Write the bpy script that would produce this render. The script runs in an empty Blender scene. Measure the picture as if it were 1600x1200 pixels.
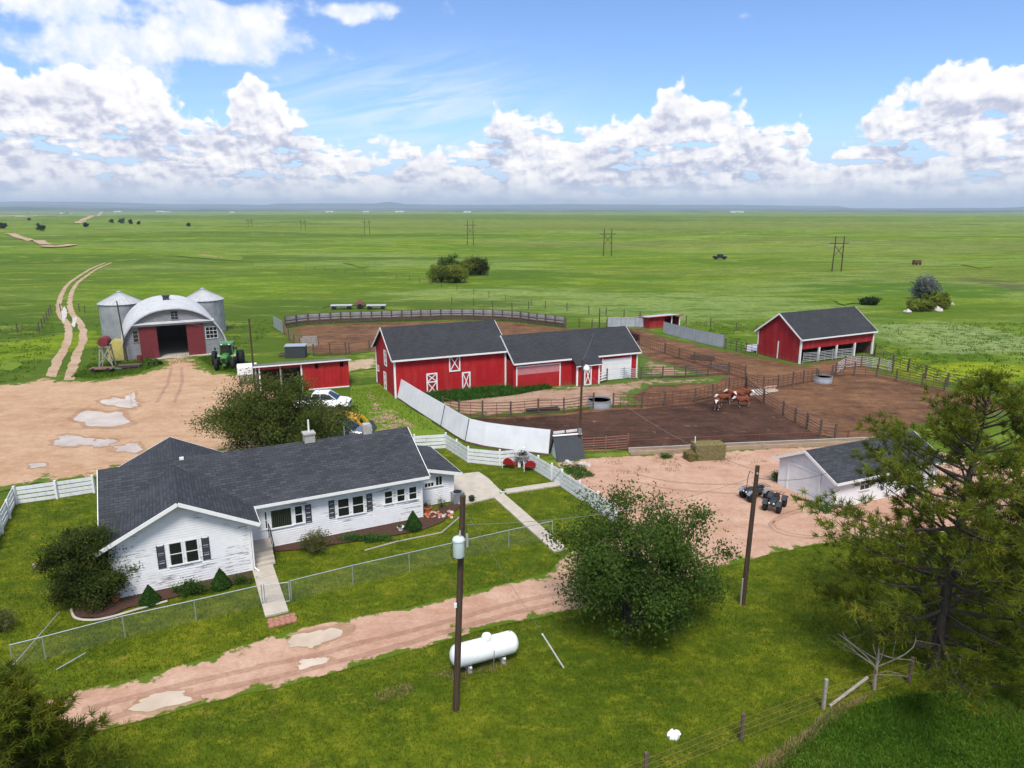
import bpy, math, random
import numpy as np
from mathutils import Vector, Matrix, noise as mnoise
from mathutils.geometry import delaunay_2d_cdt

random.seed(7)
rng = np.random.default_rng(11)
S = bpy.context.scene
COL = S.collection

# ------------------------------------------------------------------ camera
CAM_H, FPX = 18.5, 1110.0            # drone height in metres, focal length in photo pixels (1600 wide)
PITCH = math.atan(273 / FPX)
SP, CP = math.sin(PITCH), math.cos(PITCH)
cam_data = bpy.data.cameras.new('camera')
cam_data.sensor_width = 36.0
cam_data.lens = FPX / 1600 * 36.0
cam_data.clip_start, cam_data.clip_end = 0.5, 90000.0
cam = bpy.data.objects.new('camera', cam_data)
COL.objects.link(cam)
cam.location = (0, 0, CAM_H)
cam.rotation_euler = (math.pi / 2 - PITCH, 0, 0)
S.camera = cam

# ------------------------------------------------------------------ exposure
S.view_settings.view_transform = 'Standard'
S.view_settings.look = 'None'
S.view_settings.exposure = 0.93
S.view_settings.gamma = 1.0
S.view_settings.use_curve_mapping = False
S.cycles.max_bounces = 6
S.cycles.diffuse_bounces = 4
S.cycles.transparent_max_bounces = 12
S.cycles.volume_bounces = 0

# ------------------------------------------------------------------ sun
SUN_EL = math.radians(58)
SUN_AZ = math.radians(178)            # measured from +Y (view direction) towards +X
sd = Vector((math.sin(SUN_AZ) * math.cos(SUN_EL), math.cos(SUN_AZ) * math.cos(SUN_EL), math.sin(SUN_EL)))
sun_data = bpy.data.lights.new('sun', 'SUN')
sun_data.energy = 2.2
sun_data.angle = math.radians(16)
sun_data.color = (1.0, 0.95, 0.88)
sun = bpy.data.objects.new('sun', sun_data)
COL.objects.link(sun)
sun.location = (0, 0, 300)
sun.rotation_euler = sd.to_track_quat('Z', 'Y').to_euler()

# ------------------------------------------------------------------ node helper
class NT:
    def __init__(self, tree):
        self.t = tree
        tree.nodes.clear()
    def n(self, kind, **kw):
        nd = self.t.nodes.new('ShaderNode' + kind)
        for k, v in kw.items():
            setattr(nd, k, v)
        return nd
    def link(self, a, b):
        self.t.links.new(a, b)
    def put(self, sock, v):
        if v is None:
            return
        if isinstance(v, bpy.types.NodeSocket):
            self.link(v, sock)
        elif isinstance(v, (tuple, list)) and len(v) == 3 and sock.type == 'RGBA':
            sock.default_value = (*v, 1)
        else:
            sock.default_value = v
    def math(self, op, a, b=None, c=None, clamp=False):
        nd = self.n('Math', operation=op, use_clamp=clamp)
        for i, v in enumerate((a, b, c)):
            self.put(nd.inputs[i], v)
        return nd.outputs[0]
    def vmath(self, op, a, b=None):
        nd = self.n('VectorMath', operation=op)
        self.put(nd.inputs[0], a)
        self.put(nd.inputs[1], b)
        return nd.outputs[0]
    def rng(self, v, a, b, c=0.0, d=1.0, smooth=False):
        nd = self.n('MapRange')
        nd.clamp = True
        if smooth:
            nd.interpolation_type = 'SMOOTHSTEP'
        for i, q in enumerate((v, a, b, c, d)):
            self.put(nd.inputs[i], q)
        return nd.outputs[0]
    def mix(self, f, a, b, mode='MIX'):
        nd = self.n('Mix', data_type='RGBA', blend_type=mode)
        self.put(nd.inputs[0], f)
        self.put(nd.inputs[6], a)
        self.put(nd.inputs[7], b)
        return nd.outputs[2]
    def noise(self, vec, scale, detail=4.0, rough=0.55, dist=0.0):
        nd = self.n('TexNoise')
        self.put(nd.inputs['Vector'], vec)
        nd.inputs['Scale'].default_value = scale
        nd.inputs['Detail'].default_value = detail
        nd.inputs['Roughness'].default_value = rough
        nd.inputs['Distortion'].default_value = dist
        return nd.outputs[0]
    def mapping(self, vec, scale=(1, 1, 1), loc=(0, 0, 0), rot=(0, 0, 0)):
        nd = self.n('Mapping')
        self.put(nd.inputs[0], vec)
        nd.inputs['Location'].default_value = loc
        nd.inputs['Rotation'].default_value = rot
        nd.inputs['Scale'].default_value = scale
        return nd.outputs[0]
    def ramp(self, f, stops):
        nd = self.n('ValToRGB')
        el = nd.color_ramp.elements
        while len(el) < len(stops):
            el.new(0.5)
        for e, (p, c) in zip(el, stops):
            e.position = p
            e.color = (*c, 1)
        self.put(nd.inputs[0], f)
        return nd.outputs[0]

# ------------------------------------------------------------------ pixel -> place
def ray(u, v):
    x, y = (u - 800) / FPX, (600 - v) / FPX
    return x, CP + y * SP, -SP + y * CP
def G(u, v, z=0.0):
    """point of the level z that the photograph shows at pixel (u, v)"""
    x, y, w = ray(u, v)
    t = (z - CAM_H) / w
    return Vector((x * t, y * t, z))
def ZAT(u, v, Y):
    x, y, w = ray(u, v)
    return CAM_H + Y * w / y
def sky_angles(u, v):
    x, y, w = ray(u, v)
    return math.atan2(x, y), math.atan2(w, math.hypot(x, y))

# ------------------------------------------------------------------ sky
W = bpy.data.worlds.new('World')
S.world = W
W.use_nodes = True
def build_sky():
    q = NT(W.node_tree)
    tc = q.n('TexCoord').outputs['Generated']
    sep = q.n('SeparateXYZ')
    q.link(tc, sep.inputs[0])
    X, Y, Z = sep.outputs
    az = q.math('ARCTAN2', X, Y)
    el = q.math('ARCSINE', Z)
    a01 = q.math('MULTIPLY_ADD', az, 1 / (2 * math.pi), 0.5)
    sky = q.n('TexSky', sky_type='NISHITA')
    sky.sun_disc = False
    sky.sun_elevation = SUN_EL
    sky.sun_rotation = SUN_AZ
    sky.altitude = 1500
    sky.air_density = 1.0
    sky.dust_density = 0.7
    sky.ozone_density = 1.6
    # outline of the cumulus bank: height of its tops over azimuth, read from the photograph and carried on all round
    top = [(-60, 90), (0, 88), (40, 92), (70, 108), (110, 102), (150, 96), (200, 100), (245, 130), (290, 160), (325, 190), (345, 150), (390, 116),
           (430, 134), (470, 172), (492, 210), (540, 220), (600, 214), (640, 226), (700, 226), (742, 214), (765, 174), (800, 170), (850, 166),
           (872, 200), (940, 184), (1000, 182), (1028, 166), (1042, 128), (1070, 122), (1092, 130), (1105, 162), (1145, 152), (1170, 186),
           (1205, 186), (1245, 184), (1270, 205), (1282, 262), (1300, 240), (1340, 206), (1378, 156), (1400, 140), (1440, 134), (1462, 112),
           (1500, 86), (1560, 82), (1592, 104), (1640, 120), (1700, 150)]
    ELM = math.radians(18)
    pts = sorted((sky_angles(u, v)[0] / (2 * math.pi) + 0.5, sky_angles(u, v)[1] / ELM) for u, v in top)
    rr = random.Random(5)
    a = 0.0
    rest = []
    while a < 1.0:
        if a < pts[0][0] - 0.01 or a > pts[-1][0] + 0.01:
            rest.append((a, rr.uniform(0.25, 0.72)))
        a += rr.uniform(0.012, 0.03)
    fc = q.n('FloatCurve')
    cv = fc.mapping.curves[0]
    allp = sorted(pts + rest)
    cv.points[0].location = (0.0, allp[0][1])
    cv.points[1].location = (1.0, allp[0][1])
    for p in allp:
        cv.points.new(min(max(p[0], 0.001), 0.999), p[1])
    for p in cv.points:
        p.handle_type = 'AUTO_CLAMPED'
    fc.mapping.update()

    def n2(vec, scale, detail=4.0, rough=0.55, dist=0.0, color=False):
        nd = q.n('TexNoise', noise_dimensions='2D')
        q.put(nd.inputs['Vector'], vec)
        nd.inputs['Scale'].default_value = scale
        nd.inputs['Detail'].default_value = detail
        nd.inputs['Roughness'].default_value = rough
        nd.inputs['Distortion'].default_value = dist
        return nd.outputs['Color' if color else 0]
    def comb(x, y):
        nd = q.n('CombineXYZ')
        q.put(nd.inputs[0], x)
        q.put(nd.inputs[1], y)
        return nd.outputs[0]
    def vor(vec, scale):
        nd = q.n('TexVoronoi', feature='F1', voronoi_dimensions='2D')
        q.put(nd.inputs['Vector'], vec)
        nd.inputs['Scale'].default_value = scale
        return nd.outputs['Distance']
    warp = q.vmath('MULTIPLY', q.vmath('SUBTRACT', n2(comb(az, el), 34, 2.0, 0.6, color=True), (0.5, 0.5, 0.5)), (0.026, 0.026, 0.0))
    def field(daz, dele, fine):
        """cloud density at a direction: cauliflower noise round the outline of the bank"""
        p = comb(q.math('ADD', az, daz), q.math('ADD', el, dele))
        pw = q.vmath('ADD', p, warp)
        s = q.n('SeparateXYZ')
        q.link(pw, s.inputs[0])
        f = q.n('FloatCurve')
        fv = f.mapping.curves[0]
        fv.points[0].location = cv.points[0].location
        fv.points[1].location = cv.points[len(cv.points) - 1].location
        for k in list(cv.points)[1:-1]:
            fv.points.new(*k.location)
        for k in fv.points:
            k.handle_type = 'AUTO_CLAMPED'
        f.mapping.update()
        q.put(f.inputs['Value'], q.math('MULTIPLY_ADD', s.outputs[0], 1 / (2 * math.pi), 0.5))
        h = q.math('MULTIPLY', f.outputs[0], ELM)
        base = q.math('MULTIPLY', q.math('SUBTRACT', h, s.outputs[1]), 17.0)
        b = q.math('ADD', q.math('MULTIPLY', q.math('SUBTRACT', 0.45, vor(pw, 24)), 0.60),
                   q.math('MULTIPLY', q.math('SUBTRACT', 0.45, vor(pw, 66)), 0.34))
        b = q.math('ADD', b, q.math('MULTIPLY', q.math('SUBTRACT', n2(p, 26, 6.0 if fine else 3.0, 0.56), 0.5), 1.5))
        return q.math('ADD', q.math('MINIMUM', base, 0.5), q.math('MULTIPLY', b, 0.60))
    D = field(0.0, 0.0, True)
    D2 = field(0.0045, 0.011, False)
    # openings low in the bank, where blue shows between the clouds
    gaps = n2(comb(q.math('MULTIPLY', az, 9.0), q.math('MULTIPLY', el, 34.0)), 1.7, 4.0, 0.55)
    lowness = q.math('MULTIPLY', q.rng(el, math.radians(3.0), math.radians(8.0), 1.0, 0.0, True), q.rng(el, math.radians(1.0), math.radians(3.2), 0.35, 1.0, True))
    D = q.math('SUBTRACT', D, q.math('MULTIPLY', q.rng(gaps, 0.52, 0.70, 0, 0.85), lowness))
    mask = q.rng(D, 0.0, 0.22, 0, 1, True)
    edge = q.rng(D, 0.0, 0.55)
    relief = q.math('SUBTRACT', D, D2)
    light = q.math('MULTIPLY_ADD', relief, 1.25, 0.74, clamp=True)
    # far, small cumulus low over the horizon
    sm = comb(q.math('MULTIPLY', az, 50.0), q.math('MULTIPLY', el, 72.0))
    sm1 = n2(sm, 1.0, 5.0, 0.55)
    sm2 = n2(q.vmath('ADD', sm, (0.12, 0.42, 0.0)), 1.0, 3.0, 0.55)
    small = q.math('MULTIPLY', q.math('SUBTRACT', sm1, sm2), q.rng(el, math.radians(1.0), math.radians(2.2), 0.0, 1.0, True))
    small = q.math('MULTIPLY', small, q.rng(el, math.radians(5.0), math.radians(9.0), 1.0, 0.35, True))
    light = q.math('MULTIPLY_ADD', small, 1.05, light, clamp=True)
    slow = n2(comb(q.math('MULTIPLY', az, 7.0), q.math('MULTIPLY', el, 17.0)), 1.7, 3.0, 0.5)
    shade = q.math('MULTIPLY', q.rng(slow, 0.38, 0.64), q.rng(edge, 0.3, 1.0))
    light = q.math('SUBTRACT', light, q.math('MULTIPLY', shade, q.rng(el, math.radians(1.0), math.radians(6.0), 0.30, 0.50)), clamp=True)
    ccol = q.ramp(light, [(0.0, (0.27, 0.300, 0.385)), (0.30, (0.36, 0.365, 0.435)), (0.58, (0.50, 0.50, 0.53)), (0.82, (0.585, 0.57, 0.565)), (1.0, (0.655, 0.635, 0.615))])
    # higher, softer puffs and a veil of cirrus
    hi = n2(comb(q.math('MULTIPLY', az, 5.5), q.math('MULTIPLY', el, 10.0)), 1.4, 5.0, 0.52)
    lobes = 0.0
    for (u, v, ru, rv) in [(115, 35, 95, 75), (228, 30, 52, 42), (385, 62, 88, 44), (262, 0, 50, 22), (540, 86, 34, 26), (545, 18, 60, 16), (25, 180, 80, 30)]:
        a0, e0 = sky_angles(u, v)
        dx = q.math('MULTIPLY', q.math('SUBTRACT', az, a0), FPX / ru)
        dy = q.math('MULTIPLY', q.math('SUBTRACT', el, e0), FPX / rv)
        g = q.math('EXPONENT', q.math('MULTIPLY', q.math('ADD', q.math('MULTIPLY', dx, dx), q.math('MULTIPLY', dy, dy)), -1.0))
        lobes = q.math('ADD', g, lobes)
    away = q.rng(q.math('ABSOLUTE', az), math.radians(44), math.radians(60), 0.0, 0.42)   # beside and behind the view: the same broken puffs
    away = q.math('MAXIMUM', away, q.rng(el, math.radians(19), math.radians(36), 0.0, 0.95))    # overhead they close up: the soft light comes from there
    puff = q.math('ADD', q.math('MULTIPLY', q.math('MINIMUM', q.math('ADD', lobes, away), 1.0), 0.9), q.math('MULTIPLY', q.math('SUBTRACT', hi, 0.5), 2.0))
    pn = n2(comb(az, el), 34, 4, 0.55)
    puff = q.math('ADD', puff, q.math('MULTIPLY', q.math('SUBTRACT', pn, 0.5), 0.5))
    pmask = q.math('MULTIPLY', q.rng(puff, 0.40, 0.78, 0, 1, True), 0.9)
    plight = q.rng(q.math('ADD', q.math('MULTIPLY', puff, 0.5), q.math('MULTIPLY', q.math('SUBTRACT', pn, 0.5), 1.6)), 0.1, 0.85)
    pcol = q.ramp(plight, [(0.0, (0.40, 0.46, 0.58)), (0.55, (0.52, 0.535, 0.60)), (1.0, (0.62, 0.605, 0.61))])
    ci = n2(comb(q.math('MULTIPLY', az, 4.0), q.math('MULTIPLY', q.math('SUBTRACT', el, q.math('MULTIPLY', az, 0.2)), 30.0)), 2.0, 5.0, 0.6, 0.4)
    a0, e0 = sky_angles(640, 175)
    dx = q.math('MULTIPLY', q.math('SUBTRACT', az, a0), FPX / 190)
    dy = q.math('MULTIPLY', q.math('SUBTRACT', el, e0), FPX / 62)
    cg = q.math('EXPONENT', q.math('MULTIPLY', q.math('ADD', q.math('MULTIPLY', dx, dx), q.math('MULTIPLY', dy, dy)), -1.0))
    cmask = q.math('MULTIPLY', q.math('MULTIPLY', q.rng(ci, 0.36, 0.72), cg), 0.75)
    # pale haze and thin streaks towards the horizon
    st = n2(comb(q.math('MULTIPLY', az, 4.0), q.math('MULTIPLY', el, 90.0)), 1.5, 4.0, 0.6)
    hz = q.math('MULTIPLY', q.rng(el, math.radians(0.0), math.radians(2.6), 1.0, 0.0, True), q.rng(st, 0.25, 0.75, 0.30, 0.85))
    blue = q.mix(1.0, sky.outputs[0], (0.068, 0.080, 0.098), 'MULTIPLY')
    blue = q.mix(q.rng(el, math.radians(0.5), math.radians(7.5), 0.85, 0.0, True), blue, (0.30, 0.385, 0.50))
    c = q.mix(cmask, blue, (0.50, 0.53, 0.575))
    c = q.mix(pmask, c, pcol)
    c = q.mix(mask, c, ccol)
    c = q.mix(hz, c, (0.47, 0.525, 0.565))
    bg = q.n('Background')
    q.link(c, bg.inputs[0])
    bg.inputs[1].default_value = 1.0
    out = q.n('OutputWorld')
    q.link(bg.outputs[0], out.inputs[0])
build_sky()
W.cycles.sampling_method = 'MANUAL'
W.cycles.sample_map_resolution = 512

# ================================================================== mesh helpers
def R2(a):
    return Matrix.Rotation(a, 3, 'Z')
class MB:
    """collects shapes; build() links them as ONE mesh object"""
    def __init__(self):
        self.v, self.f = [], []
    def add(self, vs, fs):
        o = len(self.v)
        self.v.extend(tuple(p) for p in vs)
        self.f.extend(tuple(i + o for i in f) for f in fs)
        return self
    def quad(self, *p):
        return self.add(p, [tuple(range(len(p)))])
    def box(self, c, s, m=None):
        c = Vector(c)
        vs = []
        for z in (-1, 1):
            for x, y in ((-1, -1), (1, -1), (1, 1), (-1, 1)):
                p = Vector((x * s[0] / 2, y * s[1] / 2, z * s[2] / 2))
                vs.append(c + (m @ p if m else p))
        return self.add(vs, [(3, 2, 1, 0), (4, 5, 6, 7), (0, 1, 5, 4), (1, 2, 6, 5), (2, 3, 7, 6), (3, 0, 4, 7)])
    def span(self, x0, x1, y0, y1, z0, z1):
        return self.box(((x0 + x1) / 2, (y0 + y1) / 2, (z0 + z1) / 2), (x1 - x0, y1 - y0, z1 - z0))
    def beam(self, p, q, w, h, up=(0, 0, 1)):
        p, q = Vector(p), Vector(q)
        d = q - p
        L = d.length
        x = d.normalized()
        upv = Vector(up)
        if abs(x.dot(upv)) > 0.98:
            upv = Vector((0, 1, 0))
        y = upv.cross(x).normalized()
        z = x.cross(y)
        m = Matrix((x, y, z)).transposed()
        return self.box((p + q) / 2, (L, w, h), m)
    def tube(self, pts, r, n=8, cap=True):
        pts = [Vector(p) for p in pts]
        k = len(pts)
        rs = list(r) if isinstance(r, (list, tuple)) else [r] * k
        ref = None
        rings = []
        for i in range(k):
            t = (pts[min(i + 1, k - 1)] - pts[max(i - 1, 0)])
            t = t.normalized() if t.length > 1e-9 else Vector((0, 0, 1))
            if ref is None:
                ref = Vector((1, 0, 0)) if abs(t.x) < 0.8 else Vector((0, 1, 0))
            a = (ref - t * ref.dot(t)).normalized()
            b = t.cross(a)
            ref = a
            rings.append([pts[i] + (a * math.cos(2 * math.pi * j / n) + b * math.sin(2 * math.pi * j / n)) * rs[i] for j in range(n)])
        vs = [p for ring in rings for p in ring]
        fs = [(i * n + j, i * n + (j + 1) % n, (i + 1) * n + (j + 1) % n, (i + 1) * n + j) for i in range(k - 1) for j in range(n)]
        if cap:
            fs.append(tuple(range(n - 1, -1, -1)))
            fs.append(tuple((k - 1) * n + j for j in range(n)))
        return self.add(vs, fs)
    def prism(self, poly, vec):
        poly = [Vector(p) for p in poly]
        vec = Vector(vec)
        n = len(poly)
        vs = poly + [p + vec for p in poly]
        fs = [tuple(range(n - 1, -1, -1)), tuple(range(n, 2 * n))] + [(i, (i + 1) % n, (i + 1) % n + n, i + n) for i in range(n)]
        return self.add(vs, fs)
    def lathe(self, prof, n=24, c=(0, 0, 0), m=None):
        c = Vector(c)
        vs = []
        for r, z in prof:
            for j in range(n):
                p = Vector((r * math.cos(2 * math.pi * j / n), r * math.sin(2 * math.pi * j / n), z))
                vs.append(c + (m @ p if m else p))
        k = len(prof)
        fs = [(i * n + j, i * n + (j + 1) % n, (i + 1) * n + (j + 1) % n, (i + 1) * n + j) for i in range(k - 1) for j in range(n)]
        fs += [tuple(range(n - 1, -1, -1)), tuple((k - 1) * n + j for j in range(n))]
        return self.add(vs, fs)
    def slab(self, a, b, c, d, t):
        """thick plate below the quad a b c d (thickness measured along its normal)"""
        a, b, c, d = map(Vector, (a, b, c, d))
        nrm = (b - a).cross(d - a).normalized()
        if nrm.z < 0:
            nrm = -nrm
        return self.prism([a, b, c, d], -nrm * t)
    def mesh(self, name, smooth=False):
        me = bpy.data.meshes.new(name)
        me.from_pydata(self.v, [], self.f)
        me.update()
        import bmesh
        bm = bmesh.new()
        bm.from_mesh(me)
        bmesh.ops.recalc_face_normals(bm, faces=bm.faces)
        bm.to_mesh(me)
        bm.free()
        if smooth:
            me.polygons.foreach_set('use_smooth', [True] * len(me.polygons))
            try:
                me.set_sharp_from_angle(angle=math.radians(40))
            except Exception:
                pass
        return me
    def islands(self):
        par = list(range(len(self.v)))
        def find(i):
            while par[i] != i:
                par[i] = par[par[i]]
                i = par[i]
            return i
        for f in self.f:
            a = find(f[0])
            for k in f[1:]:
                par[find(k)] = a
        out = {}
        for f in self.f:
            out.setdefault(find(f[0]), []).append(f)
        res = []
        for fs in out.values():
            ids = sorted({i for f in fs for i in f})
            mp = {i: k for k, i in enumerate(ids)}
            m = MB()
            m.v = [self.v[i] for i in ids]
            m.f = [tuple(mp[i] for i in f) for f in fs]
            res.append(m)
        return res
    def each(self, name, mat, parent=None, smooth=False):
        """every loose piece becomes an object of its own"""
        return [m.build(name, mat, parent, smooth) for m in self.islands()]
    def build(self, name, mat, parent=None, smooth=False, off=None):
        if off is not None:
            self.v = [(x - off[0], y - off[1], z - off[2]) for x, y, z in self.v]
        return link(name, self.mesh(name, smooth), mat, parent)
def link(name, me, mat, parent=None):
    if mat is not None and len(me.materials) == 0:
        me.materials.append(MAT[mat] if isinstance(mat, str) else mat)
    o = bpy.data.objects.new(name, me)
    COL.objects.link(o)
    o.parent = parent
    return o
def tag(o, label=None, cat=None, group=None, kind=None):
    for k, v in (('label', label), ('category', cat), ('group', group), ('kind', kind)):
        if v:
            o[k] = v
    return o
def thing(name, label, cat, loc=(0, 0, 0), rz=0.0, group=None):
    o = bpy.data.objects.new(name, None)
    COL.objects.link(o)
    o.empty_display_size = 0.3
    o.location = loc
    o.rotation_euler = (0, 0, rz)
    return tag(o, label, cat, group)
def dup(root, loc, rz, label=None, group=None, scale=None):
    def cp(o, par):
        c = o.copy()
        COL.objects.link(c)
        c.parent = par
        for ch in [x for x in o.children]:
            cp(ch, c)
        return c
    r = cp(root, None)
    r.location = loc
    r.rotation_euler = (0, 0, rz)
    if scale:
        r.scale = (scale,) * 3
    return tag(r, label, None, group)
def struct(o):
    o['kind'] = 'structure'
    return o

# ================================================================== materials
MAT = {}
def mat(name):
    m = bpy.data.materials.new(name)
    m.use_nodes = True
    q = NT(m.node_tree)
    out = q.n('OutputMaterial')
    b = q.n('BsdfPrincipled')
    q.link(b.outputs[0], out.inputs[0])
    q.b = b
    q.out = out
    MAT[name] = m
    return q
def setb(q, col=None, rough=0.8, metal=0.0, spec=0.3, bump=None, bstr=0.3, bdist=0.02):
    b = q.b
    q.put(b.inputs['Base Color'], col)
    q.put(b.inputs['Roughness'], rough)
    q.put(b.inputs['Metallic'], metal)
    q.put(b.inputs['Specular IOR Level'], spec)
    if bump is not None:
        nd = q.n('Bump')
        nd.inputs['Strength'].default_value = bstr
        nd.inputs['Distance'].default_value = bdist
        q.put(nd.inputs['Height'], bump)
        q.link(nd.outputs[0], b.inputs['Normal'])
def OBJ(q):
    return q.n('TexCoord').outputs['Object']
def POS(q):
    return q.n('NewGeometry').outputs['Position']
def paint(name, col, rough=0.6, var=0.25, scale=3.0, metal=0.0, spec=0.3, dirt=None):
    """one colour with uneven wear"""
    q = mat(name)
    p = OBJ(q)
    n = q.noise(p, scale, 6, 0.65)
    c = q.mix(q.rng(n, 0.3, 0.75), tuple(x * (1 - var) for x in col), tuple(min(1, x * (1 + var * 0.4)) for x in col))
    if dirt:
        d = q.noise(q.mapping(p, (1, 1, 0.35)), scale * 2.3, 5, 0.7)
        c = q.mix(q.rng(d, 0.56, 0.72, 0, 0.75), c, dirt)
    setb(q, c, rough, metal, spec, bump=n, bstr=0.12)
    return q
paint('white_paint', (0.74, 0.74, 0.73), 0.55, 0.10, 2.0)
paint('white_trim', (0.78, 0.78, 0.76), 0.5, 0.08, 3.0)
paint('fence_white', (0.74, 0.75, 0.76), 0.6, 0.16, 2.2, dirt=(0.42, 0.41, 0.38))
paint('charcoal', (0.045, 0.05, 0.058), 0.7, 0.2)
paint('black', (0.015, 0.015, 0.016), 0.6, 0.2)
paint('rubber', (0.018, 0.018, 0.018), 0.85, 0.3, 8)
paint('maroon', (0.17, 0.028, 0.032), 0.65, 0.22, 1.5, dirt=(0.10, 0.03, 0.03))
paint('steel_grey', (0.33, 0.36, 0.39), 0.45, 0.18, 2.0, metal=0.5, dirt=(0.28, 0.25, 0.22))
paint('rust_pipe', (0.155, 0.062, 0.04), 0.75, 0.35, 4.0, dirt=(0.07, 0.03, 0.02))
paint('rust_light', (0.26, 0.12, 0.085), 0.75, 0.3, 4.0)
paint('galv', (0.50, 0.53, 0.55), 0.4, 0.15, 2.0, metal=0.6)
paint('cable', (0.16, 0.165, 0.17), 0.6, 0.1)
paint('netting', (0.22, 0.23, 0.23), 0.6, 0.2, 2.0)
paint('galv_dull', (0.46, 0.465, 0.47), 0.65, 0.22, 1.2, metal=0.1, dirt=(0.33, 0.31, 0.29))
paint('concrete', (0.46, 0.41, 0.34), 0.85, 0.22, 1.3, dirt=(0.30, 0.26, 0.21))
paint('old_roof', (0.13, 0.135, 0.11), 0.85, 0.4, 1.5, dirt=(0.20, 0.12, 0.08))
paint('bunk_concrete', (0.36, 0.27, 0.19), 0.9, 0.25, 1.3, dirt=(0.24, 0.17, 0.11))
paint('concrete_grey', (0.40, 0.385, 0.35), 0.9, 0.22, 1.6, dirt=(0.26, 0.21, 0.16))
paint('red_metal', (0.40, 0.018, 0.022), 0.45, 0.22, 1.4, spec=0.4, dirt=(0.20, 0.012, 0.015))
paint('red_gloss', (0.30, 0.012, 0.02), 0.22, 0.2, 4, spec=0.5)
paint('faded_pink', (0.50, 0.20, 0.21), 0.7, 0.15, 2)
paint('tractor_green', (0.055, 0.21, 0.04), 0.35, 0.2, 3, spec=0.5)
paint('tractor_yellow', (0.62, 0.42, 0.03), 0.4, 0.15, 3)
paint('backhoe_yellow', (0.62, 0.33, 0.015), 0.4, 0.25, 3, dirt=(0.3, 0.17, 0.05))
paint('car_white', (0.78, 0.78, 0.79), 0.22, 0.06, 1.5, spec=0.6)
paint('car_grey', (0.22, 0.23, 0.25), 0.25, 0.12, 1.5, metal=0.5, spec=0.6)
paint('tank_white', (0.80, 0.81, 0.82), 0.35, 0.07, 1.2, spec=0.4, dirt=(0.62, 0.63, 0.62))
paint('transformer', (0.52, 0.60, 0.60), 0.45, 0.10, 3)
paint('hay', (0.33, 0.25, 0.10), 0.95, 0.5, 14)
paint('hay_green', (0.22, 0.19, 0.08), 0.95, 0.5, 14)
paint('rock', (0.42, 0.30, 0.25), 0.9, 0.4, 3)
paint('rock_pale', (0.52, 0.48, 0.42), 0.9, 0.3, 3)
paint('terracotta', (0.50, 0.16, 0.07), 0.8, 0.3, 5)
paint('mulch', (0.085, 0.042, 0.03), 0.95, 0.6, 9)
paint('brick', (0.40, 0.19, 0.135), 0.9, 0.35, 4)
paint('yellow_tarp', (0.34, 0.29, 0.08), 0.7, 0.3, 2)
paint('plastic_dark', (0.03, 0.033, 0.035), 0.45, 0.2)
paint('insulator', (0.35, 0.34, 0.33), 0.25, 0.1)
q = mat('glass_dark')
setb(q, (0.012, 0.015, 0.018), 0.08, 0.0, 0.6)
q = mat('glass_curtain')
sx = q.n('SeparateXYZ')
q.link(OBJ(q), sx.inputs[0])
setb(q, q.mix(q.rng(q.math('SINE', q.math('MULTIPLY', sx.outputs[0], 60.0)), 0.2, 0.9), (0.012, 0.016, 0.014), (0.05, 0.055, 0.05)), 0.1, 0.0, 0.6)
q = mat('lamp_glass')
setb(q, (0.75, 0.8, 0.83), 0.15, 0.0, 0.6)

def wood(name, c1, c2, grain=(14, 14, 0.8), rough=0.9):
    q = mat(name)
    p = q.mapping(OBJ(q), grain)
    n = q.noise(p, 1.0, 5, 0.6)
    setb(q, q.ramp(n, [(0.25, c1), (0.75, c2)]), rough, 0, 0.2, bump=n, bstr=0.4)
wood('pole_wood', (0.035, 0.022, 0.016), (0.10, 0.065, 0.045))
wood('post_wood', (0.06, 0.045, 0.035), (0.15, 0.115, 0.09))
wood('grey_wood', (0.20, 0.18, 0.15), (0.40, 0.37, 0.32))
wood('old_board', (0.10, 0.055, 0.04), (0.24, 0.14, 0.10), (3, 3, 3))
wood('bark', (0.025, 0.02, 0.016), (0.085, 0.068, 0.055), (9, 9, 2))
wood('dead_wood', (0.13, 0.115, 0.095), (0.28, 0.255, 0.22), (9, 9, 2))
wood('grey_stucco', (0.17, 0.175, 0.185), (0.27, 0.275, 0.285), (1.5, 1.5, 3.5))

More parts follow.
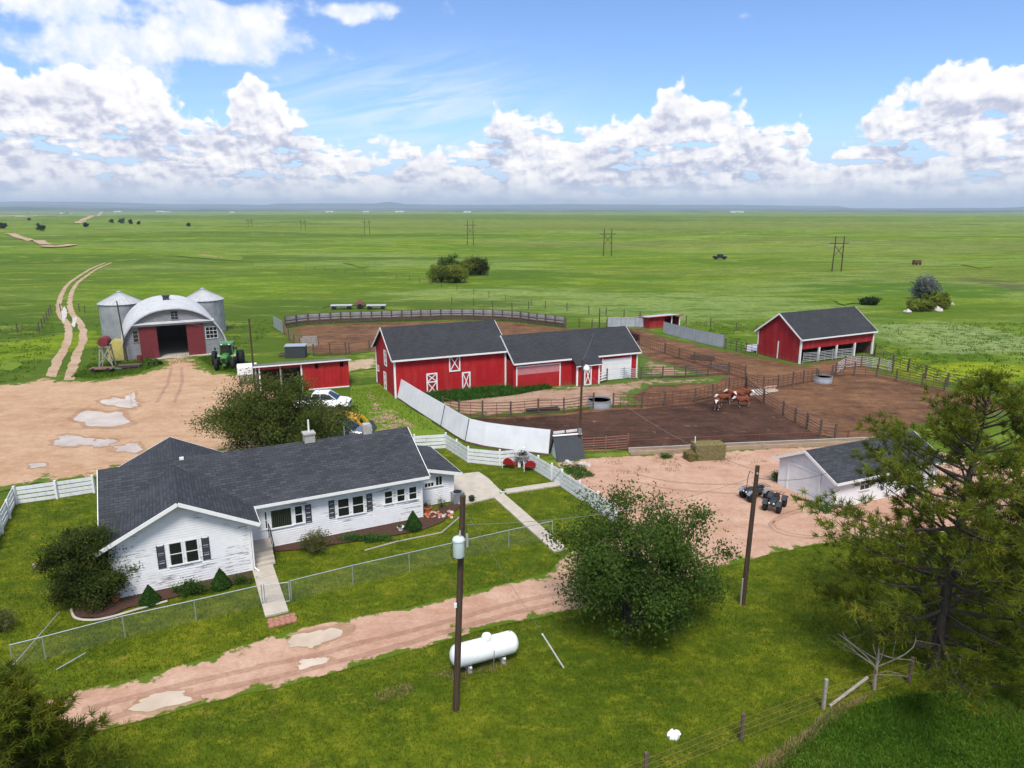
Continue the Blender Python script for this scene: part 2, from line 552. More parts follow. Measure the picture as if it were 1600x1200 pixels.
# lapped white siding with flaked paint
def siding(name, col, flake, amount):
    q = mat(name)
    p = OBJ(q)
    big = q.noise(p, 0.55, 2, 0.5)
    st = q.noise(q.mapping(p, (1.1, 1.1, 15)), 1.0, 5, 0.6)
    f = q.math('MULTIPLY', q.rng(st, 0.545, 0.58), q.rng(big, 0.64 - amount, 0.68 - amount * 0.7))
    n = q.noise(p, 3.0, 5)
    c = q.mix(q.rng(n, 0.3, 0.7), tuple(x * 0.9 for x in col), col)
    c = q.mix(q.math('MULTIPLY', f, 0.85), c, flake)
    setb(q, c, 0.6, 0, 0.25, bump=n, bstr=0.08)
siding('siding', (0.76, 0.76, 0.755), (0.17, 0.155, 0.145), 0.16)
siding('siding_clean', (0.77, 0.77, 0.77), (0.35, 0.34, 0.33), 0.02)
def barn_red(name, col, dark, courses):
    q = mat(name)
    p = OBJ(q)
    n = q.noise(q.mapping(p, (0.8, 0.8, 5)), 1.0, 6, 0.65)
    n2 = q.noise(p, 0.35, 3, 0.5)
    c = q.mix(q.rng(n, 0.35, 0.75), dark, col)
    c = q.mix(q.rng(n2, 0.45, 0.75, 0, 0.35), c, tuple(x * 0.7 for x in col))
    sp = q.noise(q.mapping(p, (2.5, 2.5, 14)), 1.0, 4, 0.7)
    c = q.mix(q.rng(sp, 0.71, 0.74, 0, 0.55), c, (0.38, 0.20, 0.18))
    s = q.n('SeparateXYZ')
    q.link(p, s.inputs[0])
    spl = q.math('SUBTRACT', q.math('MULTIPLY', q.noise(q.mapping(p, (1.6, 1.6, 0.5)), 1.0, 5, 0.7), 1.1), s.outputs[2])
    c = q.mix(q.rng(spl, 0.0, 0.45, 0, 0.6), c, (0.20, 0.085, 0.06))
    fade = q.noise(q.mapping(p, (1.2, 1.2, 0.22)), 1.3, 5, 0.65)
    c = q.mix(q.rng(fade, 0.48, 0.70, 0, 0.5), c, (0.44, 0.062, 0.055))
    fr = q.math('FRACT', q.math('MULTIPLY', s.outputs[2], courses))
    setb(q, c, 0.7, 0, 0.2, bump=fr, bstr=0.5, bdist=0.02)
barn_red('barn_red', (0.47, 0.017, 0.020), (0.36, 0.012, 0.016), 6.0)
barn_red('shed_red', (0.36, 0.020, 0.024), (0.26, 0.014, 0.018), 5.0)

def shingles(name, axis, col, hi, k=2.0):
    """asphalt shingle courses; axis 0/1 says which local axis the ridge follows"""
    q = mat(name)
    s = q.n('SeparateXYZ')
    q.link(OBJ(q), s.inputs[0])
    cb = q.n('CombineXYZ')
    q.link(s.outputs[axis], cb.inputs[0])
    q.put(cb.inputs[1], q.math('MULTIPLY', s.outputs[2], k))
    br = q.n('TexBrick')
    q.link(cb.outputs[0], br.inputs['Vector'])
    br.inputs['Scale'].default_value = 1.0
    br.inputs['Brick Width'].default_value = 0.42
    br.inputs['Row Height'].default_value = 0.17
    br.inputs['Mortar Size'].default_value = 0.014
    br.inputs['Bias'].default_value = -0.1
    br.inputs['Color1'].default_value = (*col, 1)
    br.inputs['Color2'].default_value = (*hi, 1)
    br.inputs['Mortar'].default_value = (*(x * 0.45 for x in col), 1)
    st = q.noise(q.mapping(cb.outputs[0], (1.6, 7, 1)), 1.0, 5, 0.7)
    c = q.mix(q.rng(st, 0.3, 0.75, 0.0, 0.55), br.outputs[0], tuple(x * 0.55 for x in col))
    big = q.noise(OBJ(q), 0.4, 3, 0.5)
    c = q.mix(q.rng(big, 0.45, 0.75, 0, 0.35), c, hi)
    setb(q, c, 0.85, 0, 0.25, bump=br.outputs[1], bstr=-0.5, bdist=0.02)
shingles('shingle_x', 0, (0.034, 0.037, 0.044), (0.066, 0.071, 0.082))
shingles('shingle_y', 1, (0.034, 0.037, 0.044), (0.066, 0.071, 0.082))
shingles('shingle_barn', 0, (0.032, 0.034, 0.038), (0.050, 0.053, 0.058))
shingles('shingle_barn_y', 1, (0.032, 0.034, 0.038), (0.050, 0.053, 0.058))

def corrugated(name, axis, freq, c1, c2, metal=0.5, rough=0.45, stain=None):
    q = mat(name)
    p = OBJ(q)
    s = q.n('SeparateXYZ')
    q.link(p, s.inputs[0])
    w = q.math('SINE', q.math('MULTIPLY', s.outputs[axis], freq * 2 * math.pi))
    n = q.noise(p, 0.9, 5, 0.6)
    c = q.mix(q.rng(n, 0.3, 0.7), c1, c2)
    if stain:
        d = q.noise(q.mapping(p, (2.2, 2.2, 0.25)), 1.0, 5, 0.7)
        c = q.mix(q.rng(d, 0.52, 0.7, 0, 0.6), c, stain)
    setb(q, c, rough, metal, 0.4, bump=w, bstr=0.45, bdist=0.02)
corrugated('bin_metal', 2, 9.0, (0.22, 0.235, 0.25), (0.34, 0.355, 0.37), 0.15, 0.6, (0.17, 0.165, 0.16))
corrugated('panel_metal', 2, 5.0, (0.40, 0.42, 0.45), (0.52, 0.54, 0.57), 0.45, 0.45, (0.36, 0.33, 0.31))
corrugated('weathered_panel', 2, 5.0, (0.27, 0.265, 0.27), (0.40, 0.395, 0.40), 0.1, 0.6, (0.22, 0.17, 0.15))
corrugated('arch_metal', 1, 2.5, (0.44, 0.445, 0.45), (0.58, 0.58, 0.58), 0.1, 0.6, (0.34, 0.325, 0.31))
corrugated('windbreak', 0, 0.0, (0.60, 0.61, 0.63), (0.70, 0.705, 0.72), 0.0, 0.5, (0.54, 0.54, 0.55))
corrugated('red_corr', 0, 3.0, (0.38, 0.018, 0.02), (0.48, 0.022, 0.026), 0.1, 0.45, (0.22, 0.012, 0.015))

# ---- ground covers
def foliage(name, c1, c2, c3, scale=0.6, trans=0.5):
    """leaf faces: colour changes from clump to clump; light passes through"""
    q = mat(name)
    n = q.noise(POS(q), scale, 4, 0.6)
    c = q.ramp(n, [(0.28, c1), (0.5, c2), (0.74, c3)])
    at = q.n('Attribute', attribute_name='tint')
    c = q.mix(1.0, c, at.outputs['Color'], 'MULTIPLY')
    setb(q, c, 0.75, 0, 0.08)
    tr = q.n('BsdfTranslucent')
    q.put(tr.inputs[0], c)
    mx = q.n('MixShader')
    mx.inputs[0].default_value = trans
    q.link(q.b.outputs[0], mx.inputs[1])
    q.link(tr.outputs[0], mx.inputs[2])
    q.link(mx.outputs[0], q.out.inputs[0])
foliage('pine_needles', (0.060, 0.092, 0.012), (0.130, 0.172, 0.020), (0.255, 0.275, 0.032), 0.9)
foliage('leaf_dark', (0.041, 0.077, 0.015), (0.077, 0.129, 0.021), (0.134, 0.181, 0.031), 0.7)
foliage('leaf_back', (0.055, 0.077, 0.017), (0.108, 0.134, 0.024), (0.180, 0.180, 0.041), 0.7)
foliage('juniper_leaf', (0.036, 0.055, 0.012), (0.074, 0.096, 0.019), (0.138, 0.138, 0.031), 1.2)
foliage('arborvitae', (0.023, 0.072, 0.016), (0.046, 0.117, 0.021), (0.078, 0.169, 0.033), 2.0)
foliage('bush_leaf', (0.072, 0.102, 0.024), (0.144, 0.156, 0.048), (0.264, 0.228, 0.102), 3.0)
foliage('green_bush', (0.03, 0.08, 0.012), (0.06, 0.13, 0.02), (0.11, 0.18, 0.035), 3.0)
foliage('weed', (0.030, 0.102, 0.018), (0.060, 0.156, 0.026), (0.108, 0.228, 0.036), 1.5)
foliage('willow_leaf', (0.09, 0.115, 0.022), (0.19, 0.22, 0.03), (0.33, 0.33, 0.045), 0.35)
foliage('silver_leaf', (0.12, 0.14, 0.11), (0.20, 0.22, 0.18), (0.30, 0.31, 0.26), 0.5)
foliage('far_leaf', (0.02, 0.035, 0.012), (0.035, 0.055, 0.016), (0.06, 0.08, 0.02), 0.1)
foliage('lawn_blade', (0.058, 0.095, 0.004), (0.108, 0.148, 0.006), (0.195, 0.215, 0.012), 0.3, 0.4)
foliage('field_blade', (0.05, 0.115, 0.008), (0.09, 0.17, 0.014), (0.16, 0.23, 0.028), 0.3, 0.4)
foliage('dry_blade', (0.24, 0.18, 0.07), (0.32, 0.25, 0.11), (0.40, 0.32, 0.16), 0.5, 0.3)

def grass_colour(q, p, tone):
    big = q.noise(p, 0.035, 4, 0.55)
    mid = q.noise(p, 0.22, 5, 0.6)
    fine = q.noise(p, 2.6, 5, 0.7)
    c = q.ramp(mid, [(0.25, tone[0]), (0.5, tone[1]), (0.75, tone[2])])
    c = q.mix(q.rng(big, 0.42, 0.68, 0, 0.75), c, tone[3])
    c = q.mix(q.rng(fine, 0.30, 0.60, 0.0, 1.0), tuple(x * 0.6 for x in tone[0]), c)
    return c, fine
q = mat('lawn')
p = POS(q)
big = q.noise(p, 0.055, 4, 0.6)
mid = q.noise(p, 0.30, 6, 0.65)
fine = q.noise(p, 3.2, 5, 0.75)
c = q.ramp(mid, [(0.25, (0.057, 0.089, 0.004)), (0.45, (0.097, 0.136, 0.006)), (0.60, (0.148, 0.179, 0.008)), (0.78, (0.228, 0.228, 0.014))])
c = q.mix(q.rng(big, 0.42, 0.60, 0, 0.8), c, (0.055, 0.095, 0.005))
cl = q.noise(q.mapping(p, (1, 1.5, 1), rot=(0, 0, 0.45)), 0.9, 6, 0.72)
c = q.mix(q.rng(cl, 0.51, 0.66, 0, 0.7), c, (0.234, 0.238, 0.014))
c = q.mix(q.rng(cl, 0.47, 0.36, 0, 0.7), c, (0.041, 0.070, 0.003))
dry = q.noise(p, 0.75, 5, 0.65)
c = q.mix(q.rng(dry, 0.61, 0.74, 0, 0.5), c, (0.308, 0.223, 0.05))
c = q.mix(q.rng(fine, 0.30, 0.66, 0.62, 0.0), c, (0.030, 0.049, 0.003))  # crevices of the turf darkened in the colour, as painted shade
setb(q, c, 0.9, 0, 0.1, bump=fine, bstr=0.9, bdist=0.12)
q = mat('crop')
p = POS(q)
c, fine = grass_colour(q, p, [(0.055, 0.150, 0.018), (0.085, 0.215, 0.026), (0.150, 0.270, 0.04), (0.085, 0.190, 0.022)])
setb(q, c, 0.9, 0, 0.12, bump=fine, bstr=1.0, bdist=0.15)

def dirt(name, base, pale, dark, green=None, gthr=0.60, rut=None):
    """bare earth; towards its ragged border (attribute edge) grass comes in"""
    q = mat(name)
    p = POS(q)
    big = q.noise(p, 0.09, 4, 0.55)
    mid = q.noise(p, 0.5, 6, 0.62)
    fine = q.noise(p, 6.0, 5, 0.75)
    c = q.ramp(mid, [(0.28, dark), (0.52, base), (0.74, pale)])
    c = q.mix(q.rng(big, 0.38, 0.66, 0, 0.6), c, pale)
    sk = q.noise(q.mapping(p, (0.35, 1.5, 1), rot=(0, 0, 0.42)), 0.55, 6, 0.68)
    c = q.mix(q.rng(sk, 0.52, 0.68, 0, 0.6), c, dark)
    c = q.mix(q.rng(sk, 0.46, 0.34, 0, 0.5), c, pale)
    if rut:
        wv = q.n('TexWave', wave_type='BANDS')
        q.put(wv.inputs['Vector'], q.mapping(p, (1, 1, 1), rot=(0, 0, rut)))
        wv.inputs['Scale'].default_value = 0.42
        wv.inputs['Distortion'].default_value = 5.0
        wv.inputs['Detail'].default_value = 3.0
        wv.inputs['Detail Scale'].default_value = 0.6
        c = q.mix(q.math('MULTIPLY', q.rng(wv.outputs[1], 0.62, 0.95), q.rng(big, 0.4, 0.6, 0.1, 0.5)), c, dark)
    ch = q.noise(p, 1.7, 6, 0.72)
    c = q.mix(q.rng(ch, 0.52, 0.66, 0, 0.45), c, dark)
    c = q.mix(q.rng(ch, 0.47, 0.36, 0, 0.35), c, pale)
    c = q.mix(q.rng(fine, 0.3, 0.7, 0.40, 0.0), c, tuple(x * 0.55 for x in dark))
    if green:
        ed = q.n('Attribute', attribute_name='edge').outputs['Fac']
        gn = q.noise(p, 0.85, 6, 0.68)
        thr = q.math('ADD', q.math('MULTIPLY', ed, 0.42), gthr - 0.36)
        g = q.rng(q.math('SUBTRACT', gn, thr), 0.0, 0.07)
        gc = q.mix(q.rng(fine, 0.3, 0.62), tuple(x * 0.7 for x in green), green)
        c = q.mix(g, c, gc)
    setb(q, c, 0.95, 0, 0.12, bump=q.math('ADD', fine, mid), bstr=0.6, bdist=0.06)
dirt('yard_dirt', (0.45, 0.285, 0.172), (0.54, 0.375, 0.245), (0.33, 0.19, 0.108), (0.09, 0.14, 0.015), 0.66)
dirt('drive_gravel', (0.46, 0.275, 0.190), (0.55, 0.385, 0.285), (0.36, 0.195, 0.125), (0.09, 0.14, 0.010), 0.74)
dirt('corral_brown', (0.130, 0.064, 0.034), (0.265, 0.140, 0.068), (0.048, 0.025, 0.017), (0.08, 0.11, 0.02), 0.66)
dirt('corral_mud', (0.062, 0.031, 0.021), (0.120, 0.062, 0.040), (0.022, 0.012, 0.009), None)
dirt('wet_dirt', (0.36, 0.22, 0.135), (0.44, 0.29, 0.19), (0.26, 0.15, 0.088), None)
dirt('tyre_mark', (0.36, 0.21, 0.145), (0.45, 0.29, 0.21), (0.27, 0.145, 0.095), None)
dirt('pen_tan', (0.34, 0.215, 0.145), (0.44, 0.31, 0.23), (0.20, 0.115, 0.07), (0.08, 0.13, 0.02), 0.62)
dirt('track_dirt', (0.42, 0.30, 0.19), (0.50, 0.39, 0.28), (0.30, 0.195, 0.11), (0.10, 0.15, 0.015), 0.72)
dirt('patchy', (0.34, 0.23, 0.14), (0.44, 0.32, 0.21), (0.24, 0.15, 0.09), (0.130, 0.200, 0.016), 0.46)
q = mat('puddle_water')
p = POS(q)
n = q.noise(p, 0.6, 3)
setb(q, q.mix(q.rng(n, 0.3, 0.7), (0.40, 0.31, 0.22), (0.54, 0.45, 0.35)), 0.10, 0, 0.5)

# ---- the prairie
q = mat('prairie')
p = POS(q)
huge = q.noise(q.mapping(p, (0.45, 1.7, 1), rot=(0, 0, 0.12)), 0.0024, 6, 0.6)
large = q.noise(q.mapping(p, (0.5, 1.5, 1), rot=(0, 0, -0.2)), 0.013, 6, 0.6, 0.6)
mid = q.noise(q.mapping(p, (0.8, 1.4, 1)), 0.07, 6, 0.65)
fine = q.noise(p, 0.9, 6, 0.72)
c = q.ramp(mid, [(0.25, (0.112, 0.188, 0.008)), (0.48, (0.177, 0.270, 0.014)), (0.74, (0.296, 0.345, 0.032))])
c = q.mix(q.rng(large, 0.51, 0.62, 0, 0.85), c, (0.284, 0.364, 0.114))       # silvery new growth
c = q.mix(q.rng(large, 0.48, 0.38, 0, 0.85), c, (0.092, 0.176, 0.008))       # damp hollows
c = q.mix(q.rng(huge, 0.50, 0.57, 0, 0.85), c, (0.190, 0.185, 0.056))        # dry rises
c = q.mix(q.rng(huge, 0.48, 0.41, 0, 0.85), c, (0.063, 0.106, 0.014))
sp_ = q.n('SeparateXYZ')
q.link(p, sp_.inputs[0])
brk = q.noise(q.mapping(p, (0.6, 1.6, 1)), 0.09, 5, 0.65)
for (u, v, du, v0, v1, col, amt) in [(1500, 530, 150, 500, 560, (0.329, 0.408, 0.157), 0.95), (1490, 578, 130, 560, 597, (0.375, 0.432, 0.011), 0.95), (1060, 474, 280, 455, 505, (0.296, 0.389, 0.119), 0.85),
                                     (50, 545, 90, 522, 572, (0.310, 0.420, 0.011), 0.8), (780, 459, 190, 448, 472, (0.310, 0.389, 0.124), 0.85), (1420, 452, 190, 440, 464, (0.066, 0.157, 0.008), 0.9),
                                     (790, 428, 130, 420, 440, (0.066, 0.138, 0.009), 0.9), (1570, 443, 45, 434, 454, (0.123, 0.101, 0.062), 0.9), (640, 412, 260, 404, 420, (0.263, 0.345, 0.095), 0.7),
                                     (300, 455, 200, 430, 490, (0.205, 0.314, 0.014), 0.6), (1000, 352, 620, 344, 362, (0.198, 0.195, 0.053), 0.7), (760, 339, 900, 336, 343, (0.072, 0.106, 0.019), 0.7), (1250, 385, 300, 376, 396, (0.263, 0.320, 0.057), 0.6)]:
    c_ = G(u, v)
    rx_ = (G(u + du, v) - c_).length
    ry_ = (G(u, v0) - G(u, v1)).length / 2
    cy_ = (G(u, v0).y + G(u, v1).y) / 2
    dx_ = q.math('DIVIDE', q.math('SUBTRACT', sp_.outputs[0], c_.x), rx_)
    dy_ = q.math('DIVIDE', q.math('SUBTRACT', sp_.outputs[1], cy_), ry_)
    e_ = q.math('ADD', q.math('MULTIPLY', dx_, dx_), q.math('MULTIPLY', dy_, dy_))
    e_ = q.math('ADD', e_, q.math('MULTIPLY', q.math('SUBTRACT', brk, 0.5), 3.2))
    c = q.mix(q.rng(e_, 1.15, 0.35, 0, amt, True), c, col)
bare = q.noise(q.mapping(p, (0.5, 1.8, 1), loc=(31, 7, 0)), 0.035, 6, 0.62)
c = q.mix(q.rng(bare, 0.64, 0.71, 0, 0.5), c, (0.381, 0.302, 0.146))
tuft = q.noise(q.mapping(p, (0.8, 1.9, 1)), 0.5, 5, 0.75)
c = q.mix(q.rng(tuft, 0.50, 0.66, 0, 0.8), c, (0.082, 0.146, 0.007))
stk = q.noise(q.mapping(p, (0.45, 1.0, 1), rot=(0, 0, 0.1)), 0.16, 6, 0.72)
c = q.mix(q.rng(stk, 0.51, 0.62, 0, 0.75), c, (0.088, 0.168, 0.009))
c = q.mix(q.rng(stk, 0.47, 0.36, 0, 0.7), c, (0.318, 0.386, 0.060))
c = q.mix(q.rng(fine, 0.36, 0.68, 0.6, 0.0), c, (0.066, 0.119, 0.008))
setb(q, c, 0.95, 0, 0.1, bump=q.math('ADD', q.math('MULTIPLY', tuft, 2.0), fine), bstr=1.0, bdist=0.4)
q = mat('far_hill')
n = q.noise(POS(q), 0.0015, 5)
setb(q, q.mix(q.rng(n, 0.35, 0.65), (0.045, 0.075, 0.05), (0.085, 0.11, 0.065)), 0.95, 0, 0.1)

# ================================================================== terrain
def terr(x, y):
    r = math.hypot(x, y)
    if r < 150:
        return 0.0
    k = min(1.0, (r - 150) / 350.0)
    k = k * k * (3 - 2 * k)
    a = mnoise.noise((x * 0.006, y * 0.009, 3.1)) * 4.2 + mnoise.noise((x * 0.017, y * 0.026, 9.7)) * 1.7
    b = mnoise.noise((x * 0.0011, y * 0.0016, 1.7)) * 9.0 + mnoise.noise((x * 0.0004, y * 0.0006, 5.5)) * 12.0
    kb = min(1.0, max(0.0, (r - 500) / 2500.0))
    return k * a - 0.6 * k + kb * b - 5.0 * kb
def build_ground():
    angs = list(np.radians(np.arange(-66, 66.01, 0.55))) + list(np.radians(np.arange(72, 290, 6.0)))
    rad = [4, 20, 45, 75, 105, 135, 150]
    while rad[-1] < 24000:
        rad.append(rad[-1] * 1.034)
    n = len(angs)
    vs = [(0, 0, 0)]
    for r in rad:
        for a in angs:
            x, y = r * math.sin(a), r * math.cos(a)
            vs.append((x, y, terr(x, y)))
    fs = [(0, 1 + (j + 1) % n, 1 + j) for j in range(n)]
    for i in range(len(rad) - 1):
        for j in range(n):
            k = (j + 1) % n
            fs.append((1 + i * n + j, 1 + i * n + k, 1 + (i + 1) * n + k, 1 + (i + 1) * n + j))
    me = bpy.data.meshes.new('ground')
    me.from_pydata(vs, [], fs)
    me.update()
    me.polygons.foreach_set('use_smooth', [True] * len(me.polygons))
    if me.polygons[5].normal.z < 0:
        me.flip_normals()
    return struct(link('ground', me, 'prairie'))
ground = build_ground()

def P2(px, z=0.0):
    return [G(u, v, z).xy for u, v in px]
def ragged(poly, amp, step, seed):
    out = []
    n = len(poly)
    for i in range(n):
        a, b = Vector(poly[i]), Vector(poly[(i + 1) % n])
        d = b - a
        k = max(1, int(d.length / step))
        for j in range(k):
            p = a + d * (j / k)
            w = Vector((mnoise.noise((p.x * 0.35, p.y * 0.35, seed)) + 0.6 * mnoise.noise((p.x * 1.3, p.y * 1.3, seed + 3)),
                        mnoise.noise((p.x * 0.35, p.y * 0.35, seed + 7)) + 0.6 * mnoise.noise((p.x * 1.3, p.y * 1.3, seed + 9))))
            out.append(p + w * amp)
    return out
def inside(poly, pts):
    poly = np.array([(p[0], p[1]) for p in poly])
    x, y = pts[:, 0], pts[:, 1]
    r = np.zeros(len(pts), bool)
    n = len(poly)
    j = n - 1
    for i in range(n):
        xi, yi = poly[i]
        xj, yj = poly[j]
        c = ((yi > y) != (yj > y)) & (x < (xj - xi) * (y - yi) / (yj - yi + 1e-12) + xi)
        r ^= c
        j = i
    return r
def sheet(name, poly, z, m, amp=0.25, step=0.6, seed=1.0, grid=None, zfun=None, edge_w=2.5):
    b = ragged(poly, amp, step, seed) if amp else [Vector(p) for p in poly]
    arr = np.array([(p.x, p.y) for p in b])
    lo, hi = arr.min(0), arr.max(0)
    g = grid or max(0.8, float(max(hi - lo)) / 45)
    xs, ys = np.meshgrid(np.arange(lo[0], hi[0], g), np.arange(lo[1], hi[1], g))
    pts = np.stack([xs.ravel(), ys.ravel()], 1) + rng.uniform(-0.2, 0.2, (xs.size, 2)) * g
    pts = pts[inside(arr, pts)]
    nb = len(b)
    allp = [Vector((float(p[0]), float(p[1]))) for p in arr] + [Vector((float(p[0]), float(p[1]))) for p in pts]
    r = delaunay_2d_cdt(allp, [(i, (i + 1) % nb) for i in range(nb)], [], 1, 1e-5)
    vs = [(p.x, p.y, z + (zfun(p.x, p.y) if zfun else 0.0)) for p in r[0]]
    me = bpy.data.meshes.new(name)
    me.from_pydata(vs, [], [tuple(f) for f in r[2]])
    me.update()
    if len(me.polygons) and me.polygons[0].normal.z < 0:
        me.flip_normals()
    va = np.array([(p[0], p[1]) for p in vs])
    d = np.full(len(va), 1e9)
    for k in range(0, nb, 64):
        dd = np.sqrt(((va[:, None, :] - arr[None, k:k + 64, :]) ** 2).sum(-1)).min(1)
        d = np.minimum(d, dd)
    at = me.attributes.new('edge', 'FLOAT', 'POINT')
    at.data.foreach_set('value', (np.clip(d / edge_w, 0, 1) if edge_w > 0 else np.ones(len(d))).astype(np.float32))
    return struct(link(name, me, m))
def strip_poly(pts, w0, w1=None):
    pts = [Vector(p) for p in pts]
    w1 = w0 if w1 is None else w1
    L, Rr = [], []
    n = len(pts)
    for i, p in enumerate(pts):
        t = (pts[min(i + 1, n - 1)] - pts[max(i - 1, 0)]).normalized()
        nn = Vector((-t.y, t.x))
        w = w0 + (w1 - w0) * i / (n - 1)
        L.append(p + nn * w / 2)
        Rr.append(p - nn * w / 2)
    return L + Rr[::-1]

PX = {}
PX['lawn'] = [(-300, 905), (-60, 800), (0, 782), (148, 762), (300, 745), (640, 704), (700, 692), (735, 724), (820, 726), (872, 757), (962, 815), (1000, 860), (1300, 838),
              (1700, 822), (1900, 1000), (1700, 1400), (-500, 1400)]
PX['yard'] = [(-110, 650), (-60, 618), (0, 600), (40, 597), (75, 588), (100, 593), (130, 596), (170, 592), (215, 585), (245, 574), (258, 557), (304, 555), (314, 570), (345, 582), (385, 587), (430, 604),
              (470, 640), (470, 690), (420, 712), (300, 712), (240, 720), (150, 746), (60, 758), (0, 768), (-130, 805)]
PX['drive'] = [(-60, 1210), (60, 1172), (129, 1150), (184, 1137), (316, 1104), (460, 1071), (640, 1019), (798, 974), (899, 955), (1000, 926), (1120, 892), (1200, 868), (1290, 850), (1400, 838),
               (1520, 830), (1700, 822), (1700, 760), (1600, 735), (1500, 715), (1400, 689), (1300, 697), (1140, 705), (985, 712), (908, 717), (885, 728), (884, 745), (960, 808), (975, 822), (940, 842), (880, 868),
               (862, 893), (841, 901), (769, 918), (640, 951), (560, 965), (460, 986), (425, 995), (316, 1032), (213, 1061), (124, 1080), (0, 1120), (-80, 1150)]
PX['corral'] = [(690, 642), (735, 668), (800, 685), (860, 697), (985, 704), (1310, 691), (1372, 692), (1480, 662), (1620, 642), (1620, 629), (1570, 625), (1480, 608), (1420, 594), (1365, 578), (1363, 553),
                (1300, 560), (1248, 570), (1183, 557), (1131, 547), (1035, 525), (1010, 513), (955, 513), (965, 535), (1005, 560), (1000, 590), (930, 600), (880, 604), (800, 610), (700, 628)]
PX['pen'] = [(655, 625), (700, 614), (800, 609), (900, 602), (1000, 592), (1070, 592), (1140, 588), (1120, 598), (1010, 605), (990, 622), (1003, 635), (958, 637), (881, 646), (798, 652), (717, 653), (690, 646)]
PX['mud'] = [(722, 656), (798, 655), (881, 650), (958, 641), (1003, 640), (1085, 631), (1113, 625), (1140, 614), (1163, 607), (1190, 631), (1240, 661), (1278, 684), (1297, 689), (1150, 696), (985, 702), (905, 703), (860, 688), (780, 674), (738, 668)]
PX['back'] = [(447, 513), (482, 508), (548, 505), (612, 503), (673, 502), (740, 500), (800, 503), (852, 509), (882, 512), (960, 513), (1000, 525), (990, 545), (780, 545), (600, 549), (545, 554), (490, 557), (468, 547)]
PX['patch'] = [(548, 604), (592, 600), (619, 624), (655, 648), (692, 674), (728, 696), (700, 692), (640, 680), (560, 690), (548, 640)]
PX['crop'] = [(1190, 1210), (1262, 1152), (1300, 1116), (1400, 1092), (1500, 1082), (1620, 1090), (1800, 1300), (1150, 1300)]
sheet('lawn', P2(PX['lawn']), 0.03, 'lawn', 0.2, 1.2, 2.0)
sheet('gravel_yard', P2(PX['yard']), 0.05, 'yard_dirt', 0.6, 0.7, 3.0)
sheet('driveway', P2(PX['drive']), 0.055, 'drive_gravel', 0.12, 0.35, 4.0, edge_w=0.7)
sheet('corral_ground', P2(PX['corral']), 0.05, 'corral_brown', 0.4, 0.8, 5.0)
sheet('barn_pen_ground', P2(PX['pen']), 0.075, 'pen_tan', 0.4, 0.6, 6.0)
sheet('muddy_pen_ground', P2(PX['mud']), 0.095, 'corral_mud', 0.22, 0.5, 7.0, grid=0.45,
      zfun=lambda x, y: 0.05 * mnoise.noise((x * 1.7, y * 1.7, 0)) + 0.03 * mnoise.noise((x * 4, y * 4, 2)) - 0.02)
sheet('back_corral_ground', P2(PX['back']), 0.05, 'corral_brown', 0.4, 0.8, 8.0)
sheet('worn_ground', P2(PX['patch']), 0.05, 'patchy', 0.4, 0.6, 9.0)
sheet('lane', P2([(470, 572), (545, 564), (596, 559), (596, 574), (545, 582), (470, 592)]), 0.062, 'track_dirt', 0.3, 0.6, 10.0)
sheet('wing_apron', P2([(999, 560), (1030, 566), (1090, 583), (1110, 588), (1040, 590), (1000, 592)]), 0.07, 'pen_tan', 0.3, 0.6, 11.0)
sheet('crop_field', P2(PX['crop']), 0.05, 'crop', 0.7, 0.4, 12.0)
# wheel tracks leading off over the prairie
tr = [(84, 612), (93, 592), (105, 560), (118, 532), (116, 508), (103, 490), (101, 470), (108, 450), (122, 435), (145, 421), (170, 411)]
def smooth(pts, k=6):
    pts = [Vector(p) for p in pts]
    out = []
    for i in range(len(pts) - 1):
        a, b, c, d = pts[max(i - 1, 0)], pts[i], pts[i + 1], pts[min(i + 2, len(pts) - 1)]
        for j in range(k):
            t = j / k
            out.append(0.5 * ((2 * b) + (c - a) * t + (2 * a - 5 * b + 4 * c - d) * t * t + (3 * b - a - 3 * c + d) * t ** 3))
    return out + [pts[-1]]
trw = smooth(P2(tr))
def shifted(pts, s):
    o = []
    for i, p in enumerate(pts):
        t = (pts[min(i + 1, len(pts) - 1)] - pts[max(i - 1, 0)]).normalized()
        o.append(p + Vector((-t.y, t.x)) * s)
    return o
sheet('wheel_track', strip_poly(shifted(trw, 0.95), 1.15, 0.75), 0.045, 'track_dirt', 0.22, 0.7, 13.0, zfun=terr, edge_w=0)
sheet('wheel_track', strip_poly(shifted(trw, -0.95), 1.15, 0.75), 0.045, 'track_dirt', 0.22, 0.7, 14.0, zfun=terr, edge_w=0)
def far_strip(name, px, w0, w1, m, seed, amp=1.0):
    pl = strip_poly(smooth(P2(px)), w0, w1)
    ext = max((Vector(a) - Vector(pl[0])).length for a in pl)
    sheet(name, pl, 0.5, m, amp, max(4.0, ext / 150), seed, grid=max(6.0, ext / 60), zfun=terr, edge_w=0)
far_strip('far_track', [(-60, 362), (0, 364), (40, 370), (80, 382), (112, 386), (85, 389), (70, 388)], 6, 5, 'track_dirt', 15.0)
far_strip('county_road', [(118, 348), (134, 342), (147, 335.5), (155, 332), (160, 330)], 9, 22, 'track_dirt', 16.0, 2.0)
